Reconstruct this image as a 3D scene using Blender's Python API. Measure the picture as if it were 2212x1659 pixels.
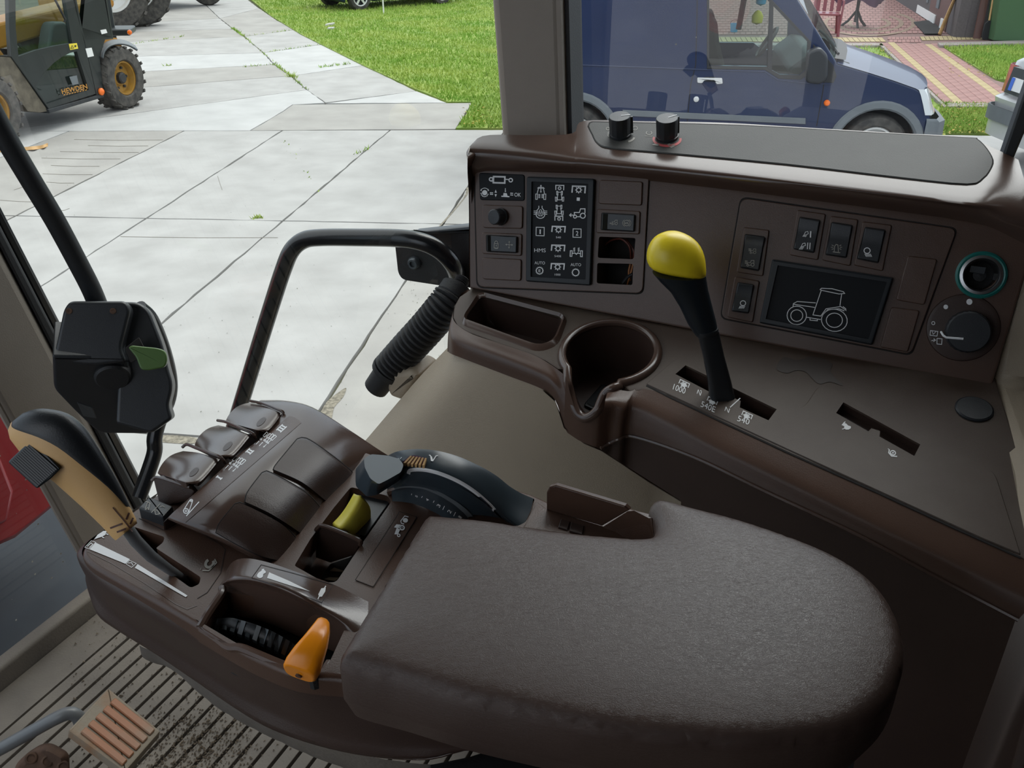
import bpy, bmesh, math, random
import numpy as np
from mathutils import Vector, Matrix
from mathutils.bvhtree import BVHTree
from mathutils.geometry import tessellate_polygon

for _o in list(bpy.data.objects):
    bpy.data.objects.remove(_o)
random.seed(7); np.random.seed(7)
SC = bpy.context.scene
COL = SC.collection

# ------------------------------------------------------------------ camera
PW, PH, FPX = 2212.0, 1659.0, 1950.0
TH = math.radians(28.0)
CAM = Vector((0, 0, 2.4))
cd = bpy.data.cameras.new('camera'); cam = bpy.data.objects.new('camera', cd); COL.objects.link(cam)
cam.location = CAM; cam.rotation_euler = (math.radians(90) - TH, 0, 0)
cd.sensor_fit = 'HORIZONTAL'; cd.sensor_width = 36.0; cd.lens = 36.0 * FPX / PW
cd.clip_start = 0.02; cd.clip_end = 400
SC.camera = cam

# ------------------------------------------------------------------ world: overcast sky
wd = bpy.data.worlds.new('overcast_sky'); SC.world = wd; wd.use_nodes = True
nt = wd.node_tree; nt.nodes.clear()
_out = nt.nodes.new('ShaderNodeOutputWorld'); _bg = nt.nodes.new('ShaderNodeBackground')
_tc = nt.nodes.new('ShaderNodeTexCoord'); _sp = nt.nodes.new('ShaderNodeSeparateXYZ')
_rp = nt.nodes.new('ShaderNodeValToRGB'); _ns = nt.nodes.new('ShaderNodeTexNoise')
_mx = nt.nodes.new('ShaderNodeMixRGB'); _mx.blend_type = 'MULTIPLY'; _mx.inputs[0].default_value = 0.35
_r2 = nt.nodes.new('ShaderNodeValToRGB')
_ns.inputs['Scale'].default_value = 2.2; _ns.inputs['Detail'].default_value = 5
_r2.color_ramp.elements[0].position = .35; _r2.color_ramp.elements[0].color = (.55, .6, .68, 1)
_r2.color_ramp.elements[1].position = .65; _r2.color_ramp.elements[1].color = (1, 1, 1, 1)
_e = _rp.color_ramp.elements
_e[0].position = 0.0; _e[0].color = (.62, .70, .80, 1)
_e[1].position = .7; _e[1].color = (.97, .985, 1.0, 1)
nt.links.new(_tc.outputs['Generated'], _sp.inputs[0]); nt.links.new(_sp.outputs['Z'], _rp.inputs[0])
nt.links.new(_tc.outputs['Generated'], _ns.inputs['Vector']); nt.links.new(_ns.outputs['Fac'], _r2.inputs[0])
nt.links.new(_rp.outputs[0], _mx.inputs[1]); nt.links.new(_r2.outputs[0], _mx.inputs[2])
nt.links.new(_mx.outputs[0], _bg.inputs[0]); _bg.inputs[1].default_value = 1.0
nt.links.new(_bg.outputs[0], _out.inputs[0])
# veiled sun behind the clouds: weak and very soft
sl = bpy.data.lights.new('veiled_sun', 'SUN'); sl.energy = 1.1; sl.angle = math.radians(40); sl.color = (1, .97, .92)
so = bpy.data.objects.new('veiled_sun', sl); COL.objects.link(so); so.rotation_euler = (math.radians(38), 0, math.radians(150))
SC.view_settings.view_transform = 'Standard'; SC.view_settings.look = 'None'
SC.view_settings.gamma = 1; SC.view_settings.use_curve_mapping = False
SC.view_settings.exposure = 1.0

# ------------------------------------------------------------------ pixel rays onto real planes
FWD = Vector((0, math.cos(TH), -math.sin(TH))); UPC = Vector((0, math.sin(TH), math.cos(TH))); UP = Vector((0, 0, 1))
VF = Vector((-.9135, .4067, 0)); VR = Vector((.4067, .9135, 0))      # tractor forward, tractor right
def ray(px, py): return Vector(((px - PW / 2) / FPX, 0, 0)) + FWD + UPC * ((PH / 2 - py) / FPX)
def Z(px, py, z=0.0):
    d = ray(px, py); return CAM + d * ((z - CAM.z) / d.z)
def C(px, py, zc): return CAM + ray(px, py) * zc
def PL(px, py, pl):
    p, n = pl; d = ray(px, py); return CAM + d * ((p - CAM).dot(n) / d.dot(n))
def RR(px, py, r): return PL(px, py, (CAM + VR * r, VR))
def veh(f, r, z): v = VF * f + VR * r; return Vector((v.x, v.y, z))
def pix(p):
    d = p - CAM; zc = d.dot(FWD); return (PW / 2 + d.x / zc * FPX, PH / 2 - d.dot(UPC) / zc * FPX)

def crv(pts, n=6, closed=False):
    pts = [tuple(p) for p in pts]; m = len(pts); out = []
    if m < 3 and not closed: 
        return [tuple(a + (b - a) * t / n for a, b in zip(pts[0], pts[1])) for t in range(n + 1)]
    rng = range(m) if closed else range(m - 1)
    for i in rng:
        if closed: p0, p1, p2, p3 = pts[(i - 1) % m], pts[i], pts[(i + 1) % m], pts[(i + 2) % m]
        else:
            p1, p2 = pts[i], pts[i + 1]
            p0 = pts[i - 1] if i > 0 else tuple(2 * a - b for a, b in zip(p1, p2))
            p3 = pts[i + 2] if i + 2 < m else tuple(2 * b - a for a, b in zip(p1, p2))
        for k in range(n):
            t = k / n
            out.append(tuple(.5 * (2 * b + (c - a) * t + (2 * a - 5 * b + 4 * c - d) * t * t + (3 * b - a - 3 * c + d) * t ** 3)
                             for a, b, c, d in zip(p0, p1, p2, p3)))
    if not closed: out.append(pts[-1])
    return out

def rnd(pts, r, n=4):
    """polygon (2D or 3D tuples) with rounded corners; r a number or one per corner"""
    P = [Vector(p) for p in pts]; m = len(P); out = []
    for i in range(m):
        rr = r[i] if isinstance(r, (list, tuple)) else r
        a, b, c = P[i - 1], P[i], P[(i + 1) % m]
        la, lc = (a - b).length, (c - b).length
        ra = min(rr, la * .49); rc = min(rr, lc * .49)
        if rr <= 0: out.append(tuple(b)); continue
        s, e = b + (a - b) * (ra / la), b + (c - b) * (rc / lc)
        for k in range(n + 1):
            t = k / n; out.append(tuple(s * (1 - t) ** 2 + b * (2 * t * (1 - t)) + e * t * t))
    return out

# ------------------------------------------------------------------ materials
def mat(name, col, rough=.5, metal=0, var=0, vscale=8, bump=0, bscale=60, col2=None, spec=.5, coat=0, detail=6, lo=.35, hi=.7, emit=0):
    m = bpy.data.materials.new(name); m.use_nodes = True; n = m.node_tree; b = n.nodes['Principled BSDF']
    b.inputs['Base Color'].default_value = (*col, 1); b.inputs['Roughness'].default_value = rough
    b.inputs['Metallic'].default_value = metal; b.inputs['Specular IOR Level'].default_value = spec
    if coat: b.inputs['Coat Weight'].default_value = coat; b.inputs['Coat Roughness'].default_value = .06
    tc = n.nodes.new('ShaderNodeTexCoord')
    if var or col2:
        t = n.nodes.new('ShaderNodeTexNoise'); t.inputs['Scale'].default_value = vscale; t.inputs['Detail'].default_value = detail
        r = n.nodes.new('ShaderNodeValToRGB'); e = r.color_ramp.elements
        e[0].position = lo; e[1].position = hi
        c2 = col2 if col2 else tuple(min(1, c * (1 + var)) for c in col)
        c1 = col if col2 else tuple(c * (1 - var) for c in col)
        e[0].color = (*c1, 1); e[1].color = (*c2, 1)
        n.links.new(tc.outputs['Object'], t.inputs['Vector']); n.links.new(t.outputs['Fac'], r.inputs[0])
        n.links.new(r.outputs[0], b.inputs['Base Color'])
    if bump:
        t = n.nodes.new('ShaderNodeTexNoise'); t.inputs['Scale'].default_value = bscale; t.inputs['Detail'].default_value = 4
        u = n.nodes.new('ShaderNodeBump'); u.inputs['Strength'].default_value = bump; u.inputs['Distance'].default_value = .002
        n.links.new(tc.outputs['Object'], t.inputs['Vector']); n.links.new(t.outputs['Fac'], u.inputs['Height']); n.links.new(u.outputs[0], b.inputs['Normal'])
    if emit:
        b.inputs['Emission Color'].default_value = (*col, 1); b.inputs['Emission Strength'].default_value = emit
    return m

def glassmat(name, tint=(.93, .97, .95), dust=0, dscale=400, dthr=.7, haze=0, hazecol=(.6, .66, .7), refl=1.0):
    m = bpy.data.materials.new(name); m.use_nodes = True; n = m.node_tree; n.nodes.clear()
    o = n.nodes.new('ShaderNodeOutputMaterial'); t = n.nodes.new('ShaderNodeBsdfTransparent'); g = n.nodes.new('ShaderNodeBsdfGlossy')
    t.inputs[0].default_value = (*tint, 1); g.inputs['Roughness'].default_value = .01
    # Schlick reflectance of a thin pane, the same from both sides
    lw = n.nodes.new('ShaderNodeLayerWeight'); lw.inputs[0].default_value = .5
    pw = n.nodes.new('ShaderNodeMath'); pw.operation = 'POWER'; pw.inputs[1].default_value = 5
    ma = n.nodes.new('ShaderNodeMath'); ma.operation = 'MULTIPLY_ADD'; ma.inputs[1].default_value = .92 * refl; ma.inputs[2].default_value = .075 * refl
    x = n.nodes.new('ShaderNodeMixShader')
    n.links.new(lw.outputs['Facing'], pw.inputs[0]); n.links.new(pw.outputs[0], ma.inputs[0]); n.links.new(ma.outputs[0], x.inputs[0])
    n.links.new(t.outputs[0], x.inputs[1]); n.links.new(g.outputs[0], x.inputs[2])
    last = x
    if haze:
        tr = n.nodes.new('ShaderNodeBsdfTranslucent'); tr.inputs[0].default_value = (*hazecol, 1)
        df = n.nodes.new('ShaderNodeBsdfDiffuse'); df.inputs[0].default_value = (*hazecol, 1)
        mm = n.nodes.new('ShaderNodeMixShader'); mm.inputs[0].default_value = .5
        n.links.new(tr.outputs[0], mm.inputs[1]); n.links.new(df.outputs[0], mm.inputs[2])
        y = n.nodes.new('ShaderNodeMixShader'); y.inputs[0].default_value = haze
        n.links.new(last.outputs[0], y.inputs[1]); n.links.new(mm.outputs[0], y.inputs[2]); last = y
    if dust:
        tc = n.nodes.new('ShaderNodeTexCoord'); v = n.nodes.new('ShaderNodeTexVoronoi'); v.inputs['Scale'].default_value = dscale
        c = n.nodes.new('ShaderNodeMath'); c.operation = 'LESS_THAN'; c.inputs[1].default_value = dthr
        s2 = n.nodes.new('ShaderNodeSeparateColor'); gt = n.nodes.new('ShaderNodeMath'); gt.operation = 'GREATER_THAN'; gt.inputs[1].default_value = 1 - dust
        mu = n.nodes.new('ShaderNodeMath'); mu.operation = 'MULTIPLY'
        df = n.nodes.new('ShaderNodeBsdfDiffuse'); df.inputs[0].default_value = (.62, .6, .54, 1)
        n.links.new(tc.outputs['Object'], v.inputs['Vector']); n.links.new(v.outputs['Distance'], c.inputs[0])
        n.links.new(v.outputs['Color'], s2.inputs[0]); n.links.new(s2.outputs[0], gt.inputs[0])
        n.links.new(c.outputs[0], mu.inputs[0]); n.links.new(gt.outputs[0], mu.inputs[1])
        y = n.nodes.new('ShaderNodeMixShader'); n.links.new(mu.outputs[0], y.inputs[0]); n.links.new(last.outputs[0], y.inputs[1]); n.links.new(df.outputs[0], y.inputs[2]); last = y
    n.links.new(last.outputs[0], o.inputs[0])
    return m

# ------------------------------------------------------------------ mesh builder
class MB:
    def __init__(s): s.v = []; s.f = []
    def add(s, vs, fs):
        o = len(s.v); s.v += [Vector(v) for v in vs]; s.f += [tuple(i + o for i in f) for f in fs]; return s
    def box(s, c, x, y, z):
        """centre and three half-extent vectors"""
        c, x, y, z = Vector(c), Vector(x), Vector(y), Vector(z)
        vs = [c + x * i + y * j + z * k for i in (-1, 1) for j in (-1, 1) for k in (-1, 1)]
        return s.add(vs, [(0, 1, 3, 2), (4, 6, 7, 5), (0, 4, 5, 1), (2, 3, 7, 6), (0, 2, 6, 4), (1, 5, 7, 3)])
    def grid(s, rows, close=False):
        n, m = len(rows), len(rows[0]); fs = []
        for i in range(n - 1):
            for j in range(m if close else m - 1):
                k = (j + 1) % m; fs.append((i * m + j, i * m + k, (i + 1) * m + k, (i + 1) * m + j))
        return s.add([p for r in rows for p in r], fs)
    def prism(s, poly, vec, cap=True):
        n = len(poly); vec = Vector(vec); a = [Vector(p) for p in poly]
        fs = [(i, (i + 1) % n, n + (i + 1) % n, n + i) for i in range(n)]
        if cap: fs += [tuple(range(n))[::-1], tuple(range(n, 2 * n))]
        return s.add(a + [p + vec for p in a], fs)
    def tube(s, path, r, n=12, cap=True):
        P = [Vector(p) for p in path]; m = len(P)
        T = [(P[min(i + 1, m - 1)] - P[max(i - 1, 0)]).normalized() for i in range(m)]
        a = T[0].orthogonal().normalized(); rows = []
        for i in range(m):
            a = (a - T[i] * a.dot(T[i])).normalized(); b = T[i].cross(a)
            ri = r[i] if isinstance(r, (list, tuple)) else r
            rx, ry = ri if isinstance(ri, tuple) else (ri, ri)
            rows.append([P[i] + a * (rx * math.cos(2 * math.pi * k / n)) + b * (ry * math.sin(2 * math.pi * k / n)) for k in range(n)])
        o = len(s.v); s.grid(rows, True)
        if cap:
            s.f.append(tuple(range(o, o + n))[::-1]); e = o + (m - 1) * n; s.f.append(tuple(range(e, e + n)))
        return s
    def lathe(s, c, ax, prof, n=24, x=None, caps=True):
        """prof: list of (radius, height along ax)"""
        c = Vector(c); ax = Vector(ax).normalized(); a = (Vector(x) if x else ax.orthogonal()); a = (a - ax * a.dot(ax)).normalized(); b = ax.cross(a)
        rows = [[c + ax * h + a * (r * math.cos(2 * math.pi * k / n)) + b * (r * math.sin(2 * math.pi * k / n)) for k in range(n)] for r, h in prof]
        o = len(s.v); s.grid(rows, True)
        if caps and prof[0][0] > 1e-5: s.f.append(tuple(range(o, o + n))[::-1])
        e = o + (len(prof) - 1) * n
        if caps and prof[-1][0] > 1e-5: s.f.append(tuple(range(e, e + n)))
        return s
    def loft(s, rings, cap=True):
        o = len(s.v); n = len(rings[0]); s.grid(rings, True)
        if cap:
            s.f.append(tuple(range(o, o + n))[::-1]); e = o + (len(rings) - 1) * n; s.f.append(tuple(range(e, e + n)))
        return s
    def slab(s, poly, up, thick, rad=.004, seg=3, holes=(), crown=0, hole_depth=None, taper=0, bottom=True, soft=()):
        """flat plate with rounded top edge; poly = outline of the top; holes = list of outlines cut through it"""
        P = [Vector(p) for p in poly]; up = Vector(up).normalized(); n = len(P)
        area = Vector((0, 0, 0))
        for i in range(n): area += P[i].cross(P[(i + 1) % n])
        if area.dot(up) < 0: P.reverse()
        N = []
        for i in range(n):
            a = (P[i] - P[i - 1]); b = (P[(i + 1) % n] - P[i])
            if a.length < 1e-9: a = b
            if b.length < 1e-9: b = a
            na = up.cross(a).normalized(); nb = up.cross(b).normalized(); q = na + nb
            if q.length < 1e-6: q = na
            q.normalize(); N.append(q / max(.5, q.dot(na)))
        rings = [[P[i] + N[i] * taper - up * thick for i in range(n)]]
        for k in range(seg + 1):
            t = math.pi / 2 * k / seg
            rings.append([P[i] + N[i] * (rad * (1 - math.cos(t))) - up * (rad * (1 - math.sin(t))) for i in range(n)])
        for d, h in soft: rings.append([P[i] + N[i] * (rad + d) + up * h for i in range(n)])
        o = len(s.v); s.grid(rings, True)
        if bottom and not holes: s.f.append(tuple(range(o, o + n))[::-1])
        top = rings[-1]
        if crown and not holes:
            cen = sum(top, Vector()) / n; K = 7; rr = []
            for k in range(1, K + 1):
                t = k / K; rr.append([p.lerp(cen, t * .985) + up * (crown * (1 - (1 - t) ** 2.5)) for p in top])
            base = o + (len(rings) - 1) * n
            ofs = len(s.v); s.v += [p for r in rr for p in r]
            idx = [list(range(base, base + n))] + [list(range(ofs + k * n, ofs + (k + 1) * n)) for k in range(K)]
            for k in range(K):
                for i in range(n):
                    j = (i + 1) % n; s.f.append((idx[k][i], idx[k][j], idx[k + 1][j], idx[k + 1][i]))
            s.f.append(tuple(idx[-1]))
        elif not holes:
            e = o + (len(rings) - 1) * n; s.f.append(tuple(range(e, e + n)))
        else:
            H = [[Vector(p) for p in h] for h in holes]
            tri = tessellate_polygon([top] + H); allv = top + [p for h in H for p in h]
            off = len(s.v); s.v += allv
            for t in tri:
                a, b, c = (allv[i] for i in t)
                s.f.append(tuple(off + i for i in (t if (b - a).cross(c - a).dot(up) > 0 else t[::-1])))
            hd = hole_depth if hole_depth else thick
            if bottom:
                Hb = [[p - up * hd for p in h] for h in H]; ob = len(s.v); bv = rings[0] + [p for h in Hb for p in h]; s.v += bv
                for t in tessellate_polygon([rings[0]] + Hb): s.f.append(tuple(ob + i for i in t))
            for h in H:
                m = len(h); oo = len(s.v); s.v += h + [p - up * hd for p in h]
                s.f += [(oo + i, oo + (i + 1) % m, oo + m + (i + 1) % m, oo + m + i) for i in range(m)]
        return s
    def bvh(s): return BVHTree.FromPolygons([tuple(v) for v in s.v], [tuple(f) for f in s.f])
    def build(s, name, m, parent=None, smooth=40, bevel=0, solid=0, sub=0, recalc=True, seg=2, merge=True, wn=True):
        me = bpy.data.meshes.new(name); loc = wloc(parent) if parent else Vector()
        me.from_pydata([tuple(Vector(v) - loc) for v in s.v], [], s.f); me.update()
        if recalc or merge:
            b = bmesh.new(); b.from_mesh(me)
            if merge: bmesh.ops.remove_doubles(b, verts=b.verts, dist=1e-6)
            if recalc: bmesh.ops.recalc_face_normals(b, faces=b.faces)
            b.to_mesh(me); b.free()
        if m: me.materials.append(m)
        if smooth:
            me.shade_smooth(); me.set_sharp_from_angle(angle=math.radians(smooth))
        o = bpy.data.objects.new(name, me); COL.objects.link(o)
        if parent: o.parent = parent
        if sub: q = o.modifiers.new('sub', 'SUBSURF'); q.levels = q.render_levels = sub
        if solid: q = o.modifiers.new('solid', 'SOLIDIFY'); q.thickness = abs(solid); q.offset = -1 if solid > 0 else 1
        if bevel: q = o.modifiers.new('bevel', 'BEVEL'); q.width = bevel; q.segments = seg; q.limit_method = 'ANGLE'; q.angle_limit = math.radians(35); q.harden_normals = False
        if smooth and wn: q = o.modifiers.new('normals', 'WEIGHTED_NORMAL'); q.keep_sharp = True; q.weight = 80
        return o

def cushion(outline, z0, up_h, R, step, crown):
    """pad whose height follows the distance to its outline (horizontal outline, world xy)"""
    from mathutils.geometry import delaunay_2d_cdt
    P = np.array([(p[0], p[1]) for p in outline]); Q = np.roll(P, -1, 0); D = Q - P; L2 = (D ** 2).sum(1)
    x0, y0 = P.min(0); x1, y1 = P.max(0)
    gx, gy = np.meshgrid(np.arange(x0, x1, step), np.arange(y0, y1, step)); G = np.stack([gx.ravel(), gy.ravel()], 1); G += np.random.RandomState(1).uniform(-.2, .2, G.shape) * step
    def dist(pts):
        t = np.clip(((pts[:, None, :] - P[None]) * D[None]).sum(2) / L2[None], 0, 1); c = P[None] + D[None] * t[..., None]; return np.sqrt(((pts[:, None, :] - c) ** 2).sum(2)).min(1)
    ins = np.zeros(len(G), bool)
    for (ax, ay), (bx, by) in zip(P, Q):
        c = (ay > G[:, 1]) != (by > G[:, 1]); xi = ax + (bx - ax) * (G[:, 1] - ay) / (by - ay + 1e-12); ins ^= c & (G[:, 0] < xi)
    G = G[ins]; d = dist(G); keep = d > step * .5; G = G[keep]
    # extra rings close to the edge
    ext = []
    for k in (.08, .25, .5, .8):
        n_ = np.stack([-D[:, 1], D[:, 0]], 1) / np.sqrt(L2)[:, None]; n_ = (n_ + np.roll(n_, 1, 0)) / 2
        for sg in (1, -1):
            E = P + n_ * R * k * sg; dd = dist(E); i2 = np.zeros(len(E), bool)
            for (ax, ay), (bx, by) in zip(P, Q):
                c = (ay > E[:, 1]) != (by > E[:, 1]); xi = ax + (bx - ax) * (E[:, 1] - ay) / (by - ay + 1e-12); i2 ^= c & (E[:, 0] < xi)
            ext.append(E[i2 & (dd > R * k * .9)])
    allp = np.concatenate([P, G] + ext); n = len(P)
    vs, es, fs, *_ = delaunay_2d_cdt([Vector(p) for p in allp], [(i, (i + 1) % n) for i in range(n)], [], 1, 1e-6)
    V2 = np.array([(v.x, v.y) for v in vs]); d = dist(V2)
    h = np.where(d < R, np.sqrt(np.maximum(0, 1 - (1 - d / R) ** 2)), 1) * R + crown * (1 - np.exp(-d / .022))
    mb = MB(); mb.v = [Vector((a, b, z0 - R + c)) for (a, b), c in zip(V2, h)]; mb.f = [tuple(f) for f in fs]
    o = len(mb.v); top = [Vector((p[0], p[1], z0 - R)) for p in P]; cen = sum(top, Vector()) / n
    mb.grid([top, [p - UP * (up_h - R) * .6 for p in top], [p + (cen - p).normalized() * .006 - UP * (up_h - R) for p in top]], True)
    return mb
def wloc(o):
    v = Vector()
    while o: v += Vector(o.location); o = o.parent
    return v
def thing(name, label, cat, loc=(0, 0, 0), group=None):
    o = bpy.data.objects.new(name, None); COL.objects.link(o); o.location = loc; o.empty_display_size = .05
    o['label'] = label; o['category'] = cat
    if group: o['group'] = group
    return o
def tag(o, label, cat, group=None):
    o['label'] = label; o['category'] = cat
    if group: o['group'] = group
    return o
def stuff(o): o['kind'] = 'stuff'; return o
def struct(o): o['kind'] = 'structure'; return o
def lab(o, label): o['label'] = label; return o
def copy_tree(o, parent=None, off=None, group=None, label=None):
    c = o.copy(); COL.objects.link(c)
    if parent: c.parent = parent
    if off is not None: c.location = Vector(c.location) + Vector(off)
    for ch in list(o.children): copy_tree(ch, c)
    if label: c['label'] = label
    return c

# ------------------------------------------------------------------ flat print drawn onto real surfaces
def surf_plane(pl, lift=.0004):
    def f(px, py):
        p = PL(px, py, pl); return p - ray(px, py).normalized() * lift
    return f
def surf_bvh(bvhs, lift=.0006, fallback=None):
    if not isinstance(bvhs, (list, tuple)): bvhs = [bvhs]
    def f(px, py):
        d = ray(px, py).normalized(); best = None
        for b in bvhs:
            h = b.ray_cast(CAM, d, 60)
            if h[0] is not None and (best is None or h[3] < best): best = h[3]
        if best is None:
            if fallback: return fallback(px, py)
            best = f.last
        f.last = best
        return CAM + d * (best - lift)
    f.last = .7
    return f
class Ink:
    """2D strokes, fills and letters, in photograph pixels, laid onto a surface"""
    def __init__(s, surf): s.surf = surf; s.v = []; s.f = []
    def poly(s, pts, sub=0):
        pts = [tuple(p) for p in pts]
        tri = tessellate_polygon([[Vector((x, y, 0)) for x, y in pts]]); o = len(s.v); s.v += pts
        s.f += [tuple(o + i for i in t) for t in tri]; return s
    def line(s, pts, w=2, closed=False):
        P = [Vector((p[0], p[1])) for p in pts]; n = len(P); L = []; Rr = []
        for i in range(n):
            a = P[i] - P[i - 1] if (i > 0 or closed) else P[1] - P[0]
            b = P[(i + 1) % n] - P[i] if (i < n - 1 or closed) else P[i] - P[i - 1]
            if a.length < 1e-6: a = b
            if b.length < 1e-6: b = a
            a = a.normalized(); b = b.normalized(); na = Vector((-a.y, a.x)); nb = Vector((-b.y, b.x)); q = na + nb
            if q.length < 1e-3: q = na
            q.normalize(); q /= max(.55, q.dot(na))
            L.append(P[i] + q * w / 2); Rr.append(P[i] - q * w / 2)
        o = len(s.v); s.v += [tuple(p) for p in L + Rr]
        for i in range(n if closed else n - 1):
            j = (i + 1) % n; s.f.append((o + i, o + j, o + n + j, o + n + i))
        return s
    def lines(s, *ls, w=2):
        for l in ls: s.line(l, w)
        return s
    def circ(s, c, rx, ry=None, w=2, n=20, a0=0, a1=360, fill=False, rot=0):
        ry = ry or rx; full = abs(a1 - a0) >= 360; m = n if full else n + 1; pts = []
        cr, sr = math.cos(math.radians(rot)), math.sin(math.radians(rot))
        for i in range(m):
            t = math.radians(a0 + (a1 - a0) * i / n); x, y = rx * math.cos(t), ry * math.sin(t)
            pts.append((c[0] + x * cr - y * sr, c[1] + x * sr + y * cr))
        return s.poly(pts) if fill else s.line(pts, w, full)
    def gear(s, c, r, w=2, teeth=8, t=2.2, tl=3):
        s.circ(c, r, w=w)
        for k in range(teeth):
            a = 2 * math.pi * k / teeth; u = Vector((math.cos(a), math.sin(a))); p = Vector(c)
            s.line([p + u * (r), p + u * (r + tl)], t)
        return s
    def text(s, body, p0, p1, ptop, bold=0):
        """p0,p1 = baseline ends, ptop = cap height above p0 (pixels)"""
        cu = bpy.data.curves.new('t', 'FONT'); cu.body = body; cu.size = 1; cu.resolution_u = 3
        if bold: cu.offset = bold
        o = bpy.data.objects.new('t', cu); COL.objects.link(o)
        dg = bpy.context.evaluated_depsgraph_get(); dg.update(); ev = o.evaluated_get(dg); me = ev.to_mesh()
        vs = [Vector(v.co) for v in me.vertices]; fs = [tuple(p.vertices) for p in me.polygons]
        ev.to_mesh_clear(); bpy.data.objects.remove(o); bpy.data.curves.remove(cu)
        if not vs: return s
        x0 = min(v.x for v in vs); x1 = max(v.x for v in vs); y1 = max(v.y for v in vs); y0 = 0.0
        a = Vector(p0); b = Vector(p1) - a; t = Vector(ptop) - a; k = len(s.v)
        s.v += [tuple(a + b * ((v.x - x0) / (x1 - x0)) + t * ((v.y - y0) / (y1 - y0))) for v in vs]
        s.f += [tuple(k + i for i in f) for f in fs]; return s
    def build(s, name, m, parent=None):
        if hasattr(s.surf, 'last'):                       # curved ground: cut long faces so the print follows it
            V = [Vector((p[0], p[1])) for p in s.v]; F = []; todo = []
            for f in s.f: todo += [f] if len(f) == 3 else [(f[0], f[i], f[i + 1]) for i in range(1, len(f) - 1)]
            mid = {}
            while todo:
                a, b_, c = todo.pop(); e = [((V[a] - V[b_]).length, a, b_, c), ((V[b_] - V[c]).length, b_, c, a), ((V[c] - V[a]).length, c, a, b_)]
                L, i, j, k = max(e)
                if L <= 7: F.append((a, b_, c)); continue
                key = (min(i, j), max(i, j))
                if key not in mid: mid[key] = len(V); V.append((V[i] + V[j]) / 2)
                m_ = mid[key]; todo += [(i, m_, k), (m_, j, k)]
            s.v = [tuple(v) for v in V]; s.f = F
        b = MB(); b.v = [s.surf(*p) for p in s.v]; b.f = s.f
        return b.build(name, m, parent, smooth=0, recalc=False, merge=False)

def drape(surf, poly, n=10, inset=0):
    """a polygon (pixels, 4 corners order tl,tr,br,bl, edges may be curves) as a grid laid on a surface"""
    tl, tr, br, bl = [Vector(p) for p in poly]; rows = []
    for i in range(n + 1):
        a = tl.lerp(bl, i / n); b = tr.lerp(br, i / n)
        rows.append([surf(*a.lerp(b, j / n)) for j in range(n + 1)])
    return rows
def coons(top, right, bottom, left, nu, nv):
    """pixel-space Coons patch: four polylines -> grid of pixel tuples. top/bottom run left->right, left/right run top->bottom"""
    def samp(pl, n):
        P = [Vector(p) for p in pl]; L = [0]
        for i in range(1, len(P)): L.append(L[-1] + (P[i] - P[i - 1]).length)
        out = []
        for k in range(n + 1):
            t = L[-1] * k / n; i = 1
            while i < len(P) - 1 and L[i] < t: i += 1
            q = (t - L[i - 1]) / max(1e-9, L[i] - L[i - 1]); out.append(P[i - 1].lerp(P[i], q))
        return out
    T, B, Lf, Rt = samp(top, nu), samp(bottom, nu), samp(left, nv), samp(right, nv); rows = []
    for j in range(nv + 1):
        v = j / nv; r = []
        for i in range(nu + 1):
            u = i / nu
            p = T[i] * (1 - v) + B[i] * v + Lf[j] * (1 - u) + Rt[j] * u - (T[0] * (1 - u) * (1 - v) + T[-1] * u * (1 - v) + B[0] * (1 - u) * v + B[-1] * u * v)
            r.append(tuple(p))
        rows.append(r)
    return rows
def patch(rows, nu=5, nv=5):
    """rows of 3D points -> smooth grid of 3D points (Catmull-Rom both ways)"""
    R = [crv(r, nu) for r in rows]; m = len(R[0]); cols = [crv([R[i][j] for i in range(len(R))], nv) for j in range(m)]
    return [[Vector(cols[j][i]) for j in range(m)] for i in range(len(cols[0]))]
# ------------------------------------------------------------------ material set
M = {}
M['conc_a'] = mat('concrete_pale', (.30, .295, .285), .85, col2=(.375, .37, .36), vscale=2.6, detail=12, lo=.3, hi=.7, bump=.5, bscale=30)
M['conc_b'] = mat('concrete_mid', (.265, .255, .24), .88, col2=(.335, .325, .305), vscale=2.2, detail=12, lo=.3, hi=.7, bump=.5, bscale=30)
M['conc_c'] = mat('concrete_bright', (.37, .37, .365), .85, col2=(.44, .44, .435), vscale=2.4, detail=12, lo=.3, hi=.7, bump=.4, bscale=30)
M['dirt'] = mat('joint_dirt', (.085, .085, .055), .95, var=.3, vscale=3)
M['grass_base'] = mat('grass_ground', (.12, .21, .025), .9, col2=(.26, .32, .06), vscale=1.4, lo=.3, hi=.75)
M['grass'] = mat('grass_blade', (.17, .33, .03), .75, col2=(.36, .44, .085), vscale=.9, lo=.32, hi=.7)
M['leaf'] = mat('fallen_leaf', (0.360, 0.259, 0.036), .7, var=.4, vscale=2)
M['paver'] = mat('pink_paver', (0.288, 0.155, 0.137), .85, var=.14, vscale=6, bump=.3, bscale=80)
M['paver_y'] = mat('yellow_paver', (0.374, 0.295, 0.151), .85, var=.12, vscale=6)
M['paver_d'] = mat('tan_brown_paver', (0.238, 0.169, 0.119), .85, var=.12, vscale=6)
M['kerb'] = mat('grey_kerb', (0.259, 0.223, 0.202), .9, var=.1, vscale=5)
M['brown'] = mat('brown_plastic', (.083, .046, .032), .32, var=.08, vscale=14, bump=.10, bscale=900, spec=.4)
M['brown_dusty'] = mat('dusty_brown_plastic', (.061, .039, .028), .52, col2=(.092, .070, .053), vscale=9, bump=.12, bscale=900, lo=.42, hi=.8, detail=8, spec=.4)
M['brown_dk'] = mat('dark_brown_plastic', (.046, .027, .021), .38, var=.08, vscale=12, bump=.10, bscale=900, spec=.4)
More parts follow.
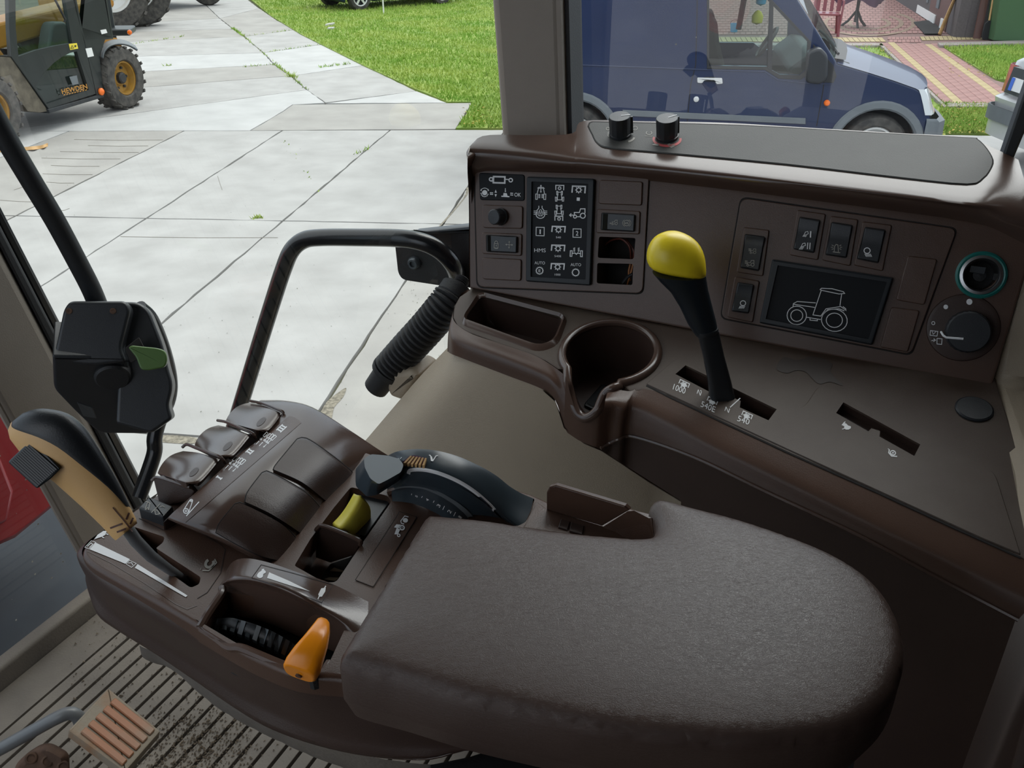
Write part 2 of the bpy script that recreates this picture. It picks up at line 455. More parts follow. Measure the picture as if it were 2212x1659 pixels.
M['brown_gl'] = mat('satin_brown_plastic', (.078, .048, .037), .19, var=.06, vscale=14, bump=.03, bscale=700)
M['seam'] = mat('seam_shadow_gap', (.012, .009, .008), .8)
M['black'] = mat('black_plastic', (.016, .018, .021), .38, var=.1, vscale=20, bump=.08, bscale=900)
M['black_m'] = mat('matt_black_rubber', (.014, .014, .015), .6, bump=.2, bscale=500)
M['black_gl'] = mat('gloss_black_paint', (.010, .011, .013), .22, bump=.03, bscale=200)
M['blue_blk'] = mat('blue_black_plastic', (.012, .017, .022), .32, bump=.05, bscale=900, spec=.4)
M['display'] = mat('display_black', (.008, .009, .011), .45, spec=.15)
M['ink'] = mat('white_print', (.80, .80, .80), .55)
M['ink_dim'] = mat('grey_print', (.34, .32, .28), .55)
M['ink_red'] = mat('red_print', (.55, .09, .09), .55)
M['cream'] = mat('cream_trim', (.36, .29, .21), .5, var=.05, vscale=6, bump=.25, bscale=800)
M['pillar'] = mat('pillar_trim', (.25, .215, .18), .65, var=.06, vscale=9, bump=.15, bscale=600)
M['leather'] = mat('brown_leather', (.072, .046, .037), .36, var=.05, vscale=18, spec=.42)
M['yellow'] = mat('yellow_plastic', (.82, .62, .02), .33, col2=(.60, .40, .02), vscale=26, lo=.55, hi=.95)
M['yellow_sw'] = mat('pale_yellow_plastic', (.88, .76, .10), .38)
M['orange'] = mat('orange_plastic', (.95, .30, .008), .26)
M['tan'] = mat('tan_plastic', (.70, .43, .18), .42, bump=.05, bscale=900)
M['green'] = mat('green_plastic', (.075, .145, .035), .4)
M['steel'] = mat('steel', (.42, .42, .42), .32, 1)
M['steel_dk'] = mat('dark_steel', (.10, .11, .12), .35, .6)
M['silver'] = mat('silver_plastic', (.62, .62, .60), .3, .2)
M['rust'] = mat('rusty_steel', (.10, .055, .035), .8, .2, var=.4, vscale=40)
M['mat_rib'] = mat('dusty_rubber_mat', (.105, .090, .076), .7, col2=(.21, .18, .145), vscale=6, lo=.42, hi=.8, detail=8, bump=.3, bscale=300)
M['mat_base'] = mat('rubber_mat_groove', (.022, .019, .016), .85)
M['mud'] = mat('dried_mud', (.22, .175, .125), .95, var=.3, vscale=60)
M['pedal'] = mat('worn_orange_pedal', (.20, .165, .12), .7, col2=(.22, .11, .05), vscale=20, lo=.5, hi=.7, detail=8, bump=.4, bscale=200)
M['pedal_o'] = mat('bare_orange_pedal', (.26, .095, .035), .55, col2=(.20, .14, .09), vscale=14, lo=.42, hi=.68)
M['red'] = mat('tractor_red_paint', (.42, .016, .020), .3, coat=.4, var=.1, vscale=5)
M['dark_under'] = mat('chassis_black', (.018, .021, .024), .6, var=.3, vscale=8)
M['cable_red'] = mat('red_brown_cable', (.14, .035, .022), .5)
M['cable_or'] = mat('orange_cable', (.42, .16, .05), .5)
M['teal'] = mat('teal_ring', (.01, .14, .12), .35)
M['tray_grey'] = mat('grey_ledge_mat', (.060, .058, .053), .6, var=.12, vscale=12, bump=.15, bscale=700)
M['headliner'] = mat('grey_headliner', (0.128, 0.120, 0.104), .9)
M['seat'] = mat('dark_seat_fabric', (.02, .018, .017), .9)
M['blue'] = mat('blue_van_paint', (.005, .016, .058), .3, coat=.35, var=.05, vscale=3, spec=.35)
M['grey_pl'] = mat('grey_bumper_plastic', (.13, .145, .155), .6, var=.06, vscale=8)
M['white_pt'] = mat('white_car_paint', (0.446, 0.454, 0.454), .3, coat=.5)
M['tyre'] = mat('dusty_tyre', (.030, .029, .027), .85, col2=(.085, .078, .068), vscale=14, bump=.3, bscale=60)
M['rim_y'] = mat('yellow_rim', (0.324, 0.173, 0.022), .55, var=.15, vscale=12)
M['jcb_y'] = mat('yellow_machine_paint', (0.432, 0.194, 0.022), .45, var=.08, vscale=6)
M['th_black'] = mat('black_machine_paint', (.014, .018, .018), .4, var=.1, vscale=6)
M['th_brown'] = mat('dirty_machine_panel', (.11, .095, .07), .9, var=.35, vscale=9)
M['lamp_o'] = mat('orange_lamp_lens', (.85, .16, .01), .25)
M['lamp_r'] = mat('red_lamp_lens', (.45, .03, .03), .2, coat=.5)
M['lamp_w'] = mat('clear_lamp_lens', (.62, .65, .66), .12, coat=.8)
M['burg'] = mat('burgundy_plastic', (.19, .035, .045), .35)
M['wall_grey'] = mat('rough_grey_render', (0.104, 0.090, 0.090), .95, var=.1, vscale=30, bump=1, bscale=120)
M['door_br'] = mat('brown_door', (.10, .045, .035), .45)
M['wood'] = mat('pale_wood', (.48, .29, .12), .65, var=.15, vscale=12)
M['bin'] = mat('green_bin', (0.047, 0.108, 0.043), .5)
M['white_pl'] = mat('white_plastic', (.72, .72, .70), .4)
M['cloth'] = mat('plum_cloth', (.06, .02, .05), .9)
M['sky_blue'] = mat('sky_blue_plastic', (.05, .35, .55), .4)
M['sticker_y'] = mat('yellow_sticker', (.75, .60, .05), .5)
M['plate_bl'] = mat('plate_blue', (.03, .12, .55), .4)
M['glass'] = glassmat('clean_glass', (.93, .97, .95))
M['glass_side'] = glassmat('hazy_side_glass', (.90, .95, .97), dust=.012, dscale=80, dthr=.09, haze=.010, hazecol=(.62, .68, .75))
M['glass_front'] = glassmat('dusty_front_glass', (.62, .68, .72), dust=.10, dscale=95, dthr=.15, haze=.012, hazecol=(.4, .48, .55), refl=.8)
M['glass_green'] = glassmat('green_machine_glass', (.45, .60, .55), refl=.9)
M['glass_van'] = glassmat('van_glass', (.62, .74, .72), refl=1)

# leather gets a crinkled grain
def _leather(m):
    n = m.node_tree; b = n.nodes['Principled BSDF']; tc = n.nodes.new('ShaderNodeTexCoord')
    v = n.nodes.new('ShaderNodeTexVoronoi'); v.feature = 'DISTANCE_TO_EDGE'; v.inputs['Scale'].default_value = 330
    w = n.nodes.new('ShaderNodeTexNoise'); w.inputs['Scale'].default_value = 45; w.inputs['Detail'].default_value = 3
    mp = n.nodes.new('ShaderNodeMixRGB'); mp.blend_type = 'ADD'; mp.inputs[0].default_value = .035
    n.links.new(tc.outputs['Object'], mp.inputs[1]); n.links.new(w.outputs['Color'], mp.inputs[2]); n.links.new(mp.outputs[0], v.inputs['Vector'])
    u = n.nodes.new('ShaderNodeBump'); u.inputs['Strength'].default_value = .35; u.inputs['Distance'].default_value = .0007
    r = n.nodes.new('ShaderNodeMath'); r.operation = 'MINIMUM'; r.inputs[1].default_value = .22
    n.links.new(v.outputs['Distance'], r.inputs[0])
    u2 = n.nodes.new('ShaderNodeBump'); u2.inputs['Strength'].default_value = .09; u2.inputs['Distance'].default_value = .002
    n.links.new(w.outputs['Fac'], u2.inputs['Height']); n.links.new(r.outputs[0], u.inputs['Height']); n.links.new(u2.outputs[0], u.inputs['Normal']); n.links.new(u.outputs[0], b.inputs['Normal'])
_leather(M['leather'])

M['lever_grey'] = mat('grey_lever_shaft', (.12, .125, .13), .35)
M['wheel_rib'] = mat('thumb_wheel_rib', (.045, .055, .062), .3)

M['bezel'] = mat('display_bezel_black', (.011, .014, .017), .38, spec=.3)
M['stain'] = mat('dark_stain', (.040, .027, .021), .5)

M['dial'] = mat('dial_plastic', (.034, .047, .058), .3)
M['joint_pink'] = mat('paving_joint', (.20, .125, .11), .95)

M['crack'] = mat('concrete_crack', (.19, .175, .15), .95)
M['gravel'] = mat('crumbled_joint', (.20, .18, .14), .95, var=.45, vscale=45, bump=1, bscale=90)
# ------------------------------------------------------------------ the yard
def clip_shrink(poly, d):
    P = [Vector((p.x, p.y)) for p in poly]; n = len(P)
    a = sum(P[i].x * P[(i + 1) % n].y - P[(i + 1) % n].x * P[i].y for i in range(n))
    if a < 0: P.reverse()
    out = []
    for i in range(n):
        e0 = (P[i] - P[i - 1]).normalized(); e1 = (P[(i + 1) % n] - P[i]).normalized()
        n0 = Vector((-e0.y, e0.x)); n1 = Vector((-e1.y, e1.x)); q = n0 + n1
        q.normalize(); out.append(P[i] + q * (d / max(.4, q.dot(n0))))
    return out
MB().add([(-90, -30, -.05), (90, -30, -.05), (90, 120, -.05), (-90, 120, -.05)], [(0, 1, 2, 3)])
yard = MB().add([(-90, -40, -.03), (90, -40, -.03), (90, 140, -.03), (-90, 140, -.03)], [(0, 1, 2, 3)]).build('ground', M['dirt'], None, smooth=0)
struct(yard)
def slab_px(px, m, gap=.011, z=0.0):
    P = [Z(*p) if not isinstance(p, Vector) else p for p in px]
    Q = clip_shrink(P, gap)
    # wobble the edges so the joints look broken
    E = []
    for i in range(len(Q)):
        a, b = Q[i], Q[(i + 1) % len(Q)]; L = (b - a).length; k = max(1, min(26, int(L / .16)))
        nn = Vector((-(b - a).y, (b - a).x)).normalized()
        for j in range(k):
            t = j / k; w = 0 if j == 0 else random.uniform(-.008, .006)
            E.append(a.lerp(b, t) + nn * w)
    poly = [Vector((q.x, q.y, z)) for q in E]
    mb = MB(); mb.prism([p - Vector((0, 0, .03)) for p in poly], (0, 0, .03))
    return mb.build('concrete_slab', M[m], yard, smooth=0)
def hx(y): return 283 - (283 - 280) * 0   # joint rows, left to right
# lines: D1..D4 run away to the right, H1/H2/H4 run across
H1 = lambda x: 283 - .003 * (x - 205)
H2 = lambda x: 466 + .019 * (x - 20)
H4 = lambda x: 938 + .06 * (x - 345)
D = [lambda y: 395 - (y - 284) * 1.979, lambda y: 610 - (y - 282) * 1.55, lambda y: 842 - (y - 282) * 1.185,
     lambda y: 1090 - (y - 282) * .66, lambda y: 1300 - (y - 282) * .25, lambda y: 1560 + (y - 282) * .3]
D0 = lambda y: 150 - (y - 283) * 2.6
def meet(Df, Hf):
    y = 400
    for _ in range(60): y = .5 * y + .5 * Hf(Df(y))
    return (Df(y), y)
allD = [lambda y: -560 - (y - 283) * 3.6, D0] + D
kinds = ['conc_c', 'conc_b', 'conc_a', 'conc_a', 'conc_a', 'conc_b', 'conc_b']
for i in range(len(allD) - 1):
    a, b = allD[i], allD[i + 1]
    slab_px([meet(a, H1), meet(b, H1), meet(b, H2), meet(a, H2)], kinds[i])
    if i >= 1: slab_px([meet(a, H2), meet(b, H2), meet(b, H4), meet(a, H4)], ['conc_a', 'conc_b', 'conc_a', 'conc_a', 'conc_a', 'conc_b', 'conc_a'][i])
for i in range(2, 7):
    H5 = lambda x: 1500.0
    slab_px([meet(allD[i], H4), meet(allD[i + 1], H4), (allD[i + 1](1500), 1500), (allD[i](1500), 1500)], 'conc_a')
# wedge slabs between the near field and the far road
slab_px([(540, 282), (612, 240), (632, 226), (1020, 222), (985, 279)], 'conc_b')
slab_px([(705, 223), (900, 197), (965, 222)], 'conc_c', gap=.004)
slab_px([(2, 283.4), (280, 246), (663, 194), (702, 222), (632, 226), (612, 240), (540, 281.8), (205, 282.8)], 'conc_c', gap=.005)
slab_px([(1566, 284), (2600, 300), (2600, 1500), (1925, 1500)], 'conc_a')
# far road: one long joint with cross joints either side
L1 = [(702, 222), (663, 194), (628, 164), (592, 139), (569, 114), (527, 79), (503, 62), (475, 40), (448, 14), (425, -8), (395, -35)]
left = [(-330, 306), (2, 283.4), (-160, 225), (-60, 175), (0, 130), (40, 100), (70, 76), (120, 58), (150, 36), (200, -8), (200, -35)]
right = [(965, 222), (900, 197), (785, 141), (760, 134), (696, 96), (640, 64), (600, 45), (560, 18), (525, -8), (490, -35)]
lm = ['conc_a', 'conc_b', 'conc_c', 'conc_a', 'conc_b', 'conc_a', 'conc_b', 'conc_a', 'conc_b']
for i in range(1, len(L1) - 1):
    slab_px([left[i], L1[i], L1[i + 1], left[i + 1]], lm[(i - 1) % 9], gap=.012)
slab_px([(702, 222), (663, 194), (628, 164), (785, 141), (900, 197)], 'conc_a')
slab_px([(628, 164), (592, 139), (569, 114), (696, 96), (785, 141)], 'conc_c')
slab_px([(569, 114), (527, 79), (640, 64), (696, 96)], 'conc_a')
slab_px([(527, 79), (503, 62), (475, 40), (560, 18), (600, 45), (640, 64)], 'conc_b')
slab_px([(475, 40), (425, -8), (525, -8), (560, 18)], 'conc_a')
slab_px([(425, -8), (395, -35), (490, -35), (525, -8)], 'conc_b')
# the rest of the paving, out of the frame
def farslab(pts, m='conc_a'):
    mb = MB(); mb.prism([Vector((x, y, -.03)) for x, y in pts], (0, 0, .028)); return mb.build('concrete_slab', M[m], yard, smooth=0)
farslab([(-60, -30), (-5.5, -30), (-5.5, 3), (-60, 3)]); farslab([(-5.5, -30), (40, -30), (40, 1.6), (-5.5, 1.6)])
farslab([(-60, 3.05), (-9.3, 3.05), (-14, 9), (-60, 9)])

# crumbled joints and saw marks in the slabs
gz = lambda x, y: Z(x, y, .002)
for pl in ([(672, 930), (690, 896), (706, 868), (733, 846), (748, 838), (741, 858), (722, 880), (716, 905), (700, 930)], [(330, 942), (372, 940), (425, 946), (420, 958), (372, 957), (330, 952)], [(1000, 430), (1008, 404), (1010, 420), (960, 480), (950, 486)]):
    k = Ink(gz); k.poly(crv(pl, 3, True)); k.build('crumbled_joint', M['gravel'], yard)
for a, b in (((160, 301), (352, 302)), ((190, 314), (320, 315)), ((130, 327), (300, 329)), ((90, 341), (260, 343)), ((110, 357), (215, 359)), ((92, 375), (200, 377)), ((100, 393), (160, 395)), ((0, 432), (85, 436)), ((260, 511), (600, 513)), ((60, 398), (30, 410)), ((470, 380), (480, 410)), ((130, 455), (150, 450))):
    k = Ink(gz); m_ = ((a[0] + b[0]) / 2, (a[1] + b[1]) / 2 + 1.2); k.line([a, m_, b], .8); k.build('surface_crack', M['crack'], yard)
# ------------------------------------------------------------------ lawn
lawn_px = [(540, -2), (585, 35), (650, 75), (720, 110), (790, 145), (900, 195), (968, 222), (1022, 222), (1000, 262), (985, 279), (1080, 279), (1262, 276), (1300, -30), (520, -34)]
lw = MB().prism([Z(*p) - Vector((0, 0, .03)) for p in lawn_px], (0, 0, .045)).build('lawn', M['grass_base'], None, smooth=0)
lw['kind'] = 'structure'
def in_poly(x, y, poly):
    c = False; n = len(poly)
    for i in range(n):
        x1, y1 = poly[i]; x2, y2 = poly[i - 1]
        if (y1 > y) != (y2 > y) and x < (x2 - x1) * (y - y1) / (y2 - y1) + x1: c = not c
    return c
def blades(name, poly_px, count, h0, h1, label, w=.012, z0=.01, m='grass', margin=0, patchy=True):
    P = [Z(*p) for p in poly_px]; xy = [(p.x, p.y) for p in P]
    x0, x1 = min(p[0] for p in xy), max(p[0] for p in xy); y0, y1 = min(p[1] for p in xy), max(p[1] for p in xy)
    rs = np.random.RandomState(11); vs = []; fs = []; k = 0; tries = 0
    while k < count and tries < count * 12:
        tries += 1
        x, y = rs.uniform(x0, x1), rs.uniform(y0, y1)
        # thin out with distance: far blades are below a pixel
        if rs.rand() > min(1, (11 / math.hypot(x, y)) ** 1.4): continue
        if not in_poly(x, y, xy): continue
        if patchy and math.sin(x * 1.7 + 2 * math.sin(y * .9)) * math.sin(y * 2.3 + x) < -2: continue
        a = rs.uniform(0, 6.28); h = rs.uniform(h0, h1); lx, ly = rs.uniform(-.6, .6) * h, rs.uniform(-.6, .6) * h
        dx, dy = math.cos(a) * w, math.sin(a) * w; o = len(vs)
        vs += [(x - dx, y - dy, z0), (x + dx, y + dy, z0), (x + lx, y + ly, z0 + h)]; fs.append((o, o + 1, o + 2)); k += 1
    mb = MB(); mb.v = vs; mb.f = fs
    o = mb.build(name, M[m], None, smooth=0, recalc=False, merge=False); o['kind'] = 'stuff'
    o['label'] = label; o['category'] = 'grass'
    return o
blades('grass', lawn_px, 60000, .03, .075, 'green lawn grass beside the concrete road behind the door glass')
# weeds along the slab joints
def weeds():
    rs = np.random.RandomState(5); vs = []; fs = []
    def strip(a, b, dens, h):
        A, B = Z(*a), Z(*b); n = int((B - A).length * dens)
        for _ in range(n):
            t = rs.rand(); t = t if math.sin(t * 23 + a[0]) > -.2 else rs.rand()
            p = A.lerp(B, t) + Vector((rs.normal(0, .015), rs.normal(0, .015), 0)); ang = rs.uniform(0, 6.28); hh = rs.uniform(.3, 1) * h
            d = Vector((math.cos(ang), math.sin(ang), 0)) * .008; o = len(vs)
            vs.extend([p - d, p + d, p + Vector((rs.uniform(-1, 1) * hh, rs.uniform(-1, 1) * hh, hh))]); fs.append((o, o + 1, o + 2))
    strip((527, 79), (663, 194), 22, .04); strip((592, 139), (640, 172), 60, .06); strip((503, 62), (527, 79), 120, .06)
    strip((527, 79), (640, 64), 25, .05); strip((569, 114), (696, 96), 30, .05); strip((528, 145), (592, 139), 60, .05); strip((692, 146), (755, 138), 90, .06)
    strip((289, 95), (400, 78), 35, .05); strip((600, 283), (690, 415), 6, .02); strip((548, 472), (565, 470), 400, .04); strip((760, 336), (795, 322), 60, .05)
    strip((348, 143), (375, 141), 80, .05); strip((620, 166), (640, 166), 200, .1)
    mb = MB(); mb.v = vs; mb.f = fs; o = mb.build('joint_weeds', M['grass'], None, smooth=0, recalc=False, merge=False)
    o['kind'] = 'stuff'; tag(o, 'small green weeds growing in the joints of the concrete road', 'weeds')
weeds()
# leaf litter and crumbs on the concrete
def litter(name, areas, n, m, size, label, seed, z=.004):
    rs = np.random.RandomState(seed); mb = MB()
    for _ in range(n):
        a = areas[rs.randint(len(areas))]; p = Z(rs.uniform(a[0], a[2]), rs.uniform(a[1], a[3]), z)
        t = rs.uniform(0, 6.28); s = rs.uniform(.4, 1) * size; u = Vector((math.cos(t), math.sin(t), rs.uniform(-.2, .3))) * s; w = Vector((-math.sin(t), math.cos(t), rs.uniform(-.2, .3))) * s * .5
        mb.add([p - u, p + w + Vector((0, 0, s * .3)), p + u, p - w + Vector((0, 0, s * .2))], [(0, 1, 2, 3)])
    o = mb.build(name, M[m], None, smooth=0, recalc=False, merge=False); o['kind'] = 'stuff'; tag(o, label, 'litter')
litter('crumbs', [(100, 300, 1000, 480), (350, 480, 640, 900), (560, 560, 950, 900), (300, 40, 700, 270), (880, 600, 960, 700)], 230, 'dirt', .006, 'small dark crumbs and dry leaf bits scattered on the concrete', 3)
litter('fallen_leaves', [(1860, 95, 1925, 128), (2050, 100, 2150, 165), (2030, 222, 2135, 290), (2030, 222, 2135, 290), (1000, 225, 1065, 270)], 260, 'leaf', .03, 'yellow fallen leaves lying on the grass strips beside the brick path', 4, z=.05)
# strap lying by the machine's wheel
mb = MB(); pts = crv([(-60, 330), (20, 324), (60, 321), (88, 318), (103, 313)], 6)
mb.grid([[Z(x, y + 3, .012 + .01 * math.sin(i)) for i, (x, y) in enumerate(pts)], [Z(x, y - 4, .012 + .012 * math.sin(i + 1)) for i, (x, y) in enumerate(pts)]])
tag(mb.build('strap', M['wood'], None, solid=.004), 'flat brown strap lying on the concrete by the machine front wheel', 'strap')

# ------------------------------------------------------------------ brick path, terrace and grass strips by the house
gr2 = [(1700, 98), (1903, 98), (2042, 229), (2042, 296), (1700, 296)]
gr3 = [(2032, 99), (2330, 99), (2330, 180), (2151, 172)]
gr4 = [(2030, 228), (2300, 232), (2300, 288), (2030, 290)]
for i, g in enumerate((gr2, gr3, gr4)):
    l = MB().prism([Z(*p) - Vector((0, 0, .03)) for p in g], (0, 0, .04)).build('lawn', M['grass_base'], None, smooth=0); l['kind'] = 'structure'
    blades('grass', g, [3000, 8000, 9000][i], .03, .07, ['low grass strip between the blue van bonnet and the brick path', 'grass with yellow leaves right of the brick path', 'grass patch between the blue van and the white car'][i])
path = MB().prism([Z(*p) - Vector((0, 0, .03)) for p in [(1300, 92), (1904, 92), (2046, 230), (2330, 234), (2330, 226), (2151, 172), (2024, 93), (2330, 82), (2330, -120), (1300, -120)]], (0, 0, .02)).build('path', M['joint_pink'], None, smooth=0); struct(path)
P0, P1 = Z(1980, 92), Z(2100, 222); pd = (P1 - P0); pd.z = 0; plen = pd.length; pd.normalize(); pw = Vector((-pd.y, pd.x, 0))
me_cache = {}
def paver(c, ax, lx, ly, m, name='paver'):
    key = (m, round(lx, 3), round(ly, 3))
    if key not in me_cache:
        b = MB().slab([Vector((-lx, -ly, 0)), Vector((lx, -ly, 0)), Vector((lx, ly, 0)), Vector((-lx, ly, 0))], UP, .05, .006, 1, bottom=False)
        o = b.build(name, M[m], path, smooth=0); me_cache[key] = o.data
    else:
        o = bpy.data.objects.new(name, me_cache[key]); COL.objects.link(o); o.parent = path
    o.location = c; o.rotation_euler = (0, 0, math.atan2(ax.y, ax.x)); return o
# path columns across: the yellow courses are borders one paver in from each edge
LW = (Z(2045, 226) - Z(2151, 172)); 
A_l, B_l = Z(1904, 93), Z(2045, 227); A_r, B_r = Z(2024, 93), Z(2151, 171)
dvec = (B_l - A_l); dvec.z = 0; dl = dvec.length; dvec.normalize(); wv = Vector((-dvec.y, dvec.x, 0))
if (A_r - A_l).dot(wv) < 0: wv = -wv
width = (A_r - A_l).dot(wv)
def path_cross(t): return
NL = 22; small = MB(); npv = 0
for i in range(NL + 3):
    s0 = dl * (i + .5) / NL
    for j in range(8):
        c = A_l + dvec * (s0 if j % 2 == 0 else s0 - dl / NL * .5) + wv * (width * (j + .5) / 8); c.z = .004
        if (c - A_l).dot(dvec) > dl + .35: continue
        q = pix(c)
        paver(c, dvec, dl / NL * .49, width / 16 * .97, 'paver_y' if j in (1, 6) else 'paver'); npv += 1
# terrace: courses laid across, one joined surface (too far to pick pavers apart)
def field(poly_px, m, nx, ny, z=-.004):
    tl, tr, br, bl = [Z(*p, z) for p in poly_px]; mb = MB()
    for i in range(nx):
        for j in range(ny):
            o = .5 / nx if j % 2 else 0
            g = lambda u, v: tl.lerp(tr, min(1, max(0, u))).lerp(bl.lerp(br, min(1, max(0, u))), v)
            e = .06 / nx; e2 = .06 / ny
            mb.prism([g(i / nx + o + e, j / ny + e2), g((i + 1) / nx + o - e, j / ny + e2), g((i + 1) / nx + o - e, (j + 1) / ny - e2), g(i / nx + o + e, (j + 1) / ny - e2)], (0, 0, .006))
    o = mb.build('paving', M[m], path, smooth=0, recalc=False, merge=False); o['kind'] = 'stuff'; return o
field([(1250, -60), (2330, -60), (2330, 70), (1250, 78)], 'paver', 90, 40)
field([(1250, 79), (1905, 81), (1915, 91), (1250, 91)], 'paver_y', 60, 1)
field([(1918, 80), (1985, 79), (1990, 92), (1915, 92)], 'paver', 8, 2)
field([(1986, 79), (2330, 71), (2330, 83), (1992, 88)], 'paver_y', 36, 1)
# curved yellow courses on the terrace
for rr in (20, 34, 48):
    mb = MB(); c0 = (1878, 50); a = [Z(c0[0] + rr * 1.9 * math.cos(t), c0[1] + rr * .52 * math.sin(t), .0045) for t in np.linspace(-.9, 3.6, 40)]
    b_ = [Z(c0[0] + (rr + 5) * 1.9 * math.cos(t), c0[1] + (rr + 5) * .52 * math.sin(t), .0045) for t in np.linspace(-.9, 3.6, 40)]
    mb.grid([a, b_]); mb.build('paver_arc', M['paver_d'], path, smooth=0, solid=.004)
# kerbs
mb = MB(); mb.prism([Z(1250, 92, .05), Z(1906, 93, .05), Z(1909, 98, .05), Z(1250, 97, .05)], (0, 0, -.1)); mb.prism([Z(2026, 92, .05), Z(2330, 84, .05), Z(2330, 90, .05), Z(2030, 98, .05)], (0, 0, -.1))
mb.prism([Z(1904, 93, .05), Z(2045, 229, .05), Z(2040, 231, .05), Z(1899, 95, .05)], (0, 0, -.1)); mb.prism([Z(2046, 222, .05), Z(2330, 224, .05), Z(2330, 230, .05), Z(2046, 230, .05)], (0, 0, -.1))
mb.build('kerb', M['kerb'], path, smooth=0)
# ------------------------------------------------------------------ wheels
def wheel(parent, c, ax, R, w, rimR, rim_m, lugs=0, spokes=0, hub=None, name='wheel'):
    """tyre + rim (sub-part); ax points to the visible side"""
    ax = Vector(ax).normalized(); c = Vector(c)
    t = MB().lathe(c, ax, [(rimR, -w / 2), (rimR * 1.08, -w * .5), (R * .93, -w * .48), (R, -w * .34), (R, w * .34), (R * .93, w * .48), (R * .84, w * .5), (rimR * 1.08, w * .5), (rimR, w * .42), (rimR * .97, -w * .3), (rimR, -w / 2)], 40, caps=False)
    if lugs:
        a = ax.orthogonal().normalized(); b = ax.cross(a)
        for k in range(lugs):
            for sgn in (-1, 1):
                th = 2 * math.pi * (k + (.5 if sgn > 0 else 0)) / lugs; rd = a * math.cos(th) + b * math.sin(th); tg = ax.cross(rd)
                t.box(c + rd * (R * .99) + ax * (sgn * w * .27), rd * R * .03, (tg * .8 - ax * sgn * .25) * R * .06, (ax * sgn + tg * .45) * w * .24)
    o = t.build(name, M['tyre'], parent)
    r = MB().lathe(c, ax, [(rimR * .98, w * .44), (rimR, w * .40), (rimR * .90, w * .40), (rimR * .86, w * .12), (rimR * .5, w * .08), (rimR * .42, w * .15), (.001, w * .15)] if not spokes else [(rimR * 1.0, w * .44), (rimR, w * .38), (rimR * .88, w * .36), (rimR * .84, w * .1), (.001, w * .05)], 32, caps=False)
    r.build('rim', rim_m if not spokes else M['dark_under'], o)
    a = ax.orthogonal().normalized(); b = ax.cross(a)
    if spokes:
        s = MB()
        s.lathe(c, ax, [(rimR, w * .43), (rimR * 1.01, w * .47), (rimR * .9, w * .45), (rimR * .88, w * .36)], 32, caps=False)
        for k in range(spokes):
            th = 2 * math.pi * k / spokes + .3; rd = a * math.cos(th) + b * math.sin(th); tg = ax.cross(rd)
            s.box(c + rd * rimR * .5 + ax * w * .40, rd * rimR * .45, tg * rimR * .13, ax * w * .04)
        s.lathe(c, ax, [(rimR * .24, w * .3), (rimR * .24, w * .46), (.001, w * .48)], 16); s.build('spoked_cover', rim_m, o)
    if hub:
        h = MB().lathe(c, ax, [(rimR * .34, w * .1), (rimR * .34, w * .3), (rimR * .26, w * .36), (.001, w * .36)], 10)
        for k in range(6):
            th = 2 * math.pi * k / 6 + .3; rd = a * math.cos(th) + b * math.sin(th); h.lathe(c + rd * rimR * .62, ax, [(rimR * .085, w * .1), (rimR * .085, w * .18), (.001, w * .18)], 6)
        h.build('hub', hub, o)
    return o

# ------------------------------------------------------------------ yellow and black telescopic handler on the left
tA, tB = Z(286, 234), Z(12, 318); tdir = (tA - tB); tdir.z = 0; tdir.normalize()
tn = Vector((tdir.y, -tdir.x, 0)); tin = -tn                                   # tn looks to the camera side
TPL = (tA - tn * .06, tn)
th = thing('telehandler', 'black and yellow telescopic handler with glazed cab at the far left', 'machine', (tA.x * .5 + tB.x * .5, tA.y * .5 + tB.y * .5, 0))
tp = lambda x, y, d=0: PL(x, y, (TPL[0] + tin * d, tn))
Rw = .385
wheel(th, Vector((tA.x, tA.y, Rw)) + tin * .15, tn, Rw, .30, .215, M['rim_y'], lugs=20, hub=M['dark_under'])
wheel(th, Vector((tB.x, tB.y, Rw)) + tin * .15, tn, Rw, .30, .215, M['rim_y'], lugs=20, hub=M['dark_under'])
wheel(th, Vector((tA.x, tA.y, Rw)) + tin * 1.55, tin, Rw, .30, .215, M['rim_y'], lugs=20)
wheel(th, Vector((tB.x, tB.y, Rw)) + tin * 1.55, tin, Rw, .30, .215, M['rim_y'], lugs=20)
def plate(name, px, m, d0, d1, parent, holes=(), bevel=.01):
    o_ = [tp(x, y, d0) for x, y in px]; hs = [[tp(x, y, d0) for x, y in h] for h in holes]
    return MB().slab(o_, tn, d1 - d0, .012, 2, holes=hs).build(name, M[m], parent, smooth=35)
lowg = [(78, 187), (84, 172), (97, 155), (115, 137), (135, 122), (152, 114), (166, 111), (192, 194), (101, 225)]
upg = [(32, -150), (116, -150), (156, 93), (120, 99), (80, 108), (40, 122), (34, 60)]
plate('door_panel', [(14, -170), (128, -170), (176, 60), (208, 203), (106, 236), (24, 122), (20, 60)], 'th_black', .0, .05, th, [lowg, upg])
MB().add([tp(x, y, .03) for x, y in lowg], [tuple(range(len(lowg)))]).build('lower_pane', M['glass_green'], th, smooth=0)
MB().add([tp(x, y, .03) for x, y in upg], [tuple(range(len(upg)))]).build('upper_pane', M['glass_green'], th, smooth=0)
fg = [(150, -150), (198, -150), (241, 80), (182, 87), (160, 10)]
plate('front_frame', [(130, -170), (204, -170), (246, 84), (228, 86), (216, 122), (225, 203), (209, 206), (176, 60)], 'th_black', .0, .05, th, [fg])
MB().add([tp(x, y, .03) for x, y in fg], [tuple(range(len(fg)))]).build('front_pane', M['glass_green'], th, smooth=0)
MB().prism([tp(x, y, .06) for x, y in [(24, 122), (106, 236), (225, 203), (216, 122)]], tin * .02).build('inner_panel', M['dark_under'], th, smooth=0)
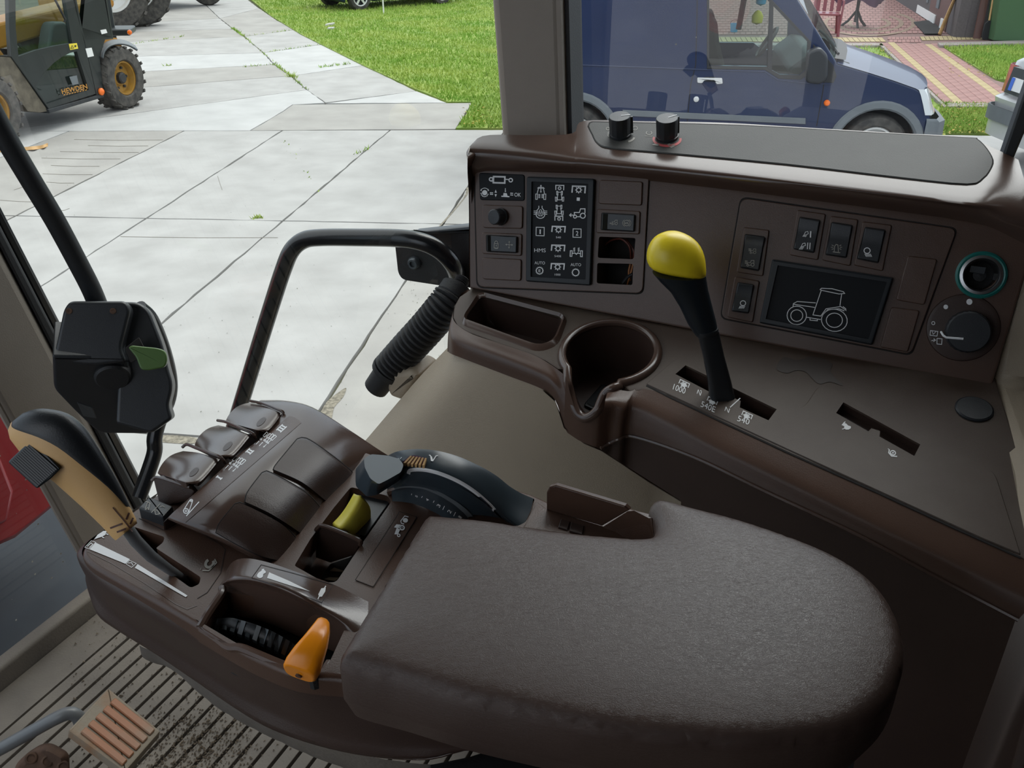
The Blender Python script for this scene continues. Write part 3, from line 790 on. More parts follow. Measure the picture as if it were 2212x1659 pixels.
# far side of the cab, floor and roof, so the glazing shows an inside
for q in ([(14, -170), (24, 122)], [(128, -170), (176, 60)], [(204, -170), (246, 84)]): MB().tube([tp(*q[0], 1.25), tp(*q[1], 1.25)], .045, 6).build('far_post', M['th_black'], th)
MB().prism([tp(x, y, .1) for x, y in [(24, 122), (106, 236), (225, 203), (216, 122)]], tin * 1.2).build('cab_floor', M['dark_under'], th, smooth=0)
MB().prism([tp(x, y, 0) for x, y in [(8, -190), (210, -190), (206, -168), (12, -168)]], tin * 1.3).build('cab_roof', M['th_black'], th, smooth=0)
sb = [tp(x, y, .35) for x, y in rnd([(104, 118), (112, 60), (118, 48), (142, 46), (150, 60), (156, 110)], 6)]
MB().slab(sb, tn, .16, .04, 3).build('seat', M['grey_pl'], th)
MB().lathe(tp(60, 90, .6), tn + Vector((0, 0, .6)), [(.19, 0), (.20, .02), (.18, .04), (.165, .02), (.19, 0)], 20).build('steering_wheel', M['black_m'], th)
MB().prism([tp(x, y, .45) for x, y in [(30, 150), (60, 108), (100, 122), (110, 215)]], tin * .6).build('dashboard', M['dark_under'], th, smooth=0)
# skirts, mudguard, boom, bodywork
plate('sill', [(104, 236), (225, 202), (226, 210), (108, 245)], 'dark_under', -.01, .9, th)
MB().prism([tp(x, y, .02) for x, y in [(-60, 118), (24, 124), (48, 160), (104, 240), (86, 243), (60, 240), (30, 200), (-60, 190)]], tin * .5).build('dirty_panel', M['th_brown'], th, smooth=0)
fe = crv([(219, 126), (222, 112), (232, 100), (246, 94), (262, 93), (280, 97), (298, 107)], 5)
MB().grid([[tp(x, y, -.02) for x, y in fe], [tp(x - 6, y - 9, .34) for x, y in fe]]).build('mudguard', M['grey_pl'], th, solid=.025)
MB().prism([tp(x, y, .3) for x, y in [(222, 84), (252, 82), (262, 96), (266, 112), (222, 132)]], tin * .35).build('front_cover', M['jcb_y'], th, smooth=0)
MB().prism([tp(x, y, .55) for x, y in [(-40, 60), (200, 0), (215, 40), (-40, 120)]], tin * .45).build('boom', M['jcb_y'], th, smooth=0, bevel=.03)
MB().prism([tp(x, y, .5) for x, y in [(-160, 60), (-30, 60), (20, 130), (60, 215), (-160, 215)]], tin * .9).build('engine_cover', M['jcb_y'], th, smooth=0, bevel=.04)
MB().lathe(tp(219, 198, -.015), tn, [(.045, -.01), (.045, .01), (.03, .025), (.001, .03)], 14).build('side_lamp', M['lamp_o'], th)
MB().tube([tp(108, -20, -.02), tp(122, 5, -.03), tp(141, 42, -.03), tp(139, 48, -.02)], .014, 6).build('door_handle', M['black_m'], th)
for q, m in (([(149, 95), (166, 93), (169, 105), (152, 108)], 'sticker_y'), ([(185, 105), (198, 103), (203, 121), (190, 124)], 'white_pl'), ([(217, 65), (229, 63), (232, 71), (220, 74)], 'white_pl'), ([(150, 166), (166, 163), (170, 181), (157, 184)], 'grey_pl')):
    MB().prism([tp(x, y, -.004) for x, y in q], tin * .004).build('sticker', M[m], th, smooth=0)
sf = surf_plane((TPL[0] + tn * .008, tn))
ik = Ink(sf); ik.text('HEWDEN', (134.5, 203), (189.5, 191), (132, 193), bold=.02); ik.build('lettering', M['jcb_y'], th)
ik = Ink(sf)
for k in range(9): ik.poly([(137 + k * 5.8, 206.4 - k * 1.3), (140.5 + k * 5.8, 205.6 - k * 1.3), (141.5 + k * 5.8, 203.2 - k * 1.3), (138 + k * 5.8, 204 - k * 1.3)])
ik.build('stripe_print', M['jcb_y'], th)
ik = Ink(surf_plane((TPL[0] + tn * .014, tn))); ik.line([(153, 105), (156, 98), (159, 104), (153, 105)], 1.2); ik.circ((163, 99.5), 2.2, fill=True); ik.build('warning_print', M['black'], th)

# ------------------------------------------------------------------ second yellow machine behind it (big lugged tyres)
m2 = thing('wheel_loader', 'yellow machine with tall lugged tyres behind the telescopic handler', 'machine', tuple(Z(265, 62)))
b0 = Z(268, 66); bd = tdir; bn = tn
w1 = wheel(m2, Vector((b0.x, b0.y, .78)) + bn * -.2, (bn * .75 + tdir * -.65), .78, .42, .42, M['silver'], lugs=16)
b1 = Z(292, 60); w2 = wheel(m2, Vector((b1.x, b1.y, .78)) + bn * -.1 + tdir * .3, (bn * .75 + tdir * -.65), .78, .42, .42, M['silver'], lugs=16)
q0 = Z(232, 70); MB().box(Vector((q0.x, q0.y, .95)) + tin * .5, tdir * .7, tin * .5, UP * .5).build('body', M['jcb_y'], m2, bevel=.06)
MB().box(Vector((q0.x, q0.y, 1.7)) + tin * .6 - tdir * .3, tdir * .45, tin * .45, UP * .5).build('cab', M['glass_green'], m2, bevel=.05)
MB().box(C(262, 66, 13.3), Vector((.165, .02, 0)), Vector((-.05, .25, 0)), UP * .045).build('rear_bumper', M['th_black'], m2, bevel=.02)
MB().lathe(C(280, 70, 12.98), CAM - C(280, 70, 12.98), [(.034, 0), (.03, .02), (.001, .03)], 12).build('tail_lamp', M['lamp_o'], m2)

# ------------------------------------------------------------------ generic car body
def car(root, A, B, R, width, prof, paint, rimm, spokes, over=.0):
    """A,B ground points under front/rear wheel on the visible side; prof: (s, z) body outline with s from A to B"""
    A = Vector((A.x, A.y, 0)); B = Vector((B.x, B.y, 0)); s = (B - A).normalized(); n = Vector((s.y, -s.x, 0))
    if n.dot(CAM - A) < 0: n = -n
    body = [A + s * x + UP * z for x, z in prof]
    MB().slab(body, n, width, .08, 3).build('body', M[paint], root)
    for g in (A, B):
        wheel(root, g + UP * R - n * .10, n, R, .2, R * .66, M[rimm], spokes=spokes)
        wheel(root, g + UP * R - n * (width - .10), -n, R, .2, R * .66, M[rimm], spokes=0)
    return A, B, s, n
cg = thing('car', 'dark blue car parked on the lawn behind the door glass', 'car', tuple(Z(860, 15)))
Ac, Bc = Z(781, 23), Z(957, 10)
L_ = (Bc - Ac).length
A_, B_, s_, n_ = car(cg, Ac, Bc, .31, 1.7, [(-.75, .3), (-.42, .2), (-.36, .45), (-.2, .64), (.2, .64), (.36, .45), (.42, .2), (L_ - .42, .2), (L_ - .36, .45), (L_ - .2, .64), (L_ + .2, .64), (L_ + .36, .45), (L_ + .42, .2), (L_ + .7, .3), (L_ + .75, .8), (L_ + .5, 1.0), (L_ - .1, 1.45), (1.3, 1.48), (.5, 1.0), (-.6, .85)], 'blue', 'silver', 5)
MB().prism([A_ + s_ * x + UP * z + n_ * .006 for x, z in [(.75, 1.0), (1.35, 1.4), (L_ - .15, 1.38), (L_ + .3, 1.0)]], -n_ * .01).build('side_window', M['display'], cg, smooth=0)
# far green vehicle over the road
fv = thing('truck', 'grey green truck with two dark wheels far up the concrete road', 'truck', tuple(Z(405, 12)))
fA, fB = Z(349, 25), Z(468, 12)
sd = (fB - fA).normalized(); fn_ = Vector((sd.y, -sd.x, 0))
wheel(fv, fA + UP * .42 - fn_ * .3, fn_ * .9 - sd * .8, .42, .34, .22, M['grey_pl']); wheel(fv, fB + UP * .42 - fn_ * .3, fn_ * .9 - sd * .8, .42, .34, .22, M['grey_pl'])
MB().box((fA + fB) / 2 + UP * 1.05 - fn_ * 1.0, sd * (fB - fA).length * .62, fn_ * 1.0, UP * .6).build('body', M['grey_pl'], fv, bevel=.05)
MB().box((fA + fB) / 2 + UP * 2.1 - fn_ * 1.4, sd * (fB - fA).length * .5, fn_ * .9, UP * .5).build('cab', M['glass_green'], fv, bevel=.05)
# white post standing in the lawn
mb = MB().tube([Z(829, 32), Z(829, 32) + UP * .35], .018, 8); tag(mb.build('marker_post', M['white_pl'], None), 'thin white stake standing in the lawn in front of the parked car', 'stake')
for i, (a, b) in enumerate([((704, 58), (722, 55)), ((708, 66), (722, 65))]):
    o = MB().box((Z(*a) + Z(*b)) / 2 + UP * .03, (Z(*b) - Z(*a)) / 2, Vector((0, .09, 0)), UP * .03).build('stone', M['conc_c'], None, bevel=.01)
    tag(o, ['larger pale stone lying in the lawn edge', 'smaller pale stone just below the larger one in the lawn'][i], 'stone')

# ------------------------------------------------------------------ blue panel van
V0, V1 = Z(1240, 366), Z(1875, 392); vs_ = (V1 - V0); vs_.z = 0; WB = vs_.length; vs_.normalize(); vn = Vector((vs_.y, -vs_.x, 0))
if vn.dot(CAM - V0) < 0: vn = -vn
VPL = (V0, vn)
van = thing('van', 'dark blue panel van with grey wheel arches parked beside the cab', 'van', (V0.x * .5 + V1.x * .5, V0.y * .5 + V1.y * .5, 0))
def vp(px, py): p = PL(px, py, VPL); return ((p - V0).dot(vs_), p.z)
def v3(s, z, d=0): return V0 + vs_ * s + UP * z - vn * d
def vx(px, py, d=0): s, z = vp(px, py); return v3(s, z, d)
VW = 1.72
wc = .315
def arch(sc, r, n=16, a0=200, a1=-20): return [(sc + r * math.cos(math.radians(a0 + (a1 - a0) * i / n)), wc + r * math.sin(math.radians(a0 + (a1 - a0) * i / n))) for i in range(n + 1)]
roofz = 1.92
sA = vp(1809, 137); sTop = (sA[0] - (roofz - sA[1]) * .80, roofz)
shoulder = [vp(1809, 137), vp(1870, 155), vp(1930, 174), vp(1978, 191), vp(2000, 204)]
front = [vp(2006, 222), vp(2011, 258)]
sF = front[-1][0]
out = [(-.72, .28)] + arch(0, .385) + arch(WB, .385) + [(sF - .05, .28)] + front[::-1] + shoulder[::-1] + [sTop, (-.45, roofz + .02), (-.72, 1.7)]
out[1] = (out[1][0], .28); out[17] = (out[17][0], .28); out[18] = (out[18][0], .28); out[34] = (out[34][0], .28)
win = [vp(*p) for p in [(1532, 142), (1532, -70), (1625, -70), (1660, 2), (1745, 91), (1741, 151), (1727, 163), (1684, 161), (1666, 151), (1657, 144)]]
side = MB().slab([v3(s, z) for s, z in out], vn, .05, .02, 2, holes=[[v3(s, z) for s, z in win]]); side.build('side_panel', M['blue'], van, smooth=35)
far = MB().slab([v3(s, z, VW - .05) for s, z in out], vn, .05, .0, 1, holes=[[v3(s, z, VW - .05) for s, z in win]]); far.build('far_side_panel', M['blue'], van, smooth=35)
# surfaces across: roof, tail, bonnet, nose, floor
hood_far = []
rows = []
for k in range(9):
    u = k / 8; cr = math.sin(math.pi * u)
    rows.append([v3(s + cr * (.05 + .10 * i / 4), z + cr * (.10 - .012 * i), u * VW) for i, (s, z) in enumerate(shoulder)])
MB().grid(rows).build('bonnet', M['blue'], van)
rows = []
for k in range(9):
    u = k / 8; cr = math.sin(math.pi * u)
    rows.append([v3(s + cr * .14, z + cr * dz, u * VW) for (s, z), dz in zip([shoulder[-1]] + front, (.052, .02, 0))])
MB().grid(rows).build('nose', M['blue'], van)
rows = []
ws = [sTop, (sTop[0] * .5 + sA[0] * .5 + .01, sTop[1] * .5 + sA[1] * .5), sA]
for k in range(9):
    u = k / 8; cr = math.sin(math.pi * u); rows.append([v3(s + cr * .12, z + cr * .05, .03 + u * (VW - .06)) for s, z in ws])
MB().grid(rows).build('windscreen', M['glass_van'], van)
MB().prism([v3(-.72, roofz - .03), v3(sTop[0], roofz - .03), v3(sTop[0], roofz + .03), v3(-.72, roofz + .03)], -vn * VW).build('roof', M['blue'], van, smooth=0)
MB().prism([v3(-.72, .3, .04), v3(-.68, .3, .04), v3(-.68, 1.9, .04), v3(-.72, 1.9, .04)], -vn * (VW - .08)).build('tailgate', M['blue'], van, smooth=0)
MB().prism([v3(-.7, .34, .05), v3(sF - .3, .34, .05), v3(sF - .3, .44, .05), v3(-.7, .44, .05)], -vn * (VW - .1)).build('floor_pan', M['dark_under'], van, smooth=0)
bk = vp(1518, 100)[0]
MB().prism([v3(bk, .4, .05), v3(bk - .04, .4, .05), v3(bk - .04, 1.88, .05), v3(bk, 1.88, .05)], -vn * (VW - .1)).build('bulkhead', M['grey_pl'], van, smooth=0)
# wheel wells
for sc in (0, WB):
    a = arch(sc, .39, 14, 200, -20); MB().grid([[v3(s, z, .05) for s, z in a], [v3(s, z, .34) for s, z in a]]).build('wheel_well', M['dark_under'], van)
    MB().add([v3(s, z, .34) for s, z in a], [tuple(range(len(a)))]).build('wheel_well', M['dark_under'], van, smooth=0)
    ao, ai = arch(sc, .455, 20, 192, -12), arch(sc, .372, 20, 192, -12)
    MB().grid([[v3(s, z, -.004) for s, z in ao], [v3(s, z, -.028) for s, z in arch(sc, .44, 20, 192, -12)], [v3(s, z, -.03) for s, z in arch(sc, .39, 20, 192, -12)], [v3(s, z, -.01) for s, z in ai], [v3(s, z, .06) for s, z in ai]]).build('wheel_arch_trim', M['grey_pl'], van)
    wheel(van, v3(sc, wc, .13), vn, .31, .20, .20, M['silver'], spokes=0)
    wheel(van, v3(sc, wc, VW - .13), -vn, .31, .20, .20, M['silver'], spokes=0)
# black window surround, panes, divider
sur = [vp(*p) for p in [(1527, 149), (1527, -75), (1630, -75), (1668, 0), (1752, 90), (1748, 158), (1730, 172), (1682, 170), (1662, 157), (1652, 151)]]
MB().slab([v3(s, z, -.006) for s, z in sur], vn, .02, .004, 1, holes=[[v3(s, z, -.006) for s, z in win]]).build('window_surround', M['black_m'], van, smooth=35)
MB().add([v3(s, z, .03) for s, z in win], [tuple(range(len(win)))]).build('door_pane', M['glass_van'], van, smooth=0)
MB().add([v3(s, z, VW - .07) for s, z in win], [tuple(range(len(win)))]).build('far_door_pane', M['glass_van'], van, smooth=0)
MB().slab([vx(*p, -.008) for p in [(1657, 147), (1663, -10), (1671, 8), (1667, 154)]], vn, .04, .004, 1).build('window_divider', M['black_m'], van, smooth=35)
MB().slab([vx(*p, -.008) for p in [(1750, 176), (1757, 95), (1800, 140), (1807, 165), (1800, 179)]], vn, .02, .006, 2).build('mirror_plate', M['black_m'], van)
mp = [vx(*p, -.20) for p in rnd([(1736, 172), (1739, 105), (1766, 96), (1782, 112), (1782, 165), (1764, 176)], 8)]
MB().slab(mp, vn, .10, .03, 3).build('mirror', M['black'], van)
MB().tube([vx(1764, 168, -.02), vx(1762, 166, -.12)], .03, 8).build('mirror_arm', M['black'], van)
hd = [vx(*p, -.03) for p in rnd([(1506, 167), (1560, 168), (1561, 180), (1548, 181), (1543, 174), (1521, 173), (1517, 179), (1506, 178)], 2.5)]
MB().slab(hd, vn, .03, .008, 2).build('door_handle', M['silver'], van)
MB().slab([vx(*p, -.004) for p in rnd([(1520, 166), (1546, 166), (1546, 176), (1520, 176)], 4)], vn, .01, .002, 1).build('handle_recess', M['black_m'], van)
MB().lathe(vx(1504, 214, -.012), vn, [(.026, -.012), (.026, .002), (.018, .006), (.001, .006)], 16).build('lock', M['silver'], van)
MB().lathe(vx(1786, 222, -.016), vn, [(.028, -.016), (.028, .006), (.018, .018), (.001, .02)], 16).build('side_marker', M['lamp_o'], van)
def groove(name, px, w=.008, m='seam'):
    pts = [vp(*p) for p in px]; mb = MB()
    for a, b in zip(pts[:-1], pts[1:]):
        d = Vector((b[0] - a[0], b[1] - a[1])).normalized(); o = Vector((-d.y, d.x)) * w / 2
        mb.prism([v3(a[0] + o.x, a[1] + o.y, -.0015), v3(b[0] + o.x, b[1] + o.y, -.0015), v3(b[0] - o.x, b[1] - o.y, -.0015), v3(a[0] - o.x, a[1] - o.y, -.0015)], -vn * .004)
    return mb.build(name, M[m], van, smooth=0)
groove('door_seam', [(1507, -60), (1505, 60), (1503, 140), (1492, 182), (1484, 268)]); groove('door_seam', [(1803, 150), (1781, 172), (1777, 200), (1764, 272)])
bl = [vp(*p) for p in [(1200, 139), (1300, 142.5), (1400, 146), (1503, 150)]]
MB().tube([v3(s, z, -.002) for s, z in bl], .007, 6).build('waist_moulding', M['blue'], van)
MB().tube([vx(*p, -.002) for p in [(1500, 150), (1652, 155), (1680, 173), (1742, 180), (1800, 182)]], .006, 6).build('waist_moulding', M['blue'], van)
MB().slab([vx(*p, -.014) for p in [(1345, 237), (1740, 255), (1740, 268), (1345, 250)]], vn, .014, .006, 2).build('side_moulding', M['grey_pl'], van)
# front corner: lamp, bumper, wiper cowl
hl = [[v3(s + dd * .9 + .004, z, dd - .006) for dd, (s, z) in zip((0, .03, .12, .3), [vp(*p)] * 4)] for p in [(1998, 190), (2001, 206), (2006, 228), (2010, 247)]]
hl = []
for p, wd in (((1996, 193), .26), ((2001, 206), .28), ((2006, 228), .26), ((2010, 249), .2)):
    s, z = vp(*p); hl.append([v3(s - .05, z, -.008), v3(s + .006, z, -.004), v3(s + .05, z, .08), v3(s + .085, z, wd)])
MB().grid(hl).build('headlamp', M['lamp_w'], van)
bm = []
for z, gr in ((vp(2011, 259)[1] + .01, 0), (vp(2011, 259)[1] - .02, .06), (.36, .07), (.25, .02)):
    bm.append([v3(WB + .42, z, -.02 if gr else 0), v3(sF, z, -.03 if gr else -.005), v3(sF + .05 + gr * .5, z, .0), v3(sF + .10 + gr, z, .12), v3(sF + .14 + gr, z, .5), v3(sF + .15 + gr, z, VW / 2), v3(sF + .12 + gr, z, VW - .2), v3(sF, z, VW)])
MB().grid(bm).build('bumper', M['grey_pl'], van)
cw = []
for k in range(6):
    u = k / 5; cr = math.sin(math.pi * (.05 + u * .9)); cw.append([v3(sA[0] - .10 + cr * .12, sA[1] + .035 + cr * .06, .06 + u * (VW - .12)), v3(sA[0] + .06 + cr * .12, sA[1] + .012 + cr * .08, .06 + u * (VW - .12))])
MB().grid(cw).build('cowl', M['black_m'], van)
MB().tube([v3(sA[0] + .03, sA[1] + .06, .2), v3(sA[0] - .02, sA[1] + .15, .75), v3(sA[0] - .02, sA[1] + .15, 1.2)], .012, 6).build('wiper', M['black_m'], van)
# inside: seats, wheel, dash
for d_ in (.25, 1.0):
    s0 = vp(1570, 150)[0]
    st = [(s0 - .05, .55), (s0 + .42, .55), (s0 + .46, .68), (s0 + .1, .70), (s0 - .08, 1.22), (s0 - .12, 1.42), (s0 - .24, 1.40), (s0 - .2, .8)]
    MB().prism([v3(s, z, d_) for s, z in st], -vn * .46).build('seat', M['seat'], van, bevel=.04)
s1 = vp(1735, 150)[0]
MB().prism([v3(s, z, .08) for s, z in [(s1 - .12, .6), (s1 + .3, .6), (s1 + .45, 1.08), (s1 + .05, 1.16), (s1 - .12, 1.02)]], -vn * (VW - .16)).build('dashboard', M['dark_under'], van, bevel=.03)
MB().lathe(v3(s1 - .22, 1.1, 1.25), vs_ * -.8 + UP * .5, [(.17, 0), (.185, .015), (.17, .03), (.155, .015), (.17, 0)], 22).build('steering_wheel', M['black_m'], van)
MB().tube([v3(vp(1640, 10)[0], 1.9, VW - .25), v3(vp(1640, 10)[0] - .05, 1.2, VW - .2)], .03, 6).build('seat_belt', M['black_m'], van)
an = MB().lathe(v3(vp(1648, 30)[0], 1.42, .5), UP, [(.001, -.06), (.05, -.04), (.055, .02), (.03, .06), (.001, .075)], 12); an.build('air_freshener', M['sticker_y'], van)
an = MB().lathe(v3(vp(1655, 5)[0], 1.58, .5), UP, [(.001, -.05), (.045, -.03), (.05, .02), (.001, .06)], 12); an.build('air_freshener', M['sky_blue'], van)

# ------------------------------------------------------------------ white car at the right edge
wcar = thing('hatchback', 'white hatchback rear corner with red tail lamp at the right edge', 'car', tuple(Z(2200, 335)))
cA = Z(2150, 338); base = C(2150, 200, 9.4)
cs = Vector((.12, -.993, 0)).normalized(); cb = Vector((-cs.y, cs.x, 0))       # cs along the tail to the right, cb away along the car
if cb.y < 0: cb = -cb
c0 = Vector((C(2130, 215, 9.6).x, C(2130, 215, 9.6).y, 0))
def cp(a, b, z): return c0 + cs * a + cb * b + UP * z
CWD = 1.65
def ringz(z, inset, corner, back):
    r = [cp(inset, back, z), cp(inset, corner, z), cp(inset + corner * .12, corner * .45, z), cp(inset + corner * .45, corner * .12, z), cp(inset + corner, 0, z), cp(CWD / 2, -.03, z), cp(CWD - inset - corner, 0, z), cp(CWD - inset, corner, z), cp(CWD - inset, back, z)]
    return r
rows = []
for z, ins, bk_ in ((.30, .06, .10), (.40, .02, .04), (.62, .0, .0), (.66, .05, .06), (.80, .05, .06), (.98, .07, .10), (1.06, .14, .22), (1.14, .24, .42), (1.24, .34, .62), (1.40, .42, .85), (1.46, .5, 1.1)):
    r = ringz(z, ins, .22, 3.6); rows.append([p + cb * bk_ for p in r])
MB().grid([crv(r, 4) if False else r for r in rows]).build('body', M['white_pt'], wcar, smooth=50)
def band(name, z0, z1, out, m, i0=1, i1=8, ins=.0):
    a = ringz(z0, ins - out, .22, 3.6)[i0:i1]; b = ringz(z1, ins - out, .22, 3.6)[i0:i1]; MB().grid([[p - cb * out for p in a], [p - cb * out for p in b]]).build(name, M[m], wcar, solid=.02)
band('bumper_strip', .40, .54, .035, 'grey_pl', 1, 8)
band('lower_valance', .24, .40, .01, 'white_pt', 1, 8)
def lampq(name, m, sc, z0, z1, a0, a1):
    r0, r1 = ringz(z0, .05, .22, 3.6), ringz(z1, .06, .22, 3.6); MB().grid([[p - cb * -.03 - cs * .012 for p in r0[a0:a1]], [p + cb * .055 - cs * .012 for p in r1[a0:a1]]]).build(name, M[m], wcar, solid=.03)
lampq('tail_lamp', 'lamp_r', 0, .68, .95, 1, 5)
MB().prism([cp(.32, .0, .70), cp(.62, -.03, .70), cp(.62, .0, .95), cp(.34, .03, .95)], cb * -.04).build('plate_recess', M['black'], wcar, smooth=0)
MB().prism([cp(.42, -.055, .74), cp(.94, -.085, .74), cp(.94, -.065, .86), cp(.42, -.035, .86)], cb * -.012).build('number_plate', M['white_pl'], wcar, smooth=0)
MB().prism([cp(.42, -.070, .74), cp(.47, -.073, .74), cp(.47, -.053, .86), cp(.42, -.050, .86)], cb * -.006).build('plate_band', M['plate_bl'], wcar, smooth=0)
MB().prism([cp(.36, .40, 1.16), cp(1.3, .38, 1.16), cp(1.22, .72, 1.42), cp(.44, .74, 1.42)], cb * -.16).build('rear_window', M['display'], wcar, smooth=0)
wheel(wcar, cp(.1, .75, .3), -cs, .3, .2, .2, M['silver']); wheel(wcar, cp(CWD - .1, .75, .3), cs, .3, .2, .2, M['silver'])
wheel(wcar, cp(.1, 3.2, .3), -cs, .3, .2, .2, M['silver']); wheel(wcar, cp(CWD - .1, 3.2, .3), cs, .3, .2, .2, M['silver'])

# ------------------------------------------------------------------ house corner
hA, hB, hC = Z(1880, -34), Z(2060, 80), Z(2420, 88)
HW = MB(); hv = Vector((hB.x - hA.x, hB.y - hA.y, 0)).normalized(); hn = Vector((hv.y, -hv.x, 0))
w_l = MB().prism([hA, hB, hB + UP * 3, hA + UP * 3], -Vector((-hn.x, -hn.y, 0)) * (.2 if hn.dot(CAM - hA) < 0 else -.2)).build('wall_left', M['wall_grey'], None, smooth=0); struct(w_l)
w_b = MB().prism([hB, hC, hC + UP * 3, hB + UP * 3], Vector((.05, .3, 0))).build('wall_back', M['wall_grey'], None, smooth=0); struct(w_b)
if hn.dot(CAM - hA) < 0: hn = -hn
hp = lambda x, y, d: PL(x, y, (hA + hn * d, hn))
dr = MB().prism([Z(1985, 29) + hn * .05, Z(2046, 69) + hn * .05, Z(2046, 69) + hn * .05 + UP * 2.1, Z(1985, 29) + hn * .05 + UP * 2.1], -hn * .06).build('door_1', M['door_br'], None, smooth=0); struct(dr)
def onw(a, b, z0, z1, d, t, name, m, par):
    A = Z(1985, 29).lerp(Z(2046, 69), a); B = Z(1985, 29).lerp(Z(2046, 69), b)
    return MB().prism([A + hn * d + UP * z0, B + hn * d + UP * z0, B + hn * d + UP * z1, A + hn * d + UP * z1], -hn * t).build(name, M[m], par, smooth=0)
onw(.0, .66, .02, .2, .075, .03, 'kick_plate', 'white_pl', dr); onw(.28, .34, .35, 1.9, .07, .03, 'door_strip', 'grey_pl', dr); onw(.62, .70, .35, 1.9, .07, .03, 'door_strip', 'grey_pl', dr); onw(.86, .93, .0, .22, .085, .03, 'door_stop', 'white_pl', dr)
mt = MB().slab([Z(*p, .03) for p in [(1974, 47), (2008, 43), (2034, 60), (2030, 72), (1998, 72)]], UP, .02, .006, 1); tag(mt.build('doormat', M['seat'], None), 'dark doormat lying in front of the brown house door', 'doormat')
k0 = Z(2029, 76); kd = Vector((.35, .55, 0))
pp = []
for t, w in ((0, .075), (.25, .085), (.5, .075), (.75, .05), (1.0, .04), (1.5, .035)): pp.append((k0 + Vector((.36, .30, .95)) * t, w))
tag(MB().tube([p + UP * .01 for p, w in pp], [(w, .025) for p, w in pp], 10).build('paddle', M['wood'], None), 'pale wooden paddle leaning against the house wall beside the door', 'paddle')
bz = Z(2137, 90)
bb = [Z(2140, 90), Z(2290, 96), Z(2290, 96) + Vector((.05, .5, 0)), Z(2140, 90) + Vector((.05, .5, 0))]
cb_ = sum(bb, Vector()) / 4
bint = thing('wheelie_bin', 'green plastic bin standing against the grey house wall', 'bin', tuple(cb_))
MB().loft([[cb_ + (p - cb_) * k + UP * z for p in bb] for z, k in ((.02, .92), (.5, .98), (1.0, 1.05), (1.02, 1.08))]).build('body', M['bin'], bint, smooth=0, bevel=.02)
MB().slab([cb_ + (p - cb_) * 1.1 + UP * 1.07 for p in bb], UP, .05, .02, 2).build('lid', M['bin'], bint)
MB().prism([(bb[0].lerp(bb[1], u)) * 1 + Vector((0, -.03 - zz * .03, zz)) for u, zz in ((.35, .74), (.75, .74), (.75, .78), (.35, .78))], (0, -.012, 0)).build('embossed_strip', M['bin'], bint, smooth=0)
d0 = Z(2103, 84); tag(MB().prism([d0, d0 + Vector((.13, -.02, 0)), d0 + Vector((.16, .12, 1.5)), d0 + Vector((.03, .12, 1.5))], (0, .04, 0)).build('board', M['door_br'], None, smooth=0), 'dark brown board leaning between wall and green bin', 'board')
sp_ = Z(2125, 85); s3 = thing('shovel', 'black shovel with dark blade standing upright beside the green bin', 'shovel', tuple(sp_))
MB().loft([[sp_ + Vector((x * w, -.05 + y * .02, z)) for x, y in ((-1, -1), (1, -1), (1, 1), (-1, 1))] for z, w in ((.0, .05), (.12, .085), (.3, .08), (.36, .02))]).build('blade', M['black_m'], s3, bevel=.008)
MB().tube([sp_ + Vector((0, -.05, .34)), sp_ + Vector((.0, .1, 1.5))], .018, 8).build('handle', M['wood'], s3)
# burgundy garden chair
q = Z(1781, 78); ch = thing('garden_chair', 'burgundy plastic garden chair standing on the brick terrace', 'chair', tuple(q))
cx_, cy_ = Vector((.96, -.28, 0)), Vector((.28, .96, 0))
def cq(a, b, z): return q + cx_ * a + cy_ * b + UP * z
MB().slab([cq(*p, .43) for p in rnd([(-.23, -.02), (.25, -.02), (.22, .42), (-.20, .42)], .05)], UP, .035, .012, 2).build('seat', M['burg'], ch)
for a, b, a2, b2 in ((-.02 - .2, .0, -.25, -.06), (.22, .0, .27, -.06), (-.18, .4, -.22, .5), (.2, .4, .24, .5)):
    MB().prism([cq(a - .035, b, .42), cq(a + .035, b, .42), cq(a2 + .022, b2, 0), cq(a2 - .022, b2, 0)], cy_ * .05).build('leg', M['burg'], ch, smooth=0, bevel=.008)
for a in (-.2, -.07, .07, .2): MB().box(cq(a, .46, .66), cx_ * .035, cy_ * .01, UP * .22 + cy_ * .05).build('back_slat', M['burg'], ch, smooth=0, bevel=.005)
MB().tube([cq(-.23, .46, .44), cq(-.24, .52, .86), cq(0, .54, .92), cq(.24, .52, .86), cq(.23, .46, .44)], .025, 8).build('back_frame', M['burg'], ch)
for sg in (-1, 1): MB().tube([cq(sg * .25, -.02, .0), cq(sg * .27, -.03, .40), cq(sg * .28, .05, .66), cq(sg * .26, .46, .68)], .022, 8).build('armrest', M['burg'], ch)
q2 = Z(1846, 58); tb = thing('garden_table', 'black legged garden table draped with a plum cloth on the terrace', 'table', tuple(q2))
for k in range(3):
    a = 2.1 * k + .4; MB().tube([q2 + Vector((0, 0, .35)), q2 + Vector((.16 * math.cos(a), .16 * math.sin(a), .12)), q2 + Vector((.3 * math.cos(a), .3 * math.sin(a), .0))], .028, 8).build('leg', M['black_m'], tb)
MB().lathe(q2, UP, [(.04, .1), (.035, .4), (.04, .7)], 12).build('pedestal', M['black_m'], tb)
MB().lathe(q2, UP, [(.5, .70), (.5, .73), (.001, .735)], 28).build('tabletop', M['door_br'], tb)
rr = [[q2 + Vector(((.505 + .03 * math.sin(9 * t) * k) * math.cos(t), (.505 + .03 * math.sin(9 * t) * k) * math.sin(t), .74 - .30 * k * (.75 + .25 * math.sin(4 * t)))) for t in np.linspace(0, 6.283, 60)] for k in (0, .5, 1)]
tag(MB().grid(rr).build('tablecloth', M['cloth'], None), 'plum cloth hanging over the edge of the garden table', 'tablecloth')
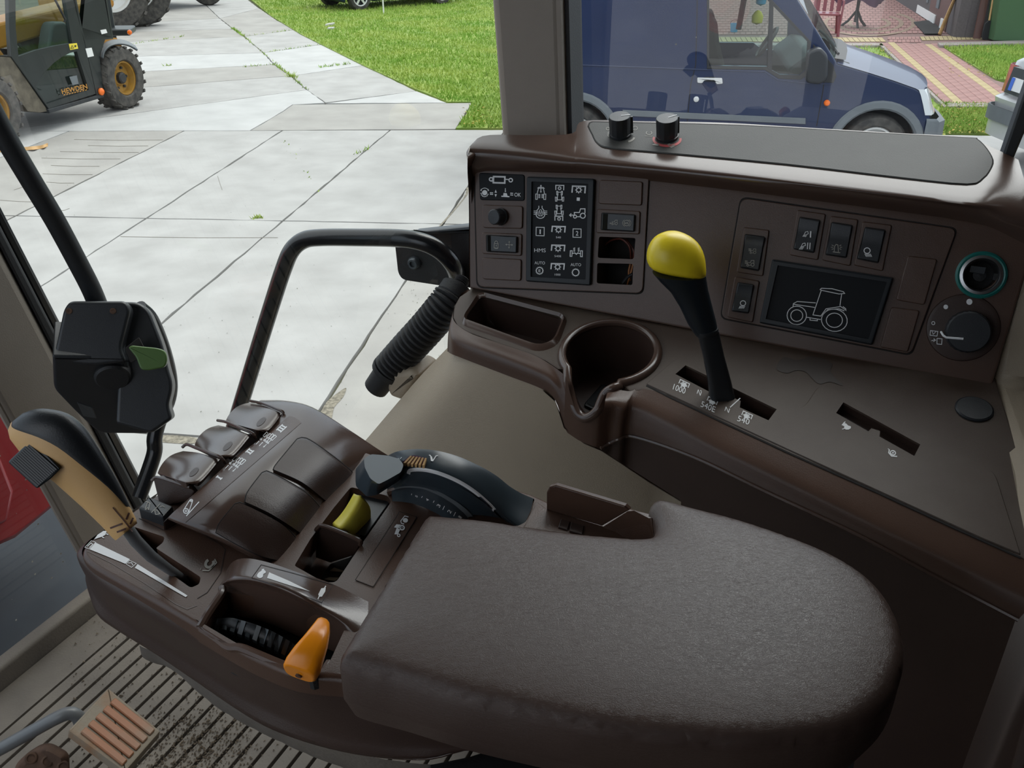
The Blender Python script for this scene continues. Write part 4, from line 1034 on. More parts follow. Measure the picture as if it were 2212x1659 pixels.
q3 = Z(1585, 69); bk2 = thing('bucket', 'small teal toy bucket standing on the terrace beyond the van window', 'bucket', tuple(q3))
MB().lathe(q3, UP, [(.07, 0), (.09, .17), (.085, .17), (.065, .01), (.001, .01)], 18).build('body', M['sky_blue'], bk2); MB().tube([q3 + Vector((.09 * math.cos(t), 0, .17 + .07 * math.sin(t))) for t in np.linspace(0, 3.14, 10)], .006, 6).build('handle', M['burg'], bk2)
# ------------------------------------------------------------------ cab shell
FZ = 1.36
def FF(px, py, f): return PL(px, py, (CAM + VF * f, VF))
flr = MB().prism([veh(1.10, -.9, FZ - .012), veh(1.10, 1.02, FZ - .012), veh(-.75, 1.02, FZ - .012), veh(-.75, -.9, FZ - .012)], (0, 0, -.05)).build('floor', M['mat_base'], None, smooth=0); struct(flr)
MB().prism([veh(1.096, -.9, FZ - .012), veh(1.096, 1.0, FZ - .012), veh(1.031, 1.0, FZ - .012), veh(1.031, -.9, FZ - .012)], (0, 0, .011)).build('mat_edge', M['mat_rib'], flr, smooth=0)
MB().slab([veh(1.125, -.9, FZ + .035), veh(1.125, 1.0, FZ + .035), veh(1.098, 1.0, FZ + .035), veh(1.098, -.9, FZ + .035)], UP, .07, .008, 3).build('front_lip', M['mat_rib'], flr)
rib0 = None
for k in range(46):
    f = 1.028 - .024 * k
    if rib0 is None:
        rib0 = MB().slab([veh(-.001, -.9, 0), veh(-.001, 1.0, 0), veh(-.0205, 1.0, 0), veh(-.0205, -.9, 0)], UP, .012, .002, 2).build('rib', M['mat_rib'], flr, smooth=35); o = rib0
    else: o = rib0.copy(); COL.objects.link(o)
    o.location = VF * f + UP * FZ
# dried mud crumbs on the mat
def mudpile():
    rs = np.random.RandomState(9); mb = MB()
    for _ in range(1500):
        if rs.rand() < .75: px, py = rs.normal(420, 70), rs.normal(1610, 45)
        else: px, py = rs.uniform(150, 560), rs.uniform(1330, 1659)
        p = Z(px, py, FZ + .001); s = rs.uniform(.0006, .0024) * (1.5 if rs.rand() < .1 else 1)
        v = [p + Vector(d) * s * rs.uniform(.6, 1.2) for d in ((1, 0, 0), (-.5, .87, 0), (-.5, -.87, 0), (0, 0, 1.1))]
        mb.add(v, [(0, 1, 3), (1, 2, 3), (2, 0, 3)])
    o = mb.build('mud_crumbs', M['mud'], None, smooth=0, recalc=False, merge=False); o['kind'] = 'stuff'; tag(o, 'crumbs of dried mud scattered over the ribbed floor mat', 'mud')
mudpile()
# roof and posts; rear bulkhead and left side closed to darken the cab, unseen
struct(MB().slab([veh(1.22, -.78, 3.08), veh(1.22, .98, 3.08), veh(.45, 1.25, 3.08), veh(-.75, 1.25, 3.08), veh(-.75, -.78, 3.08)], UP, .12, .03, 2).build('ceiling', M['headliner'], None, smooth=35))
struct(MB().prism([veh(-.75, -.8, FZ - .06), veh(-.75, 1.3, FZ - .06), veh(-.75, 1.3, 2.98), veh(-.75, -.8, 2.98)], VF * -.05).build('wall_back', M['brown_dk'], None, smooth=0))  # solid up to the roof, no rear window: shaped to cut light from behind
for i, (f, r) in enumerate(((1.13, -.72), (.35, -.8), (-.72, -.8), (-.74, 1.24))):
    struct(MB().prism([veh(f - .04, r - .04, FZ), veh(f + .04, r - .04, FZ), veh(f + .04, r + .04, FZ), veh(f - .04, r + .04, FZ)], (0, 0, 2.98 - FZ)).build('trim_%d' % (i + 3), M['pillar'], None, bevel=.012))
struct(MB().prism([veh(1.12, -.8, FZ - .02), veh(-.75, -.8, FZ - .02), veh(-.75, -.8, 2.98), veh(.12, -.8, 2.98), veh(.2, -.8, 1.8), veh(.6, -.8, 1.5), veh(1.12, -.8, 1.45)], VR * .04).build('wall_left', M['brown_dk'], None, smooth=0))  # rear half closed to the roof, added out of view to block light
# front right post: cream inside, black rubber seals outside
def ffline(a, b, f, ext): 
    A, B = FF(*a, f), FF(*b, f); d = (A - B).normalized(); return A + d * ext[0], B - d * ext[1]
pl1, pl0 = ffline((-245, 440), (172, 1189), 1.12, (.85, .12)); pb1, pb0 = ffline((-48, 440), (286, 1088), 1.12, (.89, .13)); pk1, pk0 = ffline((0, 440), (322, 1066), 1.12, (.87, .12))
pm1, pm0 = pb1.lerp(pk1, .5), pb0.lerp(pk0, .5)
AW = ray(60, 900).normalized()
post = MB().prism([pl0, pb0, pb1, pl1], AW * .07).build('trim_1', M['pillar'], None, bevel=.012, seg=3); struct(post)
MB().prism([pb0 - AW * .0, pm0, pm1, pb1], AW * .05).build('inner_seal', M['black_m'], post, bevel=.006)
MB().prism([pm0 + AW * .02, pk0 + AW * .02, pk1 + AW * .02, pm1 + AW * .02], AW * .04).build('outer_seal', M['black_gl'], post, bevel=.005)
MB().tube([pl0 + AW * .012, pl1 + AW * .012], .006, 8).build('edge_bead', M['pillar'], post)
# post between door and rear side window
def bp(f, z, r=1.235): return veh(f, r, z)
b0, b1 = RR(1080, 292, 1.235), RR(1058, 0, 1.235); c0_, c1_ = RR(1222, 292, 1.235), RR(1214, 0, 1.235)
ext = lambda lo, hi, z: lo + (hi - lo) * ((z - lo.z) / (hi.z - lo.z))
bp2 = MB().prism([ext(b0, b1, 2.0), ext(c0_, c1_, 2.0), ext(c0_, c1_, 3.0), ext(b0, b1, 3.0)], VR * .07).build('trim_2', M['pillar'], None, bevel=.014, seg=3); struct(bp2)
MB().prism([ext(c0_, c1_, 2.0) + VR * .01, ext(c0_, c1_, 2.0) + VR * .01 - VF * .006, ext(c0_, c1_, 3.0) + VR * .01 - VF * .006, ext(c0_, c1_, 3.0) + VR * .01], VR * .05).build('seal', M['black_m'], bp2, smooth=0)
MB().prism([ext(c0_, c1_, 2.0) + VR * .006 + VF * .008, ext(c0_, c1_, 2.0) + VR * .006 + VF * .001, ext(c0_, c1_, 3.0) + VR * .006 + VF * .001, ext(c0_, c1_, 3.0) + VR * .006 + VF * .008], VR * -.008).build('edge_strip', M['pillar'], bp2, smooth=0)
struct(MB().prism([veh(-.185, 1.30, FZ), veh(-.75, 1.30, FZ), veh(-.75, 1.30, 2.98), veh(-.185, 1.30, 2.98)], VR * .03).build('shade_wall_rear', M['brown_dk'], None, smooth=0))  # unseen closing wall, added to keep light off the rear right
# panes
dA0, dA1 = pk0 + VF * .05, pk1 + VF * .05; dB0, dB1 = veh(.56, 1.275, 1.36), veh(.60, 1.275, 3.0)
w1 = MB().add([veh(1.14, 1.0, 1.30), dB0, dB1, dA1, dA0], [(0, 1, 2, 3, 4)]).build('window_1', M['glass'], None, smooth=0); struct(w1)
w2 = MB().add([veh(.49, 1.29, 1.9), veh(-.80, 1.29, 1.9), veh(-.80, 1.29, 3.0), veh(.49, 1.29, 3.0)], [(0, 1, 2, 3)]).build('window_2', M['glass_side'], None, smooth=0); struct(w2)
w3 = MB().add([veh(1.15, -.68, FZ - .05), veh(1.15, .99, FZ - .05), pl1 + VF * .05, Vector((0, 0, 0)) + veh(1.17, -.68, pl1.z)], [(0, 1, 2, 3)]).build('window_3', M['glass_front'], None, smooth=0); struct(w3)
# right rear corner post and cream quarter trim
q0 = RR(2160, 352, 1.25); q1 = RR(2222, 170, 1.25); q2 = RR(2186, 352, 1.25); q3 = RR(2262, 170, 1.25)
rp = MB().prism([ext(q0, q1, 2.0), ext(q2, q3, 2.0), ext(q2, q3, 3.0), ext(q0, q1, 3.0)], VR * .05).build('trim_8', M['black'], None, bevel=.006); struct(rp)
wr = MB(); 
qa = [veh(-.145, 1.14, 1.885), veh(-.172, .86, 1.80), veh(-.175, .84, FZ), veh(-.20, 1.3, FZ), veh(-.15, 1.3, 2.0), veh(-.135, 1.20, 2.10)]
wr.prism([veh(-.140, 1.30, 3.0), veh(-.125, 1.17, 3.0), veh(-.128, 1.17, 2.12), veh(-.137, 1.10, 1.90), veh(-.172, .95, 1.868), veh(-.173, .86, 1.845), veh(-.174, .86, 1.79), veh(-.175, 1.30, 1.79)], VF * -.04)
wall_r = wr.build('wall_right', M['cream'], None, bevel=.01); struct(wall_r)
MB().prism([veh(-.20, .66, FZ), veh(-.20, 1.29, FZ), veh(-.20, 1.29, 1.80), veh(-.20, .78, 1.80)], VF * -.03).build('lower_panel', M['brown_dk'], wall_r, bevel=.008)
MB().prism([veh(-.24, .62, 1.36), veh(-.24, 1.02, 1.36), veh(-.24, 1.02, 1.60), veh(-.24, .70, 1.60)], VF * -.03).build('lower_trim', M['brown_dk'], wall_r, bevel=.01)  # cream trim coloured dark brown, its low light put into the colour
# cream side wall under the console
top = [(966, 752), (1000, 768), (1100, 806), (1190, 842), (1215, 905), (1296, 964), (1500, 1090)]
bot = [(560, 1190), (700, 1240), (850, 1300), (1000, 1340), (1150, 1380), (1300, 1400), (1500, 1420)]
lft = [(966, 752), (905, 815), (850, 880), (795, 945), (720, 1030), (560, 1190)]
rgt = [(1500, 1090), (1500, 1420)]
g = coons(top, rgt, bot, lft, 24, 16); rows = []
for j, r_ in enumerate(g):
    rows.append([RR(x, y, 1.0 - .035 * math.sin(math.pi * min(1, (i / 24) * 1.15)) ** .8 + (.05 * (1 - i / 3) ** 2 if i < 3 else 0)) for i, (x, y) in enumerate(r_)])
side_w = MB().grid(rows).build('wall_side', M['cream'], None, smooth=60); struct(side_w)
ed = [[Vector(r_[0]) for r_ in rows], [Vector(r_[0]) + VR * .12 - VF * .02 for r_ in rows]]
MB().grid(ed).build('edge', M['cream'], side_w)
bx = [RR(*p, 1.07) for p in rnd([(840, 858), (833, 838), (848, 806), (885, 800), (905, 812), (868, 868)], 8)]
MB().slab(bx, -VR, .06, .01, 3).build('buckle_box', M['cream'], side_w)

# ------------------------------------------------------------------ outside, on the tractor: red bonnet side and dark chassis
bonnet = thing('bonnet', 'red tractor bonnet corner seen through the windscreen beside the front post', 'bonnet', tuple(veh(1.8, .6, 1.2)))
pr = [(-420, 560), (-60, 760), (20, 880), (95, 980), (172, 1046), (132, 1086), (96, 1116), (36, 1166), (0, 1182), (-420, 1290)]
fr_ = [FF(x, y, 1.36) for x, y in pr]
MB().loft([fr_, [p + VF * .1 + (p - fr_[5]) * .04 for p in fr_], [p + VF * 1.3 - VR * .15 for p in fr_]]).build('side_panel', M['red'], bonnet, bevel=.012)
MB().prism([FF(x, y, 1.345) for x, y in [(-30, 900), (34, 1060), (20, 1130), (-30, 1150)]], VF * .03).build('raised_facet', M['red'], bonnet, bevel=.01)
tr_ = thing('tractor_chassis', 'dark tractor chassis below the windscreen', 'chassis', tuple(veh(1.0, .2, .9)))
MB().prism([veh(2.9, -.3, .55), veh(-1.2, -.3, .55), veh(-1.2, -.3, 1.25), veh(2.9, -.3, 1.15)], VR * .75).build('engine_block', M['dark_under'], tr_, smooth=0)
MB().prism([veh(1.05, -.85, 1.20), veh(-1.2, -.85, 1.20), veh(-1.2, -.85, 1.28), veh(1.05, -.85, 1.28)], VR * 1.8).build('floor_frame', M['dark_under'], tr_, smooth=0)
MB().prism([veh(3.2, .35, .25), veh(1.25, .35, .25), veh(1.25, .35, 1.24), veh(3.2, .35, 1.20)], VR * .72).build('shade_block', M['dark_under'], tr_, smooth=0)  # dark block added, standing in for shade below the bonnet
wheel(tr_, veh(-.6, 1.35, .85), VR, .85, .5, .45, M['red'], lugs=18); wheel(tr_, veh(-.6, -1.35, .85), -VR, .85, .5, .45, M['red'], lugs=18)
wheel(tr_, veh(2.3, .95, .62), VR, .62, .4, .32, M['red'], lugs=18); wheel(tr_, veh(2.3, -.75, .62), -VR, .62, .4, .32, M['red'], lugs=18)

# ------------------------------------------------------------------ pedal and its arm
ped = thing('pedal', 'worn orange foot pedal with muddy grooves above the ribbed floor mat', 'pedal', tuple(Z(235, 1570, FZ)))
PZ = FZ + .10
pn = (UP * .93 - VF * .30 + VR * .1).normalized(); PPL = (Z(245, 1570, PZ), pn)
pq = [PL(*p, PPL) for p in rnd([(146, 1577), (234, 1484), (348, 1578), (270, 1668)], 6)]
MB().slab(pq, pn, .012, .004, 2).build('plate', M['pedal'], ped)
for k in range(5):
    t0, t1 = (k + .12) / 5, (k + .86) / 5
    a, b, c, d = Vector((158, 1575)), Vector((238, 1497)), Vector((342, 1580)), Vector((268, 1662))
    L0, L1_ = b.lerp(a, t0), b.lerp(a, t1); R0, R1 = c.lerp(d, t0), c.lerp(d, t1)
    MB().slab([PL(*p, PPL) + pn * .003 for p in rnd([L0.lerp(R0, .12), L0.lerp(R0, .95), L1_.lerp(R1, .95), L1_.lerp(R1, .12)], 3)], pn, .004, .0012, 1).build('tread_bar', M['pedal_o'], ped)
arm = [C(-60, 1650, 1.20), C(0, 1618, 1.19), C(60, 1585, 1.185), C(120, 1552, 1.18), C(150, 1541, 1.185), C(168, 1548, 1.19), C(178, 1570, 1.195), C(190, 1590, 1.20)]
MB().tube([Vector(p) for p in crv(arm, 5)], .0088, 12).build('arm', M['lever_grey'], ped)
hub = thing('pedal_bracket', 'rusty steel pedal bracket with three bolts at the bottom left corner', 'bracket', tuple(Z(90, 1690, FZ)))
hq = [C(x, y, 1.17) for x, y in rnd([(34, 1650), (60, 1625), (90, 1606), (112, 1604), (150, 1626), (152, 1690), (20, 1700)], 12)]
MB().slab(hq, (CAM - C(90, 1650, 1.17)), .04, .01, 3).build('plate', M['rust'], hub)
for x, y in ((67, 1638), (102, 1645), (136, 1656)):
    p = C(x, y, 1.166); MB().lathe(p, CAM - p, [(.0075, -.004), (.0075, .0012), (.0065, .002), (.005, .002), (.0048, .0008), (.001, .0008)], 14).build('bolt', M['rust'], hub)
# ------------------------------------------------------------------ right-hand console
def tilt(deg): return UP * math.cos(math.radians(deg)) - VR * math.sin(math.radians(deg))
CTN = tilt(15); CT = (veh(0, 1.09, 1.9), CTN)
PPN = tilt(70); PP = (veh(0, 1.09, 1.9), PPN)
LTN = tilt(17); LT = (veh(0, 1.163, 2.105), LTN)
def off(pl, d): return (pl[0] + pl[1] * d, pl[1])
con = thing('console', 'brown moulded side console with cup holder, tray and lever slots right of the armrest', 'console', tuple(veh(.1, 1.05, FZ)))
ct = lambda x, y: PL(x, y, CT)
# cup circle on the top plane
cc = ct(1317, 762); ce = VF; cs2 = CTN.cross(VF).normalized()
if cs2.dot(VR) < 0: cs2 = -cs2
CR = .0605
def cang(px, py): d = ct(px, py) - cc; return math.atan2(d.dot(cs2), d.dot(ce))
aL, aR = cang(1220, 800), cang(1342, 832)
def cpt(a, r=CR, h=0): return cc + ce * (math.cos(a) * r) + cs2 * (math.sin(a) * r) + CTN * h
# go from the right lip round the back to the left lip
if (aL - aR) % (2 * math.pi) < math.pi: a_from, a_to = aR, aR - ((aR - aL) % (2 * math.pi))
else: a_from, a_to = aR, aR + ((aL - aR) % (2 * math.pi))
arc = [a_from + (a_to - a_from) * i / 40 for i in range(41)]
seam = [(2205, 1205), (2060, 1140), (1900, 1066), (1700, 977), (1550, 907), (1440, 855), (1390, 842), (1362, 846)]
leftb = [(1205, 797), (1180, 780), (1150, 766), (1080, 742), (1010, 717), (988, 704), (978, 685), (980, 660), (992, 640), (1013, 626)]
BKO = (VR * math.cos(math.radians(15)) + UP * math.sin(math.radians(15))) * .03
outl = [ct(1013, 622) + BKO * .4, ct(1300, 676) + BKO, ct(1700, 751) + BKO, ct(2143, 834) + BKO] + [ct(2212, 1005), ct(2330, 1262)] + [ct(*p) for p in seam] + [cpt(a) for a in arc] + [ct(*p) for p in leftb]
tray = [ct(*p) for p in rnd([(1004, 690), (1040, 642), (1216, 688), (1196, 736), (1165, 748)], [10, 12, 12, 14, 18])]
slot1 = [ct(*p) for p in [(1459, 808), (1481, 789), (1678, 884), (1660, 908), (1602, 882), (1599, 862), (1577, 853), (1566, 866), (1530, 848), (1534, 832), (1526, 829), (1514, 838)]]
slot1 = [ct(*p) for p in [(1459, 808), (1481, 789), (1678, 884), (1660, 908), (1598, 880), (1600, 866), (1584, 859), (1573, 868), (1530, 845)]]
slot2 = [ct(*p) for p in [(1806, 892), (1822, 869), (1988, 960), (1975, 985), (1900, 943), (1901, 931), (1882, 925), (1876, 932)]]
topmb = MB().slab(outl, CTN, .010, .003, 2, holes=[tray, slot1, slot2], hole_depth=.02, bottom=False)
CTOP = topmb.build('top', M['brown_dusty'], con, smooth=40)
bv_top = surf_plane(CT)
# inner cavities
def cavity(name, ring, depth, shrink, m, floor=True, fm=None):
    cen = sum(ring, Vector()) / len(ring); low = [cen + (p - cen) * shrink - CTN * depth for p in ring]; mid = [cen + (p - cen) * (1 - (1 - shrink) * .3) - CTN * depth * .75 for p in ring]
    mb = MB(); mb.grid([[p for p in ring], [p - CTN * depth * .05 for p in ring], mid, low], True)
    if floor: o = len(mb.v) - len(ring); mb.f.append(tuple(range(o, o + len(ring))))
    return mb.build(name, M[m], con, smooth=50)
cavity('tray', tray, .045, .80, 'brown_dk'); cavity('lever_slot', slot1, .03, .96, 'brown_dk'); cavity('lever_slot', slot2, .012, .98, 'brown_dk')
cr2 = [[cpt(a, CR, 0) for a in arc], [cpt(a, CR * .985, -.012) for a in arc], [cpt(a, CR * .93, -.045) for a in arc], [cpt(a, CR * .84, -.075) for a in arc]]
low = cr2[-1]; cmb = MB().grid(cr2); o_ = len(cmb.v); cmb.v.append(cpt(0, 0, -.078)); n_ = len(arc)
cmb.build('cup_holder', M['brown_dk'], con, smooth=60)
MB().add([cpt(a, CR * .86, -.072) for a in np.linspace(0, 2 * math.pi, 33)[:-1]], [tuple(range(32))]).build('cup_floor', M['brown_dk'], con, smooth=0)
# raised lips
def lip(name, path, r, m='brown_gl'): return MB().tube(path, r, 10).build(name, M[m], con)
trim_t = [ct(*p) for p in rnd([(998, 694), (1036, 636), (1222, 686), (1202, 742), (1164, 756)], [14, 14, 16, 16, 20])]
lp = MB(); n = len(tray)
ring_o = [ct(*p) - CTN * .002 for p in rnd([(990, 703), (1031, 628), (1231, 683), (1208, 748), (1164, 765)], [18, 16, 18, 18, 22])]
ring_m = [ct(*p) + CTN * .006 for p in rnd([(999, 694), (1037, 636), (1222, 686), (1201, 741), (1164, 754)], [14, 14, 15, 16, 20])]
ring_i = [ct(*p) + CTN * .002 for p in rnd([(1004, 690), (1040, 642), (1216, 688), (1196, 736), (1165, 748)], [10, 12, 12, 14, 18])]
MB().grid([ring_o, ring_m, ring_i], True).build('tray_lip', M['brown_gl'], con, smooth=80)
U = [(1338, 834), (1322, 840), (1307, 850), (1298, 868), (1291, 885), (1279, 897), (1264, 903), (1250, 896), (1240, 878), (1232, 850), (1224, 818)]
UR = [ct(*U[0]), ct(*U[1])] + [RR(x, y, r) for (x, y), r in zip(U[2:-1], (.957, .950, .944, .941, .94, .943, .948, .956))] + [ct(*U[-1])]
path_l = [cpt(a, CR + .002, .001) for a in arc] + [Vector(p) for p in crv(UR[::-1], 4)][1:] ; path_l += path_l[:2]
lip('cup_lip', path_l, [(.0062, .0055)] * len(path_l))
# throat of the notch, from the front lip back to the bottom of the cup
inn = []
for i, p in enumerate(UR):
    t = i / (len(UR) - 1); a = a_from + ((a_to - a_from) if t > .5 else 0); w = abs(t - .5) * 2
    e = cpt(a, CR * (.84 + .16 * w), -.072 * (1 - w ** 3)); e2_ = cpt((aL + aR) / 2 if abs(aL - aR) < math.pi else (aL + aR) / 2 + math.pi, CR * .9, -.072); inn.append(e.lerp(e2_, (1 - w) * .8))
MB().grid([[Vector(p) for p in crv(UR, 3)], [Vector(p) for p in crv(inn, 3)]]).build('cup_throat', M['brown_dk'], con, smooth=60)
# rolled front edge and front face
K = [((1312, 849), (1306, 872), (1300, 925), (1298, 968)), ((1330, 842), (1326, 872), (1320, 915), (1316, 957)), ((1362, 845), (1350, 878), (1342, 915), (1338, 948)), ((1400, 840), (1380, 878), (1374, 912), (1372, 943)), ((1550, 907), (1528, 948), (1515, 968), (1500, 987)),
     ((1700, 977), (1680, 1020), (1665, 1040), (1650, 1059)), ((1900, 1066), (1880, 1116), (1865, 1135), (1850, 1153)), ((2060, 1140), (2040, 1196), (2030, 1220), (2020, 1244)), ((2240, 1222), (2235, 1290), (2220, 1315), (2200, 1338))]
rows = [[], [], [], []]
for a, b, c_, d in K:
    p = ct(*a); rs_ = p.dot(VR); rows[0].append(p)
    rows[1].append(RR(*b, rs_ - .024)); rows[2].append(RR(*c_, rs_ - .030)); rows[3].append(RR(*d, rs_ - .032))
FR = patch(rows, 5, 4)
MB().grid(FR).build('front_roll', M['brown'], con, smooth=70)
MB().tube([p - CTN * .0005 for p in [ct(*q) for q in seam[:6]] + [ct(1397, 833)]], .0016, 6).build('seam', M['seam'], con)
arcrow = FR[-1]
low1 = []
for p in arcrow:
    x, y = pix(p); r_ = p.dot(VR) + .010
    low1.append(RR(x, 972 + (x - 1298) * .634, r_) if x < 1500 else Vector((p.x, p.y, 0)) + VR * .012 + UP * (p.z * .5 + 1.6 * .5))
lowp = [[p + VR * .002 for p in arcrow], [p + VR * .010 - UP * .003 for p in arcrow], low1, [q if pix(p)[0] < 1500 else Vector((p.x, p.y, 0)) + VR * .03 + UP * FZ for p, q in zip(arcrow, low1)]]
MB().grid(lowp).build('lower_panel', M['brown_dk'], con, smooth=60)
MB().tube([p - VR * .001 for p in arcrow], .0022, 6).build('panel_edge', M['brown_gl'], con)
# wall below the tray and round the notch
W = [((1013, 624), (1011, 640), (1008, 660), 1.11), ((992, 640), (980, 690), (975, 748), 1.04), ((978, 686), (970, 722), (968, 760), 1.005), ((1010, 717), (1005, 742), (1004, 776), .985), ((1080, 742), (1092, 775), (1098, 812), .972), ((1150, 766), (1166, 805), (1172, 841), .962), ((1190, 788), (1198, 828), (1200, 866), .955), ((1222, 812), (1222, 868), (1218, 922), .947)]
rows = [[], [], []]
for a, b, c_, r in W:
    p = ct(*a); rows[0].append(p); rows[1].append(RR(*b, min(p.dot(VR), r + .004) if r < 1.03 else p.dot(VR) - .01)); rows[2].append(RR(*c_, r))
MB().grid(patch(rows, 5, 5)).build('front_wall', M['brown'], con, smooth=70)
N = [((1222, 812), (1218, 922), .947), ((1232, 852), (1226, 935), .945), ((1241, 880), (1236, 942), .943), ((1252, 899), (1248, 950), .941), ((1264, 906), (1262, 957), .940), ((1279, 900), (1276, 962), .940), ((1290, 887), (1284, 965), .940), ((1299, 870), (1292, 967), .942), ((1308, 852), (1299, 972), .946)]
MB().grid([[RR(*a, r) for a, b, r in N], [RR(*b, r) for a, b, r in N]]).build('front_wall', M['brown'], con, smooth=60)
# bracket strip below, joining the cream trim
N2 = [((1172, 843), .958), ((1200, 868), .953), ((1218, 924), .945), ((1262, 958), .941), ((1300, 974), .943), ((1340, 1000), .95), ((1400, 1040), .955), ((1500, 1100), .955)]
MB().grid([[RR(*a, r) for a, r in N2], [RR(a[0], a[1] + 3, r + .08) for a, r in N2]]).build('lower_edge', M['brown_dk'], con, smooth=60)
# lever plate: faint raised plate around the slots
LP = rnd([(1395, 829), (1462, 772), (1640, 862), (1722, 884), (1742, 872), (1768, 832), (1800, 838), (2120, 1005), (2150, 1020), (2206, 1198), (2120, 1162), (1700, 970)], [4, 12, 30, 14, 10, 14, 16, 20, 20, 4, 4, 4])
LPL = off(CT, .0012)
MB().slab([PL(*p, LPL) for p in LP], CTN, .003, .001, 1, holes=[[PL(*pix(p), LPL) for p in slot1], [PL(*pix(p), LPL) for p in slot2]], bottom=False).build('lever_plate', M['brown_dusty'], con, smooth=30)
capc = ct(2104, 885); MB().lathe(capc, CTN, [(.0205, -.002), (.0205, .002), (.0185, .0032), (.001, .0032)], 28).build('cap', M['black'], con, smooth=20)
# printed marks by the slots
sp = surf_plane(LPL, .0006); ik = Ink(sp)
def pto(c, rot=.47):
    c = Vector(c); ux = Vector((.90, .43)); uy = Vector((-.38, .93)); q = lambda x, y: tuple(c + ux * x + uy * y)
    ik.line([q(-11, 2), q(-11, -7), q(11, -7), q(11, 2)], 1.8); ik.poly([q(6.5 * math.cos(t), 5 * math.sin(t)) for t in np.linspace(0, 6.283, 13)[:-1]])
    for t in np.linspace(0, 6.283, 7)[:-1]: ik.line([q(4 * math.cos(t), 3 * math.sin(t)), q(8.2 * math.cos(t), 6.2 * math.sin(t))], 2.6)
pto((1477, 831)); pto((1538, 868)); pto((1613, 899))
def txt(s, a, b, hgt=(3.5, -12)): ik.text(s, a, b, (a[0] + hgt[0], a[1] + hgt[1]))
txt('1000', (1453, 841), (1479, 851)); txt('540E', (1513, 878), (1543, 891)); txt('540', (1592, 909), (1617, 918)); txt('N', (1505, 850), (1513, 855), (3, -9)); txt('N', (1565, 887), (1574, 892), (3, -9))
ik.circ((1514, 844), 1.2, fill=True); ik.line([(1577, 880), (1599, 860)], 2.2)
ik.build('speed_marks', M['ink'], con); ik = Ink(sp)
ik.poly([(1818, 918), (1822, 913), (1828, 915), (1832, 919), (1838, 921), (1838, 925), (1833, 928), (1827, 928), (1823, 925), (1824, 921)]); ik.line([(1822, 914), (1826, 911)], 2); ik.line([(1824, 926), (1819, 927)], 1.6); ik.build('hare_mark', M['ink'], con); ik = Ink(sp)
ik.circ((1929, 978), 5.5, 4.5, w=2.4, rot=25); ik.circ((1929, 978), 2, fill=True); ik.line([(1921, 971), (1920, 978), (1926, 985), (1938, 986)], 2.6); ik.line([(1921, 971), (1918, 969)], 1.2)
ik.build('snail_mark', M['ink'], con)
S_ = lambda x, y: (1380 + x / 2.659, 740 + y / 2.659); k = Ink(surf_plane(off(CT, .0004), .0003))
k.poly(crv([S_(790, 150), S_(830, 85), S_(910, 100), S_(990, 80), S_(1060, 90), S_(1110, 125), S_(1100, 170), S_(1170, 245), S_(1100, 225), S_(1030, 235), S_(960, 170), S_(900, 160), S_(850, 175)], 5, True)); k.build('stain', M['stain'], con)
# phone-like box lying in the cup
ph = MB().slab([cpt(0, 0, -.068) + ce * x + cs2 * y for x, y in rnd([(-.018, -.05), (.028, -.036), (.018, .012), (-.030, 0)], .005)], CTN, .007, .002, 2)
pht = thing('box', 'small black glossy box lying in the bottom of the cup holder', 'box', tuple(cpt(0, 0, -.072)))
ph.build('case', M['black_gl'], pht)
MB().slab([cpt(0, 0, -.0675) + ce * x + cs2 * y for x, y in rnd([(-.015, -.046), (.024, -.033), (.015, .008), (-.026, -.002)], .004)], CTN, .001, .0004, 1).build('screen', M['display'], pht)

# ------------------------------------------------------------------ upright panel body and brow
pan = thing('dashboard', 'brown upright dashboard panel carrying switch blocks below the window ledge', 'panel', tuple(veh(.2, 1.12, 1.9)))
pp = lambda x, y, d=0: PL(x, y, off(PP, d))
def popen(px): return [pp(*p) for p in px]
OP1, OP2 = rnd([(1294, 511), (1373, 514), (1369, 560), (1291, 557)], 5), rnd([(1290, 568), (1368, 570), (1366, 616), (1289, 612)], 5)
SOCK = [(2119 + 38 * math.cos(t) * 1.0 + 0 * t, 594 + 33 * math.sin(t) - 6 * math.cos(t)) for t in np.linspace(0, 6.283, 29)[:-1]]
pbody = [pp(*p) for p in [(1013, 622), (1010, 420), (1012, 372), (1250, 366), (1560, 396), (1950, 446), (2230, 500), (2226, 560), (2143, 836)]]
PB = MB().slab(pbody, PPN, .07, .004, 2, holes=[popen(OP1), popen(OP2), popen(SOCK)], hole_depth=.055)
PB.build('body', M['brown'], pan, smooth=40)
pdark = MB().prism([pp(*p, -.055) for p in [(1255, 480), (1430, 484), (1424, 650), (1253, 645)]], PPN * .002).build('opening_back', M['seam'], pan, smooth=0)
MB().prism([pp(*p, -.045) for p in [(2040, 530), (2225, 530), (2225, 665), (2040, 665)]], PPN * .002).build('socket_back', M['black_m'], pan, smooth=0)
B_ = [((1012, 330), (1010, 345), (1010, 375), (1013, 420)), ((1042, 294), (1020, 322), (1030, 352), (1032, 376)), ((1150, 292), (1150, 325), (1150, 350), (1150, 372)), ((1236, 288), (1232, 324), (1234, 352), (1236, 374)),
      ((1262, 261), (1262, 316), (1258, 350), (1256, 376)), ((1400, 262), (1400, 340), (1400, 366), (1400, 390)), ((1560, 265), (1560, 356), (1560, 383), (1560, 408)), ((1750, 276), (1750, 380), (1750, 406), (1750, 432)),
      ((1950, 288), (1950, 405), (1950, 432), (1950, 458)), ((2085, 296), (2100, 424), (2105, 452), (2110, 482)), ((2142, 318), (2160, 410), (2175, 470), (2180, 510)), ((2200, 345), (2215, 400), (2226, 470), (2236, 540))]
rows = [[], [], [], []]
